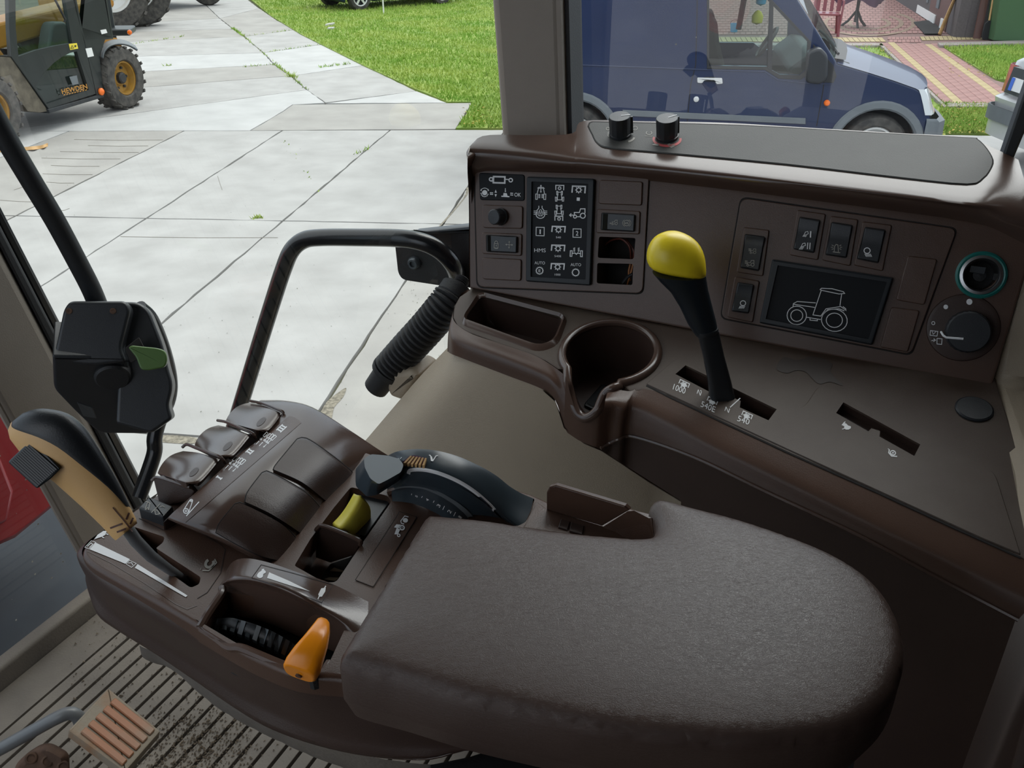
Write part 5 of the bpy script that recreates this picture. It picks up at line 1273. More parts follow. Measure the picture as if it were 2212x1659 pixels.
for i, (a, b, c_, d) in enumerate(B_):
    rows[0].append(PL(*a, LT)); rows[1].append(PL(*b, LT)); rows[2].append(pp(*c_, .016)); rows[3].append(pp(*d, .001))
BR = patch(rows, 5, 5)
MB().grid(BR).build('brow', M['brown_gl'], pan, smooth=70)
bk_ = BR[0]; MB().grid([bk_, [p - UP * .012 + VR * .004 for p in bk_], [p - UP * .2 + VR * .01 for p in bk_]]).build('back_edge', M['brown'], pan, smooth=60)
# left end closing face
MB().grid([[BR[i][0] for i in range(len(BR))] + [pp(1013, 622)], [BR[i][0] + VR * .08 for i in range(len(BR))] + [pp(1013, 622) + VR * .08]]).build('end_face', M['brown'], pan, smooth=50)
inl = [(1272, 264), (1330, 263), (1600, 269), (1900, 286), (2092, 296), (2112, 299), (2132, 318), (2147, 345), (2142, 366), (2126, 386), (2092, 399), (1950, 385), (1700, 355), (1450, 331), (1320, 319), (1290, 309), (1278, 290)]
MB().slab([PL(*p, off(LT, .0012)) for p in crv(inl, 3, True)], LTN, .004, .0008, 1).build('ledge_seam', M['seam'], pan, smooth=35)
cen = (1700, 330)
MB().slab([PL(cen[0] + (p[0] - cen[0]) * .9955, cen[1] + (p[1] - cen[1]) * .975, off(LT, .0022)) for p in crv(inl, 3, True)], LTN, .004, .001, 1).build('ledge_mat', M['tray_grey'], pan, smooth=35)
# ledge print
LK = off(LT, .0024); ik = Ink(surf_plane(LK)); rd_ = Ink(surf_plane(LK))
rd_.circ((1441, 301), 29, 14, w=5, a0=-10, a1=200); rd_.build('red_ring_print', M['ink_red'], pan)
ik.circ((1346, 296), 24, 11, w=4, a0=5, a1=62); ik.circ((1313, 278), 3.5, 3, w=1); ik.line([(1314, 284), (1313, 294), (1322, 296)], 1); ik.circ((1372, 277), 5, 4, w=1); ik.circ((1402, 287), 6, 4, w=1.2, a0=-50, a1=230); ik.line([(1393, 294), (1409, 294.5)], .8)
ik.poly([(1408, 313), (1414, 310), (1422, 310), (1427, 314), (1420, 315)]); ik.poly([(1441, 312), (1446, 310), (1452, 313), (1458, 311), (1457, 316), (1450, 319), (1446, 317)])
ik.build('ledge_print', M['ink_dim'], pan)
def knob(px, py, ang, label, base):
    t = thing('rotary_knob', label, 'knob', tuple(PL(px, py, LK))); c = PL(px, py, LK); r = .0150
    e1 = VF; e2 = LTN.cross(VF).normalized(); mb = MB(); n = 36
    prof = [(1.0, 0), (1.0, .0035), (.93, .004), (.96, .0265), (.92, .0285), (.001, .0287)]
    rows = [[c + LTN * h + (e1 * math.cos(2 * math.pi * k / n) + e2 * math.sin(2 * math.pi * k / n)) * (r * q * (1.04 if (k % 3 == 0 and 0 < i < 4) else 1)) for k in range(n)] for i, (q, h) in enumerate(prof)]
    mb.grid(rows, True).build('body', M['black'], t, smooth=30)
    d = e1 * math.cos(ang) + e2 * math.sin(ang); s = LTN.cross(d)
    MB().box(c + d * r * .95 + LTN * .014, d * .0035, s * .0018, LTN * .012).build('pointer', M['black'], t, bevel=.0006)
    MB().box(c + d * r * .55 + LTN * .0288, d * r * .42, s * .0007, LTN * .0003).build('index_line', M['ink'], t, smooth=0)
    if base: MB().box(c + d * (r * .95 + .0036) + LTN * .013, d * .0003, s * .0008, LTN * .009).build('index_line', M['ink'], t, smooth=0)
    return t
knob(1340, 292, -2.75, 'black fluted rotary knob on the ledge, the one nearer the post', False)
knob(1441, 297, 3.9, 'black fluted rotary knob standing in a red printed ring on the ledge', True)

# ------------------------------------------------------------------ switch blocks
def block(name, label, frame, rr, holes=()):
    t = thing(name, label, 'switch block', tuple(pp(*frame[-1])))
    cx = sum(p[0] for p in frame) / 4; cy = sum(p[1] for p in frame) / 4
    f = rnd(frame, rr, 5); g = [(cx + (x - cx) * (1 + 5 / abs(frame[1][0] - frame[0][0])), cy + (y - cy) * (1 + 5 / abs(frame[2][1] - frame[1][1]))) for x, y in f]
    MB().slab([pp(*p, .0008) for p in g], PPN, .002, .0003, 1, holes=[[pp(*p, .0008) for p in h] for h in holes]).build('seam', M['seam'], t, smooth=30)
    MB().slab([pp(*p, .0032) for p in f], PPN, .004, .0012, 2, holes=[[pp(*p, .0032) for p in h] for h in holes]).build('plate', M['brown'], t, smooth=35)
    return t
H0 = .0032
def cover(t, q, r=5, h=.003, m='brown', name='blank_cover'):
    return MB().slab([pp(*p, H0 + h) for p in rnd(q, r, 4)], PPN, h + .001, .0014, 2).build(name, M[m], t, smooth=50)
def rocker(t, house, q, split, vertical, label=None, press=0):
    hs = cover(t, house, 5, .003, 'brown', 'switch_frame')
    sm_ = MB().slab([pp(*p, H0 + .0033) for p in rnd([(x + (x - sum(a[0] for a in q) / 4) * .06, y + (y - sum(a[1] for a in q) / 4) * .06) for x, y in q], 4, 3)], PPN, .002, .0003, 1).build('switch_gap', M['seam'], hs, smooth=30)
    a, b, c_, d = [Vector(p) for p in q]
    if vertical: m1, m2 = a.lerp(d, split), b.lerp(c_, split); A, B = [a, b, m2, m1], [m1, m2, c_, d]
    else: m1, m2 = a.lerp(b, split), d.lerp(c_, split); A, B = [a, m1, m2, d], [m1, b, c_, m2]
    mb = MB()
    lift = lambda P, hs_: [pp(P[k].x, P[k].y, H0 + hs_[k]) for k in range(4)]
    hi, lo, md = .0105, .0055, .0066
    if vertical: top_ = lift(A, [hi, hi, md, md]) ; bot_ = lift(B, [md, md, lo + .003, lo + .003])
    else: top_ = lift(A, [hi, md, md, hi]); bot_ = lift(B, [md, lo + .003, lo + .003, md])
    o = MB().add(top_ + [p - PPN * .006 for p in top_] + bot_ + [p - PPN * .006 for p in bot_], [(0, 1, 2, 3), (8, 9, 10, 11), (0, 4, 5, 1), (1, 5, 6, 2), (2, 6, 7, 3), (3, 7, 4, 0), (8, 12, 13, 9), (9, 13, 14, 10), (10, 14, 15, 11), (11, 15, 12, 8)]).build('rocker_switch', M['black'], t, smooth=30, bevel=.0012)
    if label: lab(o, label)
    pl = (sum(bot_, Vector()) / 4, (bot_[1] - bot_[0]).cross(bot_[2] - bot_[0]).normalized()); pt = (sum(top_, Vector()) / 4, (top_[1] - top_[0]).cross(top_[2] - top_[0]).normalized())
    return o, surf_plane(pl, .0009), surf_plane(pt, .0009)
sbl = block('switch_block', 'left switch block with two column symbol display and blank covers', [(1025, 366), (1402, 379), (1388, 634), (1031, 620)], [12, 12, 16, 16], [OP1, OP2])
# label plate
lp_ = cover(sbl, [(1034, 373), (1133, 377), (1133, 434), (1036, 432)], 6, .0015, 'display', 'label_plate')
ik = Ink(surf_plane(off(PP, H0 + .0016), .0004))
L4 = lambda x, y: (1000 + x / 5.183, 340 + y / 5.183)
def l4(*p): return [L4(*q) for q in p]
ik.line(l4((343, 215), (470, 218), (468, 287), (340, 283)), 3.4, True); ik.circ(L4(315, 245), 3.6, w=2.6); ik.line(l4((470, 245), (515, 248)), 2.2); ik.circ(L4(535, 255), 3.8, w=2.4); ik.line(l4((325, 225), (345, 222)), 2); ik.line(l4((322, 268), (342, 272)), 2)
ik.circ(L4(243, 395), 5.6, fill=True)
for a in range(20, 200, 26): ik.circ((L4(243, 400)[0] + 7.6 * math.cos(math.radians(a)), L4(243, 400)[1] + 7.6 * math.sin(math.radians(a))), 1.3, fill=True)
ik.circ(L4(243, 390), 9, w=1.2, a0=205, a1=335); ik.poly(l4((195, 372), (205, 350), (210, 378))); ik.poly(l4((293, 372), (282, 350), (276, 378)))
ik.line(l4((302, 395), (338, 397)), 2); ik.line(l4((302, 412), (338, 414)), 2); ik.poly(l4((367, 362), (380, 395), (354, 395))); ik.poly(l4((354, 412), (380, 412), (367, 445)))
ik.line(l4((475, 345), (475, 385)), 1.4); ik.poly(l4((466, 375), (486, 375), (475, 390))); ik.line(l4((430, 435), (520, 440)), 2.6); ik.poly(l4((450, 430), (455, 398), (490, 400), (500, 432)))
ik.line(l4((530, 400), (562, 402)), 2); ik.line(l4((530, 420), (562, 422)), 2); ik.text('OK', L4(575, 436), L4(648, 440), L4(577, 395), .01)
ik.build('label_print', M['ink'], lp_)
cover(sbl, [(1041, 442), (1129, 445), (1128, 494), (1042, 492)], 6)
kc = pp(1083, 468, H0 + .003); kd_ = (PPN * .95 + VF * .22 - UP * .12).normalized(); kr = []
for h, r in ((0, .0118), (.003, .0118), (.004, .0108), (.017, .0105), (.018, .0095), (.0183, .0001)):
    kr.append((r, h))
o = MB(); n = 36; e1 = kd_.orthogonal().normalized(); e2 = kd_.cross(e1)
o.grid([[kc + kd_ * h + (e1 * math.cos(2 * math.pi * k / n) + e2 * math.sin(2 * math.pi * k / n)) * r * (1.05 if k % 2 and 0 < i < 4 else 1) for k in range(n)] for i, (r, h) in enumerate(kr)], True)
o.build('turn_knob', M['black'], sbl, smooth=30)
r1, s1b, s1t = rocker(sbl, [(1040, 502), (1127, 505), (1126, 553), (1041, 548)], [(1051, 508), (1116, 511), (1115, 546), (1052, 543)], .14, False, 'black rocker with padlock and four-arrow symbols')
ik = Ink(s1b); ik.line(l4((352, 965), (396, 967), (392, 1015), (350, 1012)), 1.2, True); ik.circ(L4(373, 965), 3.8, 5.6, w=1.2, a0=180, a1=360); ik.circ(L4(373, 990), 1.4, fill=True)
ik.circ(L4(374, 1012), 4.2, 1.6, w=1.2, a0=0, a1=180)
for dx, dy in ((1, .05), (-1, -.05), (-.05, 1), (.05, -1)):
    c0q = L4(518, 978); ik.line([c0q, (c0q[0] + dx * 7, c0q[1] + dy * 7)], 1.1); e = (c0q[0] + dx * 8.5, c0q[1] + dy * 8.5); ik.poly([e, (e[0] - dx * 3.4 - dy * 2, e[1] - dy * 3.4 + dx * 2), (e[0] - dx * 3.4 + dy * 2, e[1] - dy * 3.4 - dx * 2)])
ik.build('symbol', M['ink_dim'], r1)
cover(sbl, [(1040, 556), (1126, 560), (1125, 607), (1042, 603)], 6)
cover(sbl, [(1295, 388), (1388, 392), (1386, 444), (1292, 440)], 6)
r2, s2b, s2t = rocker(sbl, [(1289, 451), (1383, 456), (1381, 506), (1287, 503)], [(1301, 460), (1371, 464), (1369, 500), (1299, 496)], .18, False, 'black rocker with tractor and brake symbols')
ik = Ink(s2b)
def tractor_side(ik, q, w, arrow=True):
    """q maps unit coords (0..1 x, 0..1 y) to pixels"""
    ik.line([q(.30, .78), q(.30, .42), q(.62, .42), q(.70, .05), q(.98, .05), q(.98, .5)], w); ik.circ(q(.34, .82), abs(q(.1, 0)[0] - q(0, 0)[0]), w=w); ik.circ(q(.84, .74), abs(q(.16, 0)[0] - q(0, 0)[0]), w=w); ik.line([q(.44, .84), q(.68, .84)], w)
    if arrow: ik.line([q(.02, .68), q(.24, .68)], w); ik.line([q(.10, .52), q(.0, .68), q(.10, .84)], w)
tractor_side(ik, lambda u, v: L4(1645 + 85 * u, 700 + 55 * v), 1.1); ik.circ(L4(1835, 735), 6, w=1.2); ik.circ(L4(1835, 735), 9, 8, w=1, a0=120, a1=240); ik.circ(L4(1835, 735), 9, 8, w=1, a0=-60, a1=60); ik.line(l4((1810, 735), (1845, 725), (1850, 745), (1815, 740)), 1)
ik.build('symbol', M['ink_dim'], r2)
# symbol display
dsp = MB().slab([pp(*p, H0 + .007) for p in rnd([(1137, 381), (1284, 386), (1275, 617), (1135, 608)], 5)], PPN, .009, .002, 3, holes=[[pp(*p, H0 + .007) for p in rnd([(1148, 392), (1271, 397), (1265, 604), (1146, 598)], 2)]], hole_depth=.003, bottom=False).build('display_bezel', M['bezel'], sbl, smooth=40)
MB().prism([pp(*p, H0 + .004) for p in [(1146, 390), (1273, 395), (1267, 606), (1144, 600)]], -PPN * .002).build('display_screen', M['display'], sbl, smooth=0)
scr = [o for o in sbl.children if o.name.startswith('display_screen')][0]
ds = surf_plane(off(PP, H0 + .0042), .0004)
def icon(fn): k = Ink(ds); fn(k); k.build('symbol', M['ink'], scr)
def i_rear(k): # tractor seen from behind, arrow up-down
    k.line(l4((835, 345), (850, 335), (900, 337), (912, 347), (835, 345)), 1.6); k.line(l4((845, 350), (832, 400)), 1.6); k.line(l4((902, 350), (912, 402)), 1.6)
    k.line(l4((815, 410), (835, 408), (833, 470), (815, 470)), 1.5, True); k.line(l4((905, 410), (928, 410), (926, 472), (905, 470)), 1.5, True)
    k.line(l4((873, 318), (872, 385)), 1.6); k.poly(l4((873, 305), (884, 322), (862, 322))); k.poly(l4((872, 398), (884, 380), (862, 380)))
    for y in (415, 427, 439, 451): k.line(l4((845, y), (866, y)), 1.4); k.line(l4((880, y), (900, y)), 1.4)
def planview(k, up):
    f = (lambda x, y: L4(1082 + x, 400 + y)) if up else (lambda x, y: L4(1076 + x, 620 + y))
    if up:
        k.line([f(-42, -35), f(-42, -88), f(48, -86), f(46, -32)], 2); k.gear(f(0, -55), 2.6, 1.5, 8, 1.2, 2)
        fr, re = -20, 60
    else:
        k.line([f(-46, 88), f(-46, 38), f(42, 40), f(42, 90)], 2); k.gear(f(0, 68), 2.6, 1.5, 8, 1.2, 2)
        fr, re = -85, -5
    for sx in (-1, 1): k.line([f(sx * 20, fr), f(sx * 33, fr), f(sx * 31, fr + 40), f(sx * 18, fr + 40)], 1.5, True); k.line([f(sx * 32, re - 15), f(sx * 48, re - 15), f(sx * 46, re + 30), f(sx * 30, re + 30)], 1.5, True)
    k.line([f(-20, fr + 10), f(20, fr + 10)], 1.3); k.line([f(-20, fr + 40), f(-24, re - 10), f(-24, re + 15), f(24, re + 15), f(24, re - 10), f(20, fr + 40)], 1.5)
def bracket(k, c, w=75, h=60, gear=True):
    k.line(l4((c[0] - w, c[1] + h * .5), (c[0] - w + 6, c[1] - h * .55), (c[0] + w, c[1] - h * .5), (c[0] + w - 6, c[1] + h * .6)), 2.8); k.gear(L4(c[0], c[1] + 5), 4.6, 2, 8, 1.9, 3)
icon(i_rear); icon(lambda k: planview(k, True))
icon(lambda k: (bracket(k, (1296, 360), 75, 70), k.poly(l4((1275, 448), (1310, 450), (1308, 487), (1273, 485)))))
def i_lock(k):
    k.circ(L4(868, 635), 9.6, 9.2, w=1.7, a0=-30, a1=210); 
    for sx in (-1, 1):
        k.line([L4(868 + sx * 18, 542), L4(868 + sx * 18, 568), L4(868 + sx * 44, 600)], 1.6)
        for y in (600, 618, 636): k.line([L4(868 + sx * 48, y), L4(868 + sx * 76, y + 1)], 1.4)
        k.line([L4(868 + sx * 36, 598), L4(868 + sx * 36, 645)], 1.4)
    k.line(l4((850, 612), (888, 613), (886, 655), (849, 654)), 1.4, True); k.circ(L4(869, 612), 3.2, 5, w=1.3, a0=180, a1=360); k.circ(L4(868, 632), 1.4, fill=True)
icon(i_lock); icon(lambda k: planview(k, False)); icon(lambda k: tractor_side(k, lambda u, v: L4(1195 + 175 * u, 570 + 112 * v), 2))
def boxed(k, c, s): k.line(l4((c[0] - 45, c[1] - 48), (c[0] + 45, c[1] - 46), (c[0] + 44, c[1] + 48), (c[0] - 46, c[1] + 45)), 1.6, True); ww = 15 if s != '1' else 8; k.text(s, L4(c[0] - ww, c[1] + 26), L4(c[0] + ww - 1, c[1] + 27), L4(c[0] - ww + 1, c[1] - 24), .01)
icon(lambda k: boxed(k, (865, 830), '1')); icon(lambda k: (bracket(k, (1070, 805)), k.text('540', L4(1042, 905), L4(1097, 907), L4(1042, 884)))); icon(lambda k: boxed(k, (1278, 848), '2'))
icon(lambda k: k.text('HMS', L4(798, 1060), L4(927, 1062), L4(798, 1018))); icon(lambda k: (bracket(k, (1065, 1015)), k.text('540E', L4(1025, 1115), L4(1100, 1117), L4(1025, 1094))))
def i_axle(k):
    k.line(l4((1203, 1045), (1223, 1045), (1220, 1108), (1200, 1107)), 1.8, True); k.line(l4((1318, 1045), (1338, 1046), (1336, 1112), (1316, 1110)), 1.8, True); k.line(l4((1223, 1075), (1255, 1070), (1270, 1085), (1285, 1070), (1316, 1078)), 2)
    for x in (1246, 1296):
        for y in (1015, 1027, 1039, 1051): k.line(l4((x - 10, y + 4), (x + 10, y - 3)), 1.4)
icon(i_axle)
def auto(k, c, s):
    k.text('AUTO', L4(c[0] - 57, c[1] - 62), L4(c[0] + 60, c[1] - 60), L4(c[0] - 57, c[1] - 94)); k.gear(L4(c[0], c[1] + 10), 7, 1.8, 16, 1.1, 2)
    if s: k.text(s, L4(c[0] - 12, c[1] + 26), L4(c[0] + 12, c[1] + 27), L4(c[0] - 12, c[1] - 5), .015)
icon(lambda k: auto(k, (858, 1258), 'E')); icon(lambda k: (bracket(k, (1060, 1222)), k.text('1000', L4(1027, 1322), L4(1092, 1324), L4(1027, 1300)))); icon(lambda k: auto(k, (1262, 1278), ''))
# cables seen in the two empty openings
def cable(name, pts, m, r=.0013):
    p = [pp(x, y, d) for x, y, d in pts]; return MB().tube([Vector(q) for q in crv(p, 5)], r, 6).build(name, M[m], pan)
cable('cable', [(1300, 540, -.04), (1315, 522, -.03), (1340, 516, -.02), (1358, 530, -.02), (1366, 556, -.03)], 'cable_red'); cable('cable', [(1345, 516, -.022), (1360, 534, -.02), (1363, 562, -.03), (1362, 585, -.035)], 'cable_red')
cable('cable', [(1352, 516, -.03), (1368, 540, -.024), (1368, 562, -.03)], 'cable_red'); cable('cable', [(1368, 568, -.02), (1364, 585, -.02), (1358, 604, -.022), (1354, 620, -.03)], 'cable_or')
cable('cable', [(1362, 568, -.024), (1358, 590, -.024), (1362, 606, -.03)], 'cable_or'); cable('cable', [(1344, 612, -.02), (1356, 598, -.018), (1366, 592, -.018)], 'black_m', .002)

sbr = block('switch_block', 'right switch block with lamp switches round a tractor outline display', [(1601, 427), (2068, 494), (1968, 766), (1557, 687)], [18, 18, 16, 16])
L5 = lambda x, y: (1380 + x / 2.659, 400 + y / 2.659)
def l5(*p): return [L5(*q) for q in p]
def lampicon(k, c, s=1.0, flip=1, two=None):
    k.circ((c[0], c[1] - 3 * s), 5.5 * s, 5 * s, w=1.5 * s)
    for i in range(5): k.line([(c[0] + flip * (-4 + i * 2.4) * s, c[1] + 2.5 * s), (c[0] + flip * (-4 + i * 2.4 + 2.8) * s, c[1] + 8 * s)], 1.2 * s)
r_, b_, t_ = rocker(sbr, [(1606, 490), (1662, 497), (1648, 597), (1591, 588)], [(1610, 507), (1652, 513), (1639, 584), (1600, 577)], .3, True, 'black rocker with two small tractor symbols')
k = Ink(b_); tractor_side(k, lambda u, v: (1616 + 17 * u, 537 + 11 * v), .9, False); tractor_side(k, lambda u, v: (1608 + 21 * u, 562 + 13 * v), 1.3, False)
for i in range(4): k.line([(1609, 563 + i * 2), (1615, 563.6 + i * 2)], 1); k.line([(1617, 537 + i * 1.6), (1623, 537.5 + i * 1.6)], .8)
k.build('symbol', M['ink_dim'], r_)
r_, b_, t_ = rocker(sbr, [(1722, 453), (1784, 462), (1767, 562), (1705, 551)], [(1728, 470), (1771, 477), (1758, 545), (1715, 537)], .5, True, 'black rocker with two work lamp symbols')
for dy, s, kk_ in ((505, 'I', t_), (530, 'II', b_)):
    k = Ink(kk_)
    dx = 1740 if s == 'I' else 1734
    k.line([(dx - 4, dy + 4), (dx, dy - 4), (dx + 5, dy - 5), (dx + 6, dy), (dx - 4, dy + 4)], 1.3); 
    for i in range(4): k.line([(dx - 8 + i * 2.2, dy + 9), (dx - 4 + i * 2.2, dy + 3)], 1)
    k.text(s, (dx + 9, dy + 8), (dx + (12 if s == 'I' else 16), dy + 8.5), (dx + 10, dy - 6)); k.build('symbol', M['ink'], r_)
r_, b_, t_ = rocker(sbr, [(1794, 466), (1854, 474), (1837, 575), (1775, 562)], [(1797, 481), (1841, 488), (1828, 556), (1784, 549)], .5, True, 'black rocker with beacon symbol')
k = Ink(b_); k.line([(1802, 543), (1803, 532), (1806, 528), (1810, 529), (1811, 544)], 1.4); k.line([(1799, 544), (1815, 546)], 1.6)
for a in (150, 180, 210, 330, 0, 30): k.line([(1807 + 7 * math.cos(math.radians(a)), 534 + 6 * math.sin(math.radians(a))), (1807 + 12 * math.cos(math.radians(a)), 534 + 10 * math.sin(math.radians(a)))], 1.2)
k.build('symbol', M['ink_dim'], r_)
r_, b_, t_ = rocker(sbr, [(1863, 478), (1927, 486), (1907, 586), (1844, 573)], [(1869, 492), (1912, 498), (1897, 567), (1852, 558)], .5, True, 'black rocker with right-leaning work lamp symbol')
k = Ink(b_); lampicon(k, (1873, 545), 1.2); k.build('symbol', M['ink'], r_)
r_, b_, t_ = rocker(sbr, [(1587, 597), (1641, 607), (1626, 697), (1570, 685)], [(1594, 611), (1628, 616), (1617, 676), (1581, 671)], .5, True, 'black rocker with left-leaning work lamp symbol')
k = Ink(b_); lampicon(k, (1605, 658), 1.05, -1); k.build('symbol', M['ink'], r_)
cover(sbr, [(1961, 552), (2025, 560), (1997, 659), (1935, 648)], 6); cover(sbr, [(1925, 663), (1987, 671), (1961, 761), (1901, 750)], 6)
MB().slab([pp(*p, H0 + .008) for p in rnd([(1668, 560), (1930, 600), (1884, 746), (1640, 698)], 4)], PPN, .010, .002, 3, holes=[[pp(*p, H0 + .008) for p in [(1680, 573), (1916, 609), (1876, 733), (1654, 689)]]], hole_depth=.004, bottom=False).build('display_bezel', M['bezel'], sbr, smooth=40)
scr2 = MB().prism([pp(*p, H0 + .004) for p in [(1676, 570), (1920, 607), (1878, 737), (1650, 692)]], -PPN * .002).build('display_screen', M['display'], sbr, smooth=0)
k = Ink(surf_plane(off(PP, H0 + .0042), .0004)); w = 1.7
k.circ(L5(907, 748), 21, 20, w=w); k.circ(L5(907, 749), 13, 12.5, w=w); k.circ(L5(1123, 776), 28, 24, w=w, rot=10); k.circ(L5(1123, 776), 17.5, 15.5, w=w)
k.line(l5((1040, 600), (1050, 592), (1110, 595), (1175, 612), (1182, 622), (1150, 625), (1050, 604), (1040, 600)), w); k.line(l5((1047, 606), (1000, 745), (1045, 752), (1075, 710), (1160, 697), (1190, 720), (1188, 710), (1172, 697)), w); k.line(l5((1165, 625), (1155, 692)), w)
k.line(l5((1016, 676), (910, 668), (888, 680), (885, 700)), w); k.line(l5((890, 684), (1010, 702)), w); k.line(l5((960, 758), (1045, 772)), w); k.line(l5((983, 765), (983, 775), (1025, 779), (1025, 770)), w); k.line(l5((1055, 745), (1085, 715), (1150, 710), (1180, 722)), w)
k.build('tractor_outline', M['ink'], scr2)
# socket and rotary selector at the right end
sk = thing('power_socket', 'round power socket with teal ring at the right end of the panel', 'socket', tuple(pp(2119, 594)))
sc_ = pp(2119, 594); RS = .0245
MB().lathe(sc_, PPN, [(RS * 1.12, -.002), (RS * 1.12, .003), (RS * 1.02, .0045), (RS * .92, .0035), (RS * .92, -.002)], 36, caps=False).build('teal_ring', M['teal'], sk)
MB().lathe(sc_, PPN, [(RS * .93, .002), (RS * .93, .0048), (RS * .80, .0055), (RS * .72, .003), (RS * .70, -.04)], 36, caps=False).build('barrel', M['steel'], sk)
MB().lathe(sc_ - PPN * .03, PPN, [(RS * .3, 0), (RS * .3, .012), (.0005, .013)], 16).build('contact', M['black_m'], sk); MB().box(sc_ - PPN * .008 + VF * RS * -.62, VF * .002, PPN * .006, UP * .004).build('clip', M['black_m'], sk)
MB().box(sc_ - PPN * .012 + UP * .006 + VF * .004, VF * .008, PPN * .002, UP * .004).build('flap', M['steel_dk'], sk)
rs = thing('wiper_knob', 'large black ribbed rotary selector with white pointer below the socket', 'knob', tuple(pp(2087, 720)))
kc = pp(2080, 708); MB().lathe(kc, PPN, [(.040, 0), (.039, .0022), (.035, .003), (.001, .003)], 40).build('dial_plate', M['brown_dk'], rs)
kk = pp(2090, 716, .003); n = 48; e1 = VF; e2 = PPN.cross(VF).normalized()
MB().grid([[kk + PPN * h + (e1 * math.cos(2 * math.pi * q / n) + e2 * math.sin(2 * math.pi * q / n)) * r * (1.03 if q % 2 and 0 < i < 3 else 1) for q in range(n)] for i, (r, h) in enumerate(((.0245, 0), (.0245, .003), (.0235, .017), (.0222, .019), (.0002, .0192)))], True).build('knob', M['black'], rs, smooth=30)
kpl = off(PP, .0225); P0_, P1_ = PL(2040, 727, kpl), PL(2080, 732, kpl)
MB().tube([PL(2033, 717, off(PP, .012)), PL(2038, 725, off(PP, .021)), PL(2044, 729, kpl), PL(2081, 732, kpl)], .0013, 8).build('pointer', M['ink'], rs)
k = Ink(surf_plane(off(PP, .0034), .0004)); k.circ((2043, 663), 5, fill=True); k.circ((2094, 652), 6.5, fill=True); k.circ((2016, 698), 3.4, w=1.5)
k.line([(2010, 714), (2026, 716), (2024, 726), (2009, 724)], 1.5, True); k.line([(2013, 715), (2016, 722), (2022, 716)], 1.2); k.line([(2012, 736), (2020, 734)], 1.5); k.line([(2017, 731), (2021, 735), (2016, 738)], 1.3); k.line([(2024, 731), (2035, 732), (2034, 744), (2024, 743), (2024, 731)], 1.6)
k.build('dial_print', M['ink'], rs)

# ------------------------------------------------------------------ yellow topped lever standing in the slot
lv = thing('range_lever', 'tall black lever with yellow top standing in the numbered console slot', 'lever', tuple(ct(1568, 850)))
zc0 = (ct(1568, 858) - CAM).dot(FWD); X = Vector((1, 0, 0))
def sect(c, ax, wx, wy, side, n=20, sq=2.6):
    ax = ax.normalized(); x = (side - ax * side.dot(ax)).normalized(); y = ax.cross(x); out = []
    for k in range(n):
        t = 2 * math.pi * k / n; ct_, st = math.cos(t), math.sin(t)
        out.append(c + x * (wx * math.copysign(abs(ct_) ** (2 / sq), ct_)) + y * (wy * math.copysign(abs(st) ** (2 / sq), st)))
    return out
def lev(rows, sq):
    """rows: (left px, right px, y left, y right, depth shift, half thickness)"""
    out = []
    for l, r, yl, yr, dz, th_ in rows:
        a, b = C(l, yl, zc0 - dz), C(r, yr, zc0 - dz); out.append((a, b, th_))
    rings = []
    for i, (a, b, th_) in enumerate(out):
        m0 = (out[max(0, i - 1)][0] + out[max(0, i - 1)][1]) / 2; m1 = (out[min(len(out) - 1, i + 1)][0] + out[min(len(out) - 1, i + 1)][1]) / 2
        sd = b - a; dep = sd.cross(m1 - m0); dep.normalize(); c = (a + b) / 2; n = 24
        rings.append([c + sd / 2 * math.copysign(abs(math.cos(2 * math.pi * k / n)) ** (2 / sq), math.cos(2 * math.pi * k / n)) + dep * (th_ * math.copysign(abs(math.sin(2 * math.pi * k / n)) ** (2 / sq), math.sin(2 * math.pi * k / n))) for k in range(n)])
    return rings
MB().loft(lev([(1534, 1590, 868, 870, -.006, .011), (1529, 1578, 820, 820, .008, .010), (1518, 1563, 765, 765, .020, .009), (1506, 1551, 718, 712, .033, .009)], 4)).build('stem', M['black'], lv, smooth=50)
MB().loft(lev([(1500, 1549, 722, 711, .034, .013), (1486, 1545, 700, 690, .038, .015), (1469, 1535, 664, 652, .046, .017), (1448, 1528, 630, 622, .054, .0195), (1424, 1525, 606, 602, .060, .022), (1410, 1524, 590, 592, .063, .024)], 2.5)).build('grip', M['blue_blk'], lv, smooth=60)
MB().loft(lev([(1502, 1549, 724, 713, .0335, .0140), (1502, 1550, 720, 709, .0345, .0148), (1500, 1549, 716, 705, .0355, .0140)], 2.6)).build('collar', M['black'], lv)
MB().loft(lev([(1414, 1521, 588, 605, .063, .021), (1401, 1525, 576, 596, .0645, .0245), (1396, 1525, 560, 582, .066, .027), (1397, 1523, 544, 562, .0675, .0275), (1401, 1518, 530, 543, .0685, .0265), (1409, 1507, 516, 524, .0695, .023), (1420, 1490, 506, 510, .070, .0175), (1436, 1468, 500, 500, .0705, .009), (1446, 1456, 498, 498, .0706, .002)], 2.5)).build('yellow_top', M['yellow'], lv, smooth=80, sub=1)

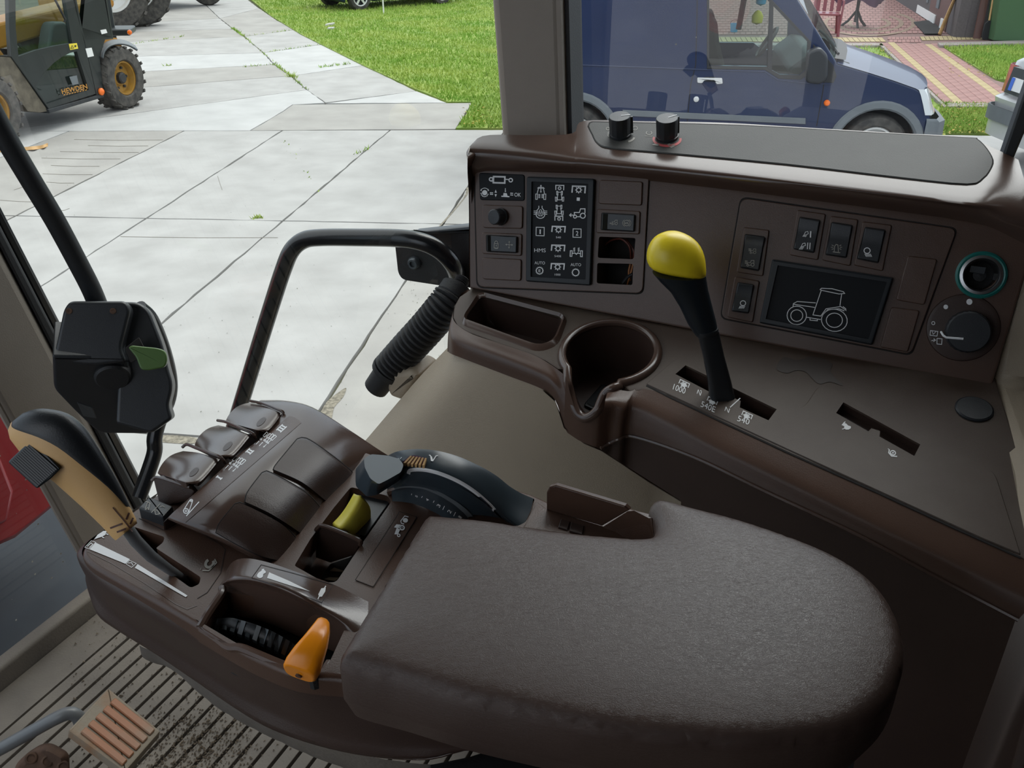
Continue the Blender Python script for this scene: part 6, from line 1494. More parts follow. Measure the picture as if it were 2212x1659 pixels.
# ------------------------------------------------------------------ handrail, bracket, hose on the door side
hr = thing('door_handrail', 'black bent tube handrail crossing the door opening', 'handrail', tuple(RR(500, 930, 1.08)))
hp_ = [(440, 1130, 1.04), (478, 1010, 1.06), (518, 880, 1.085), (552, 770, 1.10), (588, 655, 1.12), (612, 582, 1.13), (630, 541, 1.135), (656, 519, 1.14), (695, 513, 1.14), (780, 513, 1.14), (865, 515, 1.14), (915, 524, 1.145), (952, 543, 1.155), (978, 572, 1.17), (990, 605, 1.20)]
MB().tube([Vector(p) for p in crv([RR(x, y, r) for x, y, r in hp_], 6)], .0138, 18).build('tube', M['black_gl'], hr)
br_ = [RR(*p, 1.20) for p in rnd([(849, 508), (1030, 488), (1030, 622), (985, 624), (868, 606), (858, 590)], [4, 4, 4, 6, 12, 8])]
MB().slab(br_, -VR, .02, .004, 2).build('bracket', M['black_m'], hr)
MB().slab([RR(*p, 1.185) for p in rnd([(890, 502), (1030, 487), (1030, 505), (930, 508)], 4)], -VR, .02, .005, 2).build('rubber_strip', M['black'], hr)
bc = RR(897, 567, 1.198); MB().lathe(bc, -VR, [(.011, 0), (.011, .006), (.008, .010), (.005, .010), (.005, .006), (.0005, .006)], 12).build('bolt', M['steel_dk'], hr)
hs = thing('corrugated_hose', 'black corrugated rubber hose sleeve hanging beside the cream trim', 'hose', tuple(RR(820, 830, 1.06)))
hpth = crv([RR(1000, 602, 1.16), RR(985, 628, 1.14), RR(962, 660, 1.12), RR(925, 705, 1.11), RR(882, 752, 1.10), RR(843, 796, 1.09)], 16)
hpth = [Vector(p) for p in hpth]; n = len(hpth); rad = []; 
for i in range(n):
    u = i / (n - 1)
    if u < .16: rad.append(.010 + .0015 * (i % 2))
    elif u < .30: rad.append(.026)
    else: rad.append(.0285 if i % 3 else .0245)
MB().tube(hpth, rad, 22).build('bellows', M['black_m'], hs, smooth=30)
e0 = hpth[-1]; ed_ = RR(812, 838, 1.085)
MB().tube([e0, e0.lerp(ed_, .12), e0.lerp(ed_, .2), e0.lerp(ed_, .22), ed_], [.0285, .0285, .0275, .0215, .020], 22).build('cuff', M['black_m'], hs)

# ------------------------------------------------------------------ door latch with green release lever on its tube
dl_ = thing('door_latch', 'black door latch housing with green release lever on a bent tube', 'latch', tuple(C(230, 900, 1.3)))
def fq(x, y, f=1.0): return FF(x, y, f)
tp_ = [(-80, 120), (0, 275), (60, 378), (120, 478), (172, 575), (196, 622), (212, 660), (240, 730)]
MB().tube([Vector(p) for p in crv([FF(x, y, 1.03) for x, y in tp_], 5)], .0135, 16).build('tube', M['black'], dl_)
tp_ = [(300, 665), (325, 690), (350, 750), (366, 815), (364, 860), (345, 905), (334, 945), (334, 975), (322, 1015), (300, 1075)]
MB().tube([Vector(p) for p in crv([FF(x, y, 1.06) for x, y in tp_], 5)], .0125, 16).build('tube', M['black_gl'], dl_)
nl = (CAM - C(230, 800, 1.3)).normalized(); nl = (nl + Vector((-.15, 0, 0))).normalized()
LH = (C(215, 790, 1.24), nl)
def lh(x, y, d=0): return PL(x, y, off(LH, d))
wing = [lh(*p, -.035) for p in rnd([(262, 652), (300, 652), (322, 670), (352, 745), (364, 798), (375, 832), (364, 876), (373, 904), (328, 936), (250, 915)], [6, 16, 14, 20, 20, 20, 10, 8, 8, 8])]
MB().slab(wing, nl, .05, .005, 3).build('side_cover', M['black'], dl_)
body = [lh(*p) for p in rnd([(137, 668), (150, 650), (271, 650), (283, 668), (262, 752), (274, 782), (200, 790), (113, 780)], [10, 10, 10, 12, 12, 10, 20, 8])]
MB().slab(body, nl, .085, .005, 3).build('housing', M['black'], dl_)
nl2 = (nl - UP * .75).normalized(); LH2 = (lh(200, 776, -.001), nl2)
MB().slab([PL(*p, LH2) for p in rnd([(113, 770), (270, 772), (281, 812), (327, 925), (322, 939), (214, 938), (170, 898), (116, 842)], [4, 6, 16, 12, 8, 18, 20, 12])], nl2, .07, .005, 3).build('lower_housing', M['black'], dl_)
MB().lathe(PL(243, 812, LH2), nl2, [(.024, -.01), (.024, .004), (.021, .007), (.001, .007)], 24).build('boss', M['black_m'], dl_)
MB().slab([lh(*p, .0008) for p in rnd([(270, 752), (300, 728), (312, 752), (300, 775), (282, 784)], 4)], nl, .003, .0005, 1).build('lever_slot', M['seam'], dl_)
gl = [lh(*p, .018) for p in rnd([(277, 751), (284, 746), (342, 752), (357, 758), (362, 776), (357, 793), (322, 800), (304, 799), (294, 772)], [3, 4, 10, 10, 10, 8, 8, 8, 6])]
MB().slab(gl, nl, .012, .0022, 3).build('release_lever', M['green'], dl_)
lab(bpy.data.objects['release_lever'], 'green release lever')
for x, y in ((149, 672), (244, 672)): 
    c = lh(x, y, .0005); MB().lathe(c, nl, [(.0042, -.001), (.0042, .0008), (.003, .0012), (.0005, .0004)], 12).build('screw', M['rust'], dl_)
MB().slab([PL(*p, (LH2[0] + nl2 * .001, nl2)) for p in rnd([(165, 868), (200, 880), (210, 905), (180, 900)], 4)], nl2, .004, .001, 1).build('catch', M['steel_dk'], dl_)
# ------------------------------------------------------------------ armrest with its control module
arm_ = thing('armrest', 'brown leather padded armrest with moulded control module at its front end', 'armrest', tuple(veh(.2, .45, FZ)))
def q3(pts): return [Z(*p) for p in pts]
def smp(pl, n):
    P = [Vector(p) for p in pl]; L = [0]
    for i in range(1, len(P)): L.append(L[-1] + (P[i] - P[i - 1]).length)
    out = []
    for k in range(n):
        t = L[-1] * k / (n - 1); i = 1
        while i < len(P) - 1 and L[i] < t: i += 1
        q = (t - L[i - 1]) / max(1e-9, L[i] - L[i - 1]); out.append(P[i - 1].lerp(P[i], q))
    return out
PADZ = 1.985
padpx = [(935, 1120), (1060, 1132), (1180, 1151), (1300, 1164), (1388, 1169), (1411, 1158), (1414, 1134), (1402, 1104), (1412, 1088), (1440, 1088), (1500, 1104), (1600, 1130), (1720, 1171), (1810, 1211), (1880, 1258), (1928, 1318), (1952, 1385), (1950, 1450), (1915, 1522), (1845, 1578), (1750, 1606), (1600, 1617), (1450, 1606), (1330, 1591), (1200, 1567), (1000, 1520), (860, 1477), (750, 1446), (734, 1428), (752, 1392), (800, 1313), (858, 1218), (905, 1142), (918, 1125)]
padc = crv(padpx, 4, True)
cushion([Z(x, y, PADZ - .006) for x, y in padc], PADZ, .052, .010, .0045, .005).build('pad', M['leather'], arm_, smooth=75, wn=False)
# base shell (below the pad and the module deck)
DZ = 1.952
deck = [(178, 1196), (192, 1168), (238, 1136), (300, 1100), (345, 1062), (500, 940), (650, 915), (765, 965), (860, 1000), (1000, 1020), (1150, 1066), (1185, 1082), (1340, 1090), (1420, 1110), (1460, 1200), (1300, 1400), (1050, 1520), (760, 1462), (640, 1456), (590, 1442), (545, 1420), (500, 1396), (432, 1356), (340, 1302), (258, 1256), (200, 1222)]
Hslot = rnd([(290, 1138), (356, 1160), (352, 1172), (337, 1184), (434, 1247), (430, 1262), (412, 1270), (345, 1222), (300, 1180)], [4, 5, 4, 3, 5, 5, 7, 6, 8])
Hval = rnd([(636, 1222), (670, 1165), (720, 1098), (758, 1052), (838, 1071), (845, 1084), (778, 1180), (726, 1258), (700, 1258)], [4, 4, 4, 6, 6, 6, 10, 10, 8])
Hwheel = rnd([(436, 1354), (484, 1278), (560, 1290), (640, 1312), (748, 1352), (712, 1430), (690, 1450), (650, 1448), (600, 1432), (545, 1412), (490, 1388)], 4)
DNEAR = [p[:2] for p in crv([(345, 1062), (238, 1136), (192, 1168), (177, 1196), (200, 1222), (258, 1256), (340, 1302), (432, 1356), (500, 1396), (560, 1427), (640, 1457), (740, 1468)], 4)]
deck = DNEAR + [(1050, 1520), (1300, 1400), (1460, 1200), (1420, 1110), (1340, 1090), (1185, 1082), (1150, 1066), (1000, 1020), (860, 1000), (765, 965), (650, 915), (500, 940)]
dk = MB().slab([Z(x, y, DZ) for x, y in deck], UP, .016, .004, 3, holes=[[Z(x, y, DZ) for x, y in h] for h in (Hslot, Hval, Hwheel)], hole_depth=.016, bottom=False)
dk.build('deck', M['brown'], arm_, smooth=45)
for nm, h, dz, m_ in (('slot_well', Hslot, .035, 'seam'), ('valley_floor', Hval, .024, 'brown'), ('wheel_well', Hwheel, .030, 'black_m')):
    ring = [Z(x, y, DZ - .004) for x, y in h]; low = [p - UP * dz for p in ring]
    mb = MB().grid([ring, low], True); o_ = len(mb.v) - len(low); mb.f.append(tuple(range(o_, o_ + len(low)))); mb.build(nm, M[m_], arm_, smooth=40)
# side wall of the shell
S = [[(345, 1062, DZ - .02), (238, 1136, DZ - .004), (192, 1168, DZ - .004), (177, 1196, DZ - .004), (200, 1222, DZ - .004), (258, 1256, DZ - .004), (340, 1302, DZ - .004), (432, 1356, DZ - .004), (500, 1396, DZ - .004), (560, 1427, DZ - .004), (640, 1457, DZ - .004), (740, 1468, DZ - .004), (900, 1510, DZ - .012), (1060, 1560, DZ - .02), (1250, 1600, DZ - .02)],
     [(335, 1075, DZ - .03), (222, 1150, DZ - .014), (176, 1184, DZ - .012), (167, 1206, DZ - .012), (190, 1240, DZ - .014), (240, 1282, DZ - .016), (330, 1336, DZ - .018), (425, 1392, DZ - .02), (495, 1432, DZ - .022), (560, 1466, DZ - .024), (650, 1506, DZ - .026), (760, 1530, DZ - .028), (900, 1560, DZ - .032), (1060, 1600, DZ - .036), (1250, 1640, DZ - .04)],
     [(320, 1100, DZ - .06), (225, 1180, DZ - .05), (188, 1215, DZ - .045), (186, 1240, DZ - .045), (208, 1285, DZ - .048), (250, 1325, DZ - .05), (340, 1382, DZ - .052), (440, 1445, DZ - .054), (520, 1497, DZ - .056), (590, 1532, DZ - .056), (690, 1575, DZ - .056), (800, 1600, DZ - .054), (930, 1610, DZ - .052), (1060, 1612, DZ - .048), (1250, 1650, DZ - .045)],
     [(320, 1120, DZ - .075), (240, 1200, DZ - .068), (210, 1250, DZ - .066), (208, 1275, DZ - .066), (226, 1330, DZ - .068), (268, 1362, DZ - .07), (350, 1412, DZ - .072), (455, 1484, DZ - .074), (535, 1538, DZ - .075), (605, 1578, DZ - .075), (710, 1612, DZ - .074), (820, 1632, DZ - .07), (930, 1636, DZ - .064), (1040, 1614, DZ - .055), (1250, 1655, DZ - .05)]]
rows = [[Z(x, y, z) for x, y, z in r] for r in S]
rows.append([p + VR * .06 - VF * .03 - UP * .004 for p in rows[-1]])
SH = patch(rows, 4, 4)
MB().grid(SH).build('shell', M['brown_dk'], arm_, smooth=70)
MB().tube(SH[12], .0016, 6).build('shell_edge', M['brown_gl'], arm_)
# ribbed rubber skirt under the shell
sk_ = [[(300, 1395, 1.872), (360, 1420, 1.872), (450, 1478, 1.872), (535, 1534, 1.87), (620, 1580, 1.868), (720, 1615, 1.868), (860, 1645, 1.868), (1000, 1655, 1.868)], [(330, 1432, 1.84), (385, 1450, 1.84), (447, 1512, 1.83), (520, 1560, 1.825), (610, 1605, 1.82), (690, 1640, 1.82), (840, 1690, 1.82), (1000, 1710, 1.82)]]
rows = [[Z(x, y, z) for x, y, z in r] for r in sk_]; pr_ = patch([rows[0], [a.lerp(b, .5) - VR * .004 for a, b in zip(*rows)], rows[1]], 6, 3)
MB().grid([[p + VR * (.0005 if j % 4 == 0 else 0) for j, p in enumerate(r)] for r in pr_]).build('rubber_skirt', M['mat_rib'], arm_, smooth=50)
# body under the armrest, back towards the seat
MB().loft([[veh(.26, .42, 1.90), veh(-.04, .38, 1.90), veh(-.04, .50, 1.90), veh(.26, .54, 1.90)], [veh(.20, .44, 1.80), veh(-.04, .40, 1.80), veh(-.04, .48, 1.80), veh(.20, .52, 1.80)]]).build('support', M['black_m'], arm_, smooth=0)
MB().slab([Z(x, y, 1.915) for x, y in [(1150, 1200), (1440, 1150), (1720, 1250), (1790, 1380), (1740, 1480), (1560, 1530), (1200, 1500), (950, 1450)]], UP, .03, .01, 2).build('pad_base', M['brown_dk'], arm_)
MB().slab([Z(x, y, 1.885) for x, y in [(920, 1640), (1010, 1622), (1080, 1600), (1250, 1560), (1560, 1560), (1700, 1600), (1700, 1760), (920, 1760)]], UP, .05, .01, 2).build('underside', M['black_m'], arm_)
# hump carrying the finger levers
Hn = [[(372, 1124, 1.955), (404, 1138, 1.955), (462, 1164, 1.955), (552, 1208, 1.953), (610, 1232, 1.945), (640, 1240, 1.925)],
      [(366, 1115, 1.968), (400, 1130, 1.972), (456, 1151, 1.972), (548, 1185, 1.962), (612, 1214, 1.946), (640, 1226, 1.924)],
      [(432, 1056, 1.976), (464, 1070, 1.984), (520, 1083, 1.985), (597, 1120, 1.972), (645, 1156, 1.95), (672, 1172, 1.924)],
      [(505, 990, 1.978), (536, 1005, 1.986), (588, 1008, 1.986), (660, 1050, 1.973), (700, 1086, 1.95), (722, 1106, 1.924)],
      [(590, 920, 1.976), (618, 936, 1.984), (655, 945, 1.984), (722, 985, 1.972), (765, 1020, 1.95), (782, 1042, 1.924)],
      [(560, 868, 1.968), (612, 870, 1.978), (668, 884, 1.98), (742, 930, 1.968), (805, 972, 1.948), (842, 996, 1.924)]]
rows = [[Z(x, y, z) for x, y, z in r] for r in Hn]
rows.append([p + VR * .012 - UP * .012 for p in rows[-1]]); rows.append([p + VR * .006 - UP * .05 for p in rows[-1]])
HUMPG = patch(rows, 5, 5); hb = MB().grid(HUMPG); hb.build('hump', M['brown_gl'], arm_, smooth=70)
fw = [r[0] for r in HUMPG]; MB().grid([fw, [p - UP * .006 + VF * .006 for p in fw], [p - UP * .05 + VF * .012 for p in fw]]).build('hump_front', M['brown_dk'], arm_, smooth=60)
hbv = hb.bvh(); onh = surf_bvh(hbv, .0008)
# three blank lever pads draped on the rear slope
for nm, top, rt, bt, lf in (('lever_pad', [(590, 1007), (642, 950)], None, None, None),):
    pass
PADS = [([(508, 1089), (524, 1088), (604, 1129), (640, 1163)], [(640, 1163), (650, 1192), (632, 1216)], [(467, 1150), (520, 1180), (570, 1203), (632, 1216)], [(508, 1089), (476, 1128), (467, 1150)]),
        ([(566, 1022), (582, 1020), (659, 1063), (696, 1102)], [(696, 1102), (700, 1122), (666, 1164)], [(530, 1084), (580, 1107), (630, 1138), (666, 1164)], [(566, 1022), (536, 1062), (530, 1084)]),
        ([(642, 949), (664, 948), (722, 988), (760, 1019)], [(760, 1019), (758, 1040), (719, 1095)], [(591, 1014), (650, 1040), (692, 1072), (719, 1095)], [(642, 949), (598, 1002), (591, 1014)])]
onh2 = surf_bvh(hbv, .0035); onh1 = surf_bvh(hbv, .0004)
for t_, r_, b_, l_ in PADS:
    g = coons(crv(t_, 4), crv(r_, 4), crv(b_, 4), crv(l_, 4), 14, 14); up_ = [[onh2(*p) for p in r] for r in g]; dn = [[onh1(*p) for p in r] for r in g]
    ringu = up_[0] + [r[-1] for r in up_[1:]] + up_[-1][::-1][1:] + [r[0] for r in up_[::-1][1:-1]]; ringd = dn[0] + [r[-1] for r in dn[1:]] + dn[-1][::-1][1:] + [r[0] for r in dn[::-1][1:-1]]
    cu = sum(ringu, Vector()) / len(ringu)
    MB().grid([[cu + (p - cu) * .975 if False else p for p in r] for r in up_]).grid([ringu, ringd], True).build('lever_pad', M['brown_dk'], arm_, smooth=50)
    sg = MB(); sg.tube([p for p in ringd + ringd[:1]], .0009, 5, cap=False); sg.build('pad_gap', M['seam'], arm_, smooth=0)
# finger tabs at the front
TABS = [([(340, 1022), (346, 1008), (358, 992), (374, 981), (396, 974)], [(396, 974), (430, 978), (476, 992)], [(414, 1046), (430, 1043), (446, 1028), (476, 992)], [(340, 1022), (376, 1034), (414, 1046)]),
        ([(419, 965), (424, 951), (436, 935), (452, 924), (472, 918)], [(472, 918), (506, 926), (543, 940)], [(487, 988), (502, 986), (518, 970), (543, 940)], [(419, 965), (452, 976), (487, 988)]),
        ([(487, 911), (493, 898), (506, 883), (522, 874), (543, 869)], [(543, 869), (574, 878), (609, 893)], [(566, 932), (580, 929), (594, 914), (609, 893)], [(487, 911), (525, 921), (566, 932)])]
for fr_, fa_, re_, ne_ in TABS:
    g = coons(crv(fr_, 4), crv(fa_, 4), crv(re_, 4), crv(ne_, 4), 12, 12); zp = lambda v: 1.962 + .020 * math.sin(min(1, v * 1.15) * math.pi / 2) - .002 * max(0, v - .87) * 8
    G3 = [[Z(x, y, zp(jj / 12)) for x, y in r] for jj, r in enumerate(g)]
    mb = MB().grid(G3); t_ = mb.build('finger_lever', M['brown_gl'], arm_, smooth=70, solid=.006, bevel=.0012)
    sfb = surf_bvh(mb.bvh(), .0007); c_ = g[8][5]
    k = Ink(sfb); k.circ((c_[0] + 4, c_[1] + 2), 13, 5.5, fill=True, rot=-42); k.build('dimple_shade', M['brown_dk'], t_)  # flat darker oval: shade of a thumb hollow put into the colour
def fin(pts, r, name='divider', m='brown_gl'): MB().tube([Vector(p) for p in crv([Z(*p) for p in pts], 4)], r, 8).build(name, M[m], arm_)
fin([(470, 908, 1.966), (490, 912, 1.972), (520, 925, 1.982), (545, 936, 1.982), (552, 946, 1.976)], .0014); fin([(394, 966, 1.962), (404, 960, 1.966), (425, 968, 1.974), (455, 979, 1.983), (478, 989, 1.983), (486, 1000, 1.976)], .0015); fin([(541, 866, 1.966), (570, 872, 1.977), (600, 884, 1.983), (612, 892, 1.982), (606, 908, 1.976)], .0014)
fl = [Z(*p) for p in [(330, 1033, 1.966), (345, 1030, 1.969), (411, 1052, 1.976), (420, 1062, 1.97), (408, 1082, 1.955), (366, 1092, 1.952), (343, 1085, 1.952)]]
MB().slab(fl, -VR + UP * .25, .004, .001, 2).build('end_fin', M['brown_dk'], arm_)
fin([(328, 1038, 1.964), (340, 1031, 1.968), (375, 1041, 1.974), (411, 1053, 1.977)], .0014)
# rocker with boom symbols at the corner
rk = MB().slab([Z(x, y, 1.962) for x, y in rnd([(298, 1096), (322, 1072), (374, 1092), (352, 1116)], 4)], UP, .014, .002, 2).build('boom_switch', M['black'], arm_)
k = Ink(lambda x, y: Z(x, y, 1.9624)); k.line([(313, 1100), (321, 1101), (324, 1087), (319, 1084), (314, 1099)], 1.3); k.circ((318.5, 1099), 2, w=1); k.line([(314, 1084), (318, 1083)], 1.2); k.line([(327, 1107), (346, 1088)], 1.2); k.line([(334, 1100), (341, 1104), (345, 1110), (336, 1111), (334, 1100)], 1.3); k.line([(346, 1094), (352, 1093), (356, 1096)], 1.3); k.build('symbol', M['ink_dim'], rk)
# printed strip along the crest
st = MB().grid([[surf_bvh(hbv, .0006)(*p) for p in r] for r in coons([(367, 1115), (625, 898)], [(625, 898), (638, 902), (651, 913)], [(400, 1129), (651, 913)], [(367, 1115), (400, 1129)], 24, 5)])
so_ = st.build('label_strip', M['brown'], arm_, smooth=60); onst = surf_bvh(st.bvh(), .0004, onh)
k = Ink(onst); Q = lambda x, y: (440 + x / 10.05, 880 + y / 10.05)
def roman(n_, c):
    c = Vector(c); u = Vector((58, -52)); v = Vector((-90, -48)); e = u.normalized()
    for i in range(n_): m_ = c + e * 62 * (i - (n_ - 1) / 2); k.line([Q(*(m_ + v * .5)), Q(*(m_ - v * .5))], 3.2)
    for sg in (.5, -.5): k.line([Q(*(c + v * sg - e * (34 + 31 * (n_ - 1)))), Q(*(c + v * sg + e * (34 + 31 * (n_ - 1))))], 2.2)
roman(1, (335, 1525)); roman(2, (1000, 955)); roman(3, (1690, 455))
for dx, dy in ((0, 0), (665, -525)):
    q = lambda x, y: Q(x + dx, y + dy)
    for (ax, ay), (bx_, by_) in (((720, 1075), (575, 1215)), ((790, 1105), (655, 1240)), ((845, 1110), (700, 1270)), ((900, 1140), (730, 1295))):
        L_ = Vector((bx_ - ax, by_ - ay)); w_ = Vector((L_.y, -L_.x)).normalized() * 22; a = Vector((ax, ay)); b = Vector((bx_, by_)); m_ = a.lerp(b, .55)
        k.line([q(*(a + w_)), q(*(m_ + w_)), q(*(m_ - w_)), q(*(a - w_))], 1.5, True); k.line([q(*m_), q(*b)], 1.5); k.circ(q(*b), 1.8, w=1.3)
    for a, b in (((470, 1325), (540, 1255)), ((540, 1360), (615, 1280)), ((640, 1385), (700, 1325))): k.line([q(*a), q(*b)], 1.5)
    k.poly([q(620, 1275), q(622, 1305), q(590, 1290)]); k.poly([q(620, 1395), q(640, 1360), q(665, 1385)])
k.build('strip_print', M['ink'], so_); k = Ink(onst)
P_ = lambda x, y: (180 + x / 6.913, 1060 + y / 6.913)
k.line([P_(1490, 300), P_(1590, 140), P_(1632, 150), P_(1575, 320)], 1.6); k.circ(P_(1533, 302), 5.4, w=1.8); k.circ(P_(1533, 302), 2, w=1.4); k.circ(P_(1612, 145), 3, 2.4, w=1.4); k.build('boom_print', M['ink'], so_); k = Ink(onst); k.line([P_(1538, 378), P_(1728, 165)], 2); k.build('slash_print', M['ink'], so_)
# deck print: throttle wedge, boxes, hare, snail
dp = lambda x, y: Z(x, y, DZ + .0005); k = Ink(dp)
k.poly([P_(185, 775), P_(695, 1022), P_(630, 1092), P_(95, 875)]); k.poly([P_(810, 1095), P_(1555, 1565), P_(1530, 1590), P_(770, 1150)])
k.line([P_(120, 745), P_(185, 770), P_(90, 868), P_(22, 845)], 1, True); k.line([P_(690, 1040), P_(790, 1085), P_(720, 1145), P_(640, 1095)], 1, True); k.line([P_(60, 830), P_(115, 780), P_(140, 800), P_(90, 850)], 1.4); k.line([P_(670, 1080), P_(720, 1075), P_(740, 1110)], 1.4)
k.poly([P_(160, 725), P_(215, 655), P_(300, 600), P_(350, 600), P_(330, 660), P_(270, 690), P_(200, 712)]); k.line([P_(330, 640), P_(372, 655)], 2); k.line([P_(280, 690), P_(310, 705)], 2)
k.build('throttle_print', M['ink'], arm_)
k = Ink(dp); c_ = P_(1885, 1085); k.circ(c_, 9.5, 7.5, w=6, a0=10, a1=290, rot=-45); k.line([P_(1780, 1190), P_(1870, 1195), P_(1990, 1075), P_(1960, 1020)], 2.6); k.line([P_(1745, 1185), P_(1760, 1150)], 1.2); k.build('snail_print', M['ink_dim'], arm_)
k = Ink(lambda x, y: Z(x, y, DZ + .0003)); k.line([P_(830, 410), P_(1190, 585), P_(1290, 580), P_(1400, 520), P_(1480, 500), P_(1560, 515), P_(2060, 810), P_(2120, 870), P_(2050, 1230), P_(1850, 1520), P_(1700, 1610)], 1.2); k.build('plate_seam', M['seam'], arm_)
k = Ink(lambda x, y: Z(x, y, DZ + .0003)); k.line([(188, 1190), (240, 1216), (310, 1258), (380, 1305), (404, 1316), (425, 1308)], 1.2); k.build('plate_seam', M['brown_gl'], arm_)
# yellow rocker in the valley, with its black housing and the fin in front
MB().loft([[Z(x, y, z) for x, y in [(770, 1060), (838, 1075), (843, 1084), (790, 1158), (757, 1152)]] for z in (DZ - .020, DZ - .006)]).build('rocker_housing', M['black'], arm_, smooth=0, bevel=.001)
yr = [[(718, 1131, 1.954), (730, 1118, 1.955), (742, 1103, 1.9585), (753, 1086, 1.963), (763, 1068, 1.969)], [(722, 1134, 1.957), (736, 1121, 1.958), (749, 1105, 1.961), (760, 1087, 1.966), (770, 1069, 1.972)], [(736, 1141, 1.958), (750, 1127, 1.959), (763, 1109, 1.962), (774, 1090, 1.967), (782, 1073, 1.972)], [(755, 1152, 1.950), (768, 1141, 1.951), (780, 1124, 1.953), (792, 1108, 1.955), (799, 1095, 1.957)]]
rows = [[Z(x, y, z) for x, y, z in r] for r in yr]; rows = [[p - UP * .012 for p in rows[0]]] + rows + [[p - UP * .012 for p in rows[-1]]]
yo = MB().grid(patch(rows, 4, 3)); o1 = len(yo.v); yo.build('yellow_rocker', M['yellow_sw'], arm_, smooth=50, solid=.003)
fn = [Z(*p) for p in [(682, 1146, 1.950), (690, 1138, 1.9545), (702, 1137, 1.956), (772, 1165, 1.956), (777, 1176, 1.952), (766, 1199, 1.936), (712, 1216, 1.929), (681, 1205, 1.929)]]
MB().slab(fn, -VR + UP * .3 + VF * .1, .004, .0012, 2).build('fin', M['brown_dk'], arm_)
fin([(681, 1148, 1.950), (688, 1139, 1.955), (702, 1137, 1.957), (773, 1166, 1.957), (778, 1177, 1.953)], .0018, 'fin_edge')
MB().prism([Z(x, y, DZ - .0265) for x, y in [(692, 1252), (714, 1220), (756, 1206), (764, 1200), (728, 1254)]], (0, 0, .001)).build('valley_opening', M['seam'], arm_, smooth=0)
for q in ([(712, 1234), (722, 1227), (742, 1234), (740, 1236)], [(700, 1252), (712, 1248), (732, 1249), (724, 1256)]): MB().prism([Z(x, y, DZ - .0250) for x, y in q], (0, 0, .0006)).build('webbing', M['mud'], arm_, smooth=0)
# strip beside the pad with tractor hitch print
R_ = lambda x, y: (640 + x / 6.914, 1040 + y / 6.914)
ls = MB().slab([Z(x, y, DZ + .0008) for x, y in rnd([R_(1545, 450), R_(1800, 530), R_(1150, 1572), R_(880, 1468)], 3)], UP, .001, .0003, 1).build('label_strip', M['brown'], arm_, smooth=0)
k = Ink(lambda x, y: Z(x, y, DZ + .0010)); k.line([R_(1545, 450), R_(1800, 530), R_(1150, 1572), R_(880, 1468)], 1, True); k.build('strip_border', M['seam'], ls)
k = Ink(lambda x, y: Z(x, y, DZ + .0014)); k.line([R_(1675, 530), R_(1620, 515), R_(1560, 590), R_(1570, 625), R_(1610, 635)], 1.8); k.circ(R_(1630, 580), 5.5, 5, fill=True); k.circ(R_(1580, 690), 4.6, w=2.6); k.circ(R_(1580, 690), 1.2, fill=True); k.poly([R_(1495, 640), R_(1560, 645), R_(1545, 700), R_(1460, 685)]); k.poly([R_(1500, 690), R_(1550, 720), R_(1520, 790), R_(1465, 790)]); k.circ(R_(1530, 805), 2.8, w=2); k.build('hitch_print', M['ink'], ls)
bz_ = [(842, 1064, 1.953), (856, 1060, 1.957), (880, 1064, 1.959), (915, 1072, 1.959), (934, 1080, 1.957), (928, 1098, 1.955)]
fin(bz_, .0035, 'deck_lip', 'brown')
# depth dial: housing, white line, numbered disc
def zr(pl, n=13): return [Z(*p) for p in [tuple(v) for v in smp(pl, n)]]
Ah = [(828, 996, 1.982), (850, 983, 1.996), (880, 977, 2.003), (915, 976, 2.006), (950, 980, 2.005), (990, 991, 2.000), (1040, 1014, 1.990), (1072, 1030, 1.980), (1095, 1050, 1.970), (1120, 1066, 1.962), (1154, 1078, 1.954)]
A2 = [(826, 1006, 1.976), (850, 994, 1.998), (880, 987, 2.006), (915, 986, 2.009), (950, 990, 2.008), (990, 1002, 2.003), (1034, 1022, 1.993), (1064, 1042, 1.983), (1086, 1062, 1.973), (1112, 1082, 1.963), (1146, 1104, 1.954)]
Bh = [(838, 1016, 1.984), (858, 1011, 1.995), (885, 1008, 2.002), (915, 1010, 2.005), (950, 1020, 2.003), (990, 1037, 1.996), (1020, 1054, 1.988), (1048, 1074, 1.978), (1070, 1093, 1.968), (1086, 1110, 1.960), (1128, 1142, 1.950)]
rows = [[p + VR * .004 - UP * .05 for p in zr(Ah)], zr(Ah), zr(A2), zr(Bh), [p - UP * .006 + VR * .001 for p in zr(Bh)]]
dh = MB().grid(patch(rows, 3, 3)); dial_h = dh.build('dial_housing', M['dial'], arm_, smooth=40)
C1 = [(858, 1022, 1.982), (876, 1018, 1.993), (900, 1018, 1.998), (930, 1024, 1.998), (970, 1040, 1.992), (1010, 1062, 1.981), (1045, 1088, 1.968), (1076, 1118, 1.954)]
D1_ = [(850, 1046, 1.976), (866, 1042, 1.984), (890, 1041, 1.987), (920, 1045, 1.986), (955, 1058, 1.981), (985, 1076, 1.973), (1008, 1094, 1.964), (1024, 1112, 1.955)]
rows = [[p - UP * .003 + VR * .003 for p in zr(C1)], zr(C1), zr(D1_), [p - UP * .004 for p in zr(D1_)]]
MB().grid(patch(rows, 3, 3)).build('dial_ring', M['dial'], arm_, smooth=50)
D2 = [(848, 1052, 1.972), (866, 1048, 1.981), (890, 1047, 1.984), (920, 1051, 1.983), (955, 1065, 1.978), (985, 1083, 1.970), (1008, 1100, 1.962), (1022, 1116, 1.953)]
D3 = [(852, 1058, 1.970), (868, 1054, 1.978), (890, 1053, 1.981), (918, 1057, 1.980), (950, 1071, 1.975), (978, 1088, 1.967), (1000, 1106, 1.959), (1012, 1120, 1.952)]
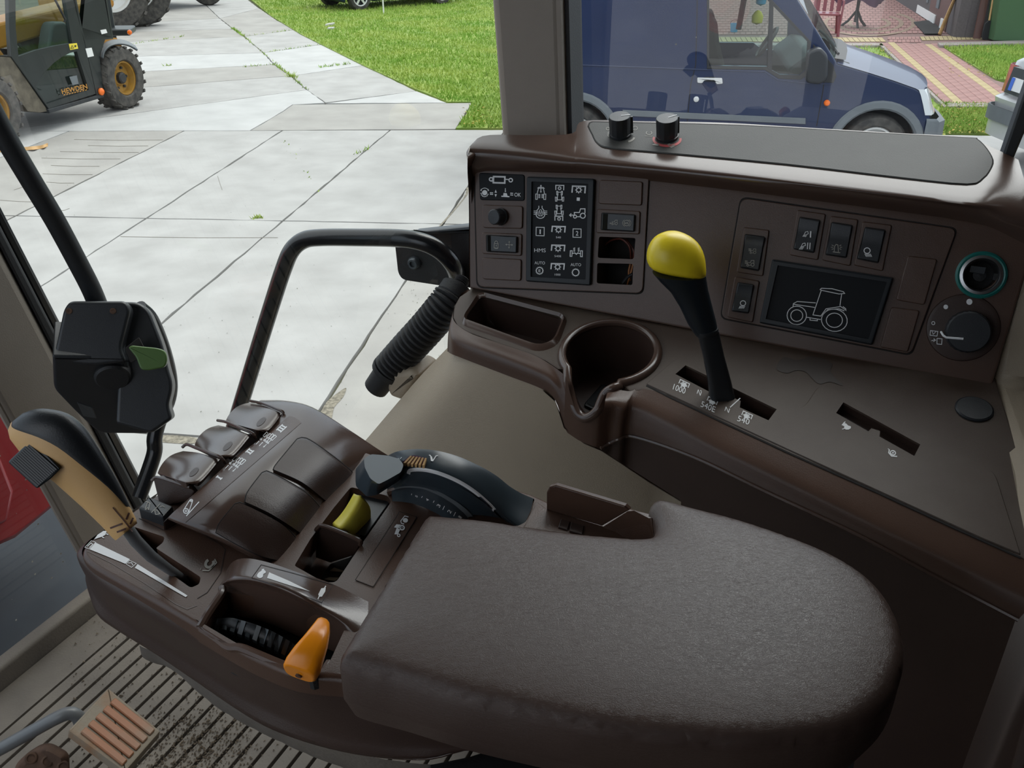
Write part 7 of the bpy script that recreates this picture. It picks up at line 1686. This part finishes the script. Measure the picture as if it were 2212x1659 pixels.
D4 = [(846, 1062, 1.962), (866, 1062, 1.972), (890, 1066, 1.974), (915, 1074, 1.973), (945, 1089, 1.968), (972, 1107, 1.961), (992, 1124, 1.954), (1000, 1136, 1.949)]
MB().grid(patch([zr(D2), [p + UP * .0015 for p in zr(D3)], zr(D3)], 3, 2)).build('clear_band', M['silver'] if False else M['grey_pl'], arm_, smooth=50)
dn_ = MB().grid(patch([zr(D3), zr(D4), [p - UP * .01 for p in zr(D4)]], 3, 3)); dsk = dn_.build('number_disc', M['dial'], arm_, smooth=50)
wl = [(884, 1016, 2.0), (905, 1012, 2.0), (940, 1019, 2.0), (985, 1037, 2.0), (1025, 1062, 2.0), (1055, 1088, 2.0), (1078, 1112, 2.0)]
cr_ = MB().grid(patch([[p - UP * .003 + VR * .003 for p in zr(C1)], zr(C1), zr(D1_)], 3, 3)); onring = surf_bvh([cr_.bvh(), dh.bvh()], .0006)
k = Ink(onring); k.line([tuple(p) for p in crv([(882, 1024), (887, 1016), (915, 1015), (950, 1023), (990, 1040), (1025, 1062), (1055, 1088), (1075, 1110)], 6)], 8); k.build('white_line', M['ink'], dial_h)
ondisc = surf_bvh(dn_.bvh(), .0006); k = Ink(ondisc)
T_ = lambda x, y: (840 + x / 7.9, 960 + y / 7.9)
for a, b in (((385, 865), (390, 840)), ((555, 910), (575, 885)), ((755, 995), (775, 960)), ((920, 1115), (950, 1050)), ((1105, 1225), (1140, 1155))): k.line([T_(*a), T_(*b)], 1.2)
def dnum(s, c, hgt=11, w=5):
    c = Vector(T_(*c)); u = Vector((.58, -.81)); v = Vector((-.80, -.45)); k.text(s, tuple(c - u * w / 2 + Vector((hgt * .35, hgt * .25))), tuple(c + u * w / 2 + Vector((hgt * .35, hgt * .25))), tuple(c - u * w / 2 - Vector((hgt * .35, hgt * .25))), .01)
dnum('5', (470, 885), 6, 4); dnum('4', (655, 945), 8, 5); dnum('3', (850, 1045), 9, 6); dnum('2', (1035, 1145), 10, 7); dnum('1', (1215, 1240), 9, 4); k.build('dial_numbers', M['ink'], dsk)
onhs = surf_bvh(dh.bvh(), .0006); k = Ink(onhs)
k.line([T_(685, 180), T_(710, 190), T_(725, 275), T_(750, 280), T_(805, 195), T_(840, 190)], 2); k.poly([T_(700, 190), T_(735, 205), T_(755, 280), T_(725, 280)]); k.line([T_(140, 245), T_(170, 240), T_(165, 270), T_(220, 220)], 1.8); k.build('dial_mark', M['ink'], dial_h)
tw = MB()
twg = [[(868, 1001), (876, 993), (890, 986)], ]
two = MB().grid([[surf_bvh(dh.bvh(), .0012)(*p) for p in r] for r in coons([(884, 985), (895, 983), (908, 986), (922, 990)], [(922, 990), (915, 1004)], [(867, 1000), (880, 1003), (898, 1006), (915, 1006)], [(884, 985), (867, 1000)], 8, 4)]).build('thumb_wheel', M['cloth'], arm_)
on15 = surf_bvh(dh.bvh(), .0032)
for i in range(6):
    x0, x1 = 871 + i * 8.2, 886 + i * 6.4; y0, y1 = 1000 + i * .9, 984.5 + i * .9
    up4 = [on15(x0, y0), on15(x0 + 4.6, y0 + .3), on15(x1 + 3.8, y1 + .3), on15(x1, y1)]
    MB().loft([[p - UP * .003 for p in up4], up4]).build('rib', M['tan'] if False else M['wood'], two, smooth=0)
kn = [Z(x, y, 2.006) for x, y in rnd([(786, 990), (802, 981), (838, 984), (862, 991), (872, 1004), (866, 1020), (838, 1036), (818, 1046), (800, 1034), (788, 1010)], 5)]
kn2 = [Z(x, y, 1.988) for x, y in rnd([(768, 1012), (790, 992), (838, 995), (866, 1005), (872, 1018), (862, 1032), (846, 1042), (815, 1062), (792, 1066), (768, 1044)], 5)]
kn3 = [p - UP * .003 for p in kn2]
MB().loft([kn3, kn2, [a.lerp(b, .75) for a, b in zip(kn2, kn)], kn]).build('dial_pointer', M['dial'], arm_, smooth=35)
# tray moulding at the far side
MB().slab([Z(x, y, DZ + .004) for x, y in [(1128, 1140), (1160, 1082), (1182, 1098), (1300, 1134), (1400, 1165), (1390, 1175)]], UP, .01, .002, 2).build('tray_floor', M['brown'], arm_)
bw = [Z(*p) for p in [(1180, 1102, 1.956), (1180, 1064, 1.976), (1186, 1052, 1.981), (1200, 1048, 1.982), (1350, 1093, 1.982), (1360, 1102, 1.978), (1300, 1137, 1.956)]]
MB().slab(bw, -VR + UP * .15, .005, .0015, 3).build('tray_wall', M['brown'], arm_)
MB().slab([Z(*p) for p in [(1356, 1102, 1.978), (1372, 1100, 1.980), (1408, 1116, 1.980), (1412, 1160, 1.970), (1392, 1172, 1.956), (1298, 1138, 1.956)]], UP * .8 - VF * -.5, .006, .002, 2).build('tray_ramp', M['brown'], arm_)
for q in ([(1212, 1120), (1232, 1126), (1226, 1144), (1206, 1138)], [(1234, 1127), (1262, 1135), (1258, 1154), (1230, 1146)]): MB().slab([Z(x, y, DZ + .0055) for x, y in q], UP, .002, .0005, 1).build('tray_button', M['brown_dk'], arm_)
# fairing arch over the ribbed wheel
Fa = [[(484, 1246, 1.948), (500, 1216, 1.960), (530, 1206, 1.968), (580, 1215, 1.973), (645, 1237, 1.970), (715, 1260, 1.960), (800, 1302, 1.9516)],
      [(478, 1256, 1.949), (500, 1238, 1.964), (540, 1234, 1.972), (600, 1248, 1.976), (660, 1270, 1.972), (712, 1296, 1.962), (797, 1332, 1.9516)],
      [(472, 1266, 1.949), (496, 1254, 1.964), (540, 1252, 1.973), (600, 1268, 1.976), (655, 1293, 1.972), (705, 1320, 1.962), (780, 1360, 1.9516)],
      [(474, 1274, 1.944), (494, 1262, 1.956), (540, 1263, 1.964), (598, 1280, 1.967), (650, 1303, 1.963), (700, 1330, 1.954), (766, 1372, 1.951)],
      [(480, 1300, 1.934), (498, 1294, 1.940), (540, 1300, 1.945), (592, 1316, 1.946), (645, 1337, 1.943), (695, 1360, 1.937), (757, 1392, 1.944)],
      [(486, 1330, 1.926), (505, 1330, 1.929), (540, 1336, 1.931), (585, 1348, 1.931), (635, 1370, 1.929), (685, 1392, 1.925), (745, 1418, 1.930)]]
fa = MB().grid(patch([[Z(*p) for p in r] for r in Fa], 5, 4)); fa.build('wheel_arch', M['brown_gl'], arm_, smooth=70)
onf = surf_bvh(fa.bvh(), .0005); V_ = lambda x, y: (150 + x / 3.116, 1080 + y / 3.116)
k = Ink(onf); k.line([V_(1290, 435), V_(1500, 490), V_(1775, 570), V_(1700, 690), V_(1460, 600), V_(1225, 525)], 1, True); k.build('strip_border', M['seam'], arm_)
k = Ink(onf); k.poly([V_(1345, 487), V_(1480, 545), V_(1620, 615), V_(1500, 580), V_(1330, 525)]); k.poly(crv([V_(1262, 512), V_(1272, 490), V_(1290, 478), V_(1300, 466), V_(1310, 470), V_(1322, 482), V_(1318, 492), V_(1306, 498), V_(1300, 518), V_(1280, 526)], 3, True)); k.line([V_(1295, 470), V_(1310, 440 + 25)], 2); k.poly([V_(1675, 635), V_(1695, 595), V_(1725, 590), V_(1722, 615), V_(1700, 650), V_(1680, 652)]); k.line([V_(1715, 595), V_(1726, 578)], 2); k.line([V_(1680, 650), V_(1672, 668)], 2); k.build('speed_print', M['ink'], arm_)
fin([(432, 1356, 1.950), (452, 1322, 1.953), (478, 1284, 1.955), (480, 1270, 1.955)], .0030, 'arch_edge'); fin([(436, 1358, 1.948), (470, 1380, 1.947), (495, 1398, 1.949), (520, 1400, 1.951), (560, 1416, 1.951), (620, 1440, 1.949), (690, 1456, 1.948), (712, 1432, 1.948)], .0032, 'well_lip', 'brown')
# ribbed thumb wheel and orange lever
WT = [(470, 1336, 1.944), (500, 1334, 1.948), (545, 1346, 1.949), (590, 1364, 1.946), (625, 1384, 1.940), (660, 1410, 1.930)]
WM = [(462, 1356, 1.940), (495, 1362, 1.942), (535, 1376, 1.942), (578, 1396, 1.939), (612, 1414, 1.934), (650, 1440, 1.924)]
WL = [(488, 1386, 1.925), (508, 1394, 1.927), (545, 1408, 1.927), (580, 1420, 1.925), (612, 1434, 1.921), (650, 1455, 1.914)]
wr_ = MB().grid(patch([[p - UP * .012 + VR * .004 for p in zr(WT)], zr(WT), zr(WM), zr(WL), [p - UP * .02 for p in zr(WL)]], 3, 3)); tw_ = wr_.build('speed_wheel', M['black'], arm_, smooth=50)
onw_ = surf_bvh(wr_.bvh(), .0022)
for i in range(12):
    t0, t1 = (i + .2) / 12.2, (i + .8) / 12.2; T2 = smp([Vector(p[:2]) for p in WT], 61); M2 = smp([Vector(p[:2]) for p in WM], 61)
    q = [T2[int(t0 * 60)], T2[int(t1 * 60)], M2[int(t1 * 60)], M2[int(t0 * 60)]]; up4 = [onw_(*p) for p in q]
    dn4 = [p - UP * .003 for p in up4]; MB().loft([dn4, up4]).build('rib', M['wheel_rib'], tw_, smooth=0)
ol = thing('speed_lever', 'orange plastic lever standing at the side of the ribbed wheel on the armrest', 'lever', tuple(Z(650, 1450, DZ)))
og = [((700, 1338), .0026, .0024, 1.974), ((699, 1343), .0044, .004, 1.975), ((694, 1360), .0062, .006, 1.977), ((683, 1385), .0082, .0078, 1.976), ((668, 1412), .0102, .009, 1.972), ((655, 1438), .0116, .0102, 1.966), ((647, 1453), .0112, .0098, 1.962), ((645, 1457), .0094, .0082, 1.961)]
cs_ = [Z(*p, z) for p, a, b, z in og]; axo = cs_[-2] - cs_[1]
rings = [sect(c, axo, a, b, X + VR * .35, sq=3.2) for c, (p, a, b, z) in zip(cs_, og)]
MB().loft(rings).build('grip', M['orange'], ol, smooth=60)
ec = sum(rings[-1], Vector()) / len(rings[-1]); MB().lathe(ec - UP * .001 + axo.normalized() * .0006, axo, [(.0022, -.001), (.0022, .0003), (.0005, .0003)], 12).build('screw_hole', M['rust'], ol)
MB().tube([cs_[4] - UP * .006, cs_[4] - UP * .03 + VR * .002], .004, 8).build('shaft', M['black_m'], ol)

# ------------------------------------------------------------------ joystick style throttle lever
js = thing('throttle_lever', 'tan and black throttle lever with thumb roller in the armrest slot', 'lever', tuple(Z(395, 1235, DZ)))
zb = (Z(395, 1240, DZ) - CAM).dot(FWD)
MB().tube([C(402, 1254, zb + .012), C(362, 1228, zb - .006), C(326, 1202, zb - .014), C(293, 1168, zb - .024), C(264, 1126, zb - .03)], [.0030, .0036, .0044, .0046, .0046], 14).build('shaft', M['lever_grey'], js)
G = [((273, 1149), 30, .040), ((268, 1141), 33, .0405), ((248, 1112), 38, .042), ((215, 1066), 48, .046), ((168, 1008), 60, .052), ((128, 964), 68, .056), ((94, 935), 66, .059), ((62, 916), 52, .061), ((45, 907), 36, .062), ((36, 903), 16, .0625)]
rings = []; n = 28; axs = (Vector((-.62, -.78)))
for (p, hw, dz) in G:
    zc = zb - dz; c = C(*p, zc); w = hw / FPX * zc
    side = (C(p[0] + 78, p[1] - 62, zc) - c).normalized(); dep = (CAM - c).normalized()
    rings.append([c + side * (w * math.copysign(abs(math.cos(2 * math.pi * k / n)) ** .85, math.cos(2 * math.pi * k / n))) + dep * (w * .78 * math.sin(2 * math.pi * k / n)) for k in range(n)])
RG = rings
MB().loft(RG).build('grip', M['tan'], js, smooth=75)
# black rear shell: the part of the section turned to the right
def cov(k0, k1, i0, i1, s=1.018):
    rows = []
    for i in range(i0, i1):
        c = sum(RG[i], Vector()) / n; rows.append([c + (RG[i][k % n] - c) * s for k in range(k0, k1 + 1)])
    return rows
rr_ = cov(-11, 4, 1, 9)
def taper_cov():
    rows = []; spans = {2: (-4, 3.2), 3: (-7, 5.2), 4: (-9, 6.6), 5: (-10, 7.2), 6: (-11, 7.8), 7: (-12, 8.8), 8: (-13, 10), 9: (-13, 11)}
    for i in range(2, 10):
        a, b = spans[i]; c = sum(RG[i], Vector()) / n; row = []
        for k in range(17):
            t = a + (b - a) * k / 16; k0 = math.floor(t); f = t - k0; row.append(c + (RG[i][k0 % n].lerp(RG[i][(k0 + 1) % n], f) - c) * 1.022)
        rows.append(row)
    c0 = sum(rows[0], Vector()) / 17; tip = c0.lerp(sum(RG[1], Vector()) / n + (RG[1][0] - sum(RG[1], Vector()) / n) * 1.0, .55)
    rows.insert(0, [tip.lerp(p, .25) for p in rows[0]])
    return rows
MB().grid(patch(taper_cov(), 2, 3)).build('grip_cover', M['black'], js, smooth=70, solid=.001)
jb = MB().loft(RG).bvh(); onj = surf_bvh(jb, .0006); J_ = lambda x, y: (180 + x / 6.913, 1060 + y / 6.913)
k = Ink(onj); k.line([J_(440, 250), J_(600, 440), J_(735, 610)], 2.6)
for a, b in (((400, 560), (575, 495)), ((500, 620), (630, 570)), ((640, 430), (685, 330)), ((700, 500), (745, 405))): k.line([J_(*a), J_(*b)], 4)
k.build('grip_groove', M['door_br'], js)
twc = [((66, 952), (134, 1012)), ((20, 992), (90, 1052))]
wq = [(17, 998), (40, 976), (66, 952), (80, 958), (132, 1012), (110, 1034), (80, 1056)]
zc = zb - .070
wl1 = [C(*p, zc) for p in rnd(wq, 5)]; wl0 = [C(82 + (x - 82) * .9, 1005 + (y - 1005) * .9, zc + .03) for x, y in rnd(wq, 5)]
two_ = MB().loft([wl0, wl1]); tk = two_.build('thumb_roller', M['blue_blk'], js, smooth=30, bevel=.0015)
for i in range(12):
    t = i / 12; a = Vector((22, 1000)).lerp(Vector((66, 957)), .04 + t * .94); b = Vector((80, 1052)).lerp(Vector((126, 1011)), .04 + t * .94)
    e = .012; A0, B0 = C(*a, zc - .0012), C(*b, zc - .0012); w_ = (C(66, 957, zc) - C(22, 1000, zc)).normalized() * .0006
    MB().prism([A0 - w_, B0 - w_, B0 + w_, A0 + w_], (CAM - A0).normalized() * -.0025).build('rib', M['black'], tk, smooth=0)

# ------------------------------------------------------------------ seat behind the armrest (only its dark edge can be seen)
seat = thing('seat', 'dark cab seat edge under and behind the armrest', 'seat', tuple(veh(-.2, .1, FZ)))
MB().slab([veh(.26, -.22, 1.80), veh(.26, .30, 1.80), veh(-.30, .30, 1.80), veh(-.30, -.22, 1.80)], UP, .12, .04, 4).build('cushion', M['seat'], seat)
MB().loft([[veh(.1, -.1, 1.68), veh(.1, .26, 1.68), veh(-.25, .26, 1.68), veh(-.25, -.1, 1.68)], [veh(.16, -.14, FZ), veh(.16, .40, FZ), veh(-.3, .40, FZ), veh(-.3, -.14, FZ)]]).build('pedestal', M['cream'], seat, bevel=.02)
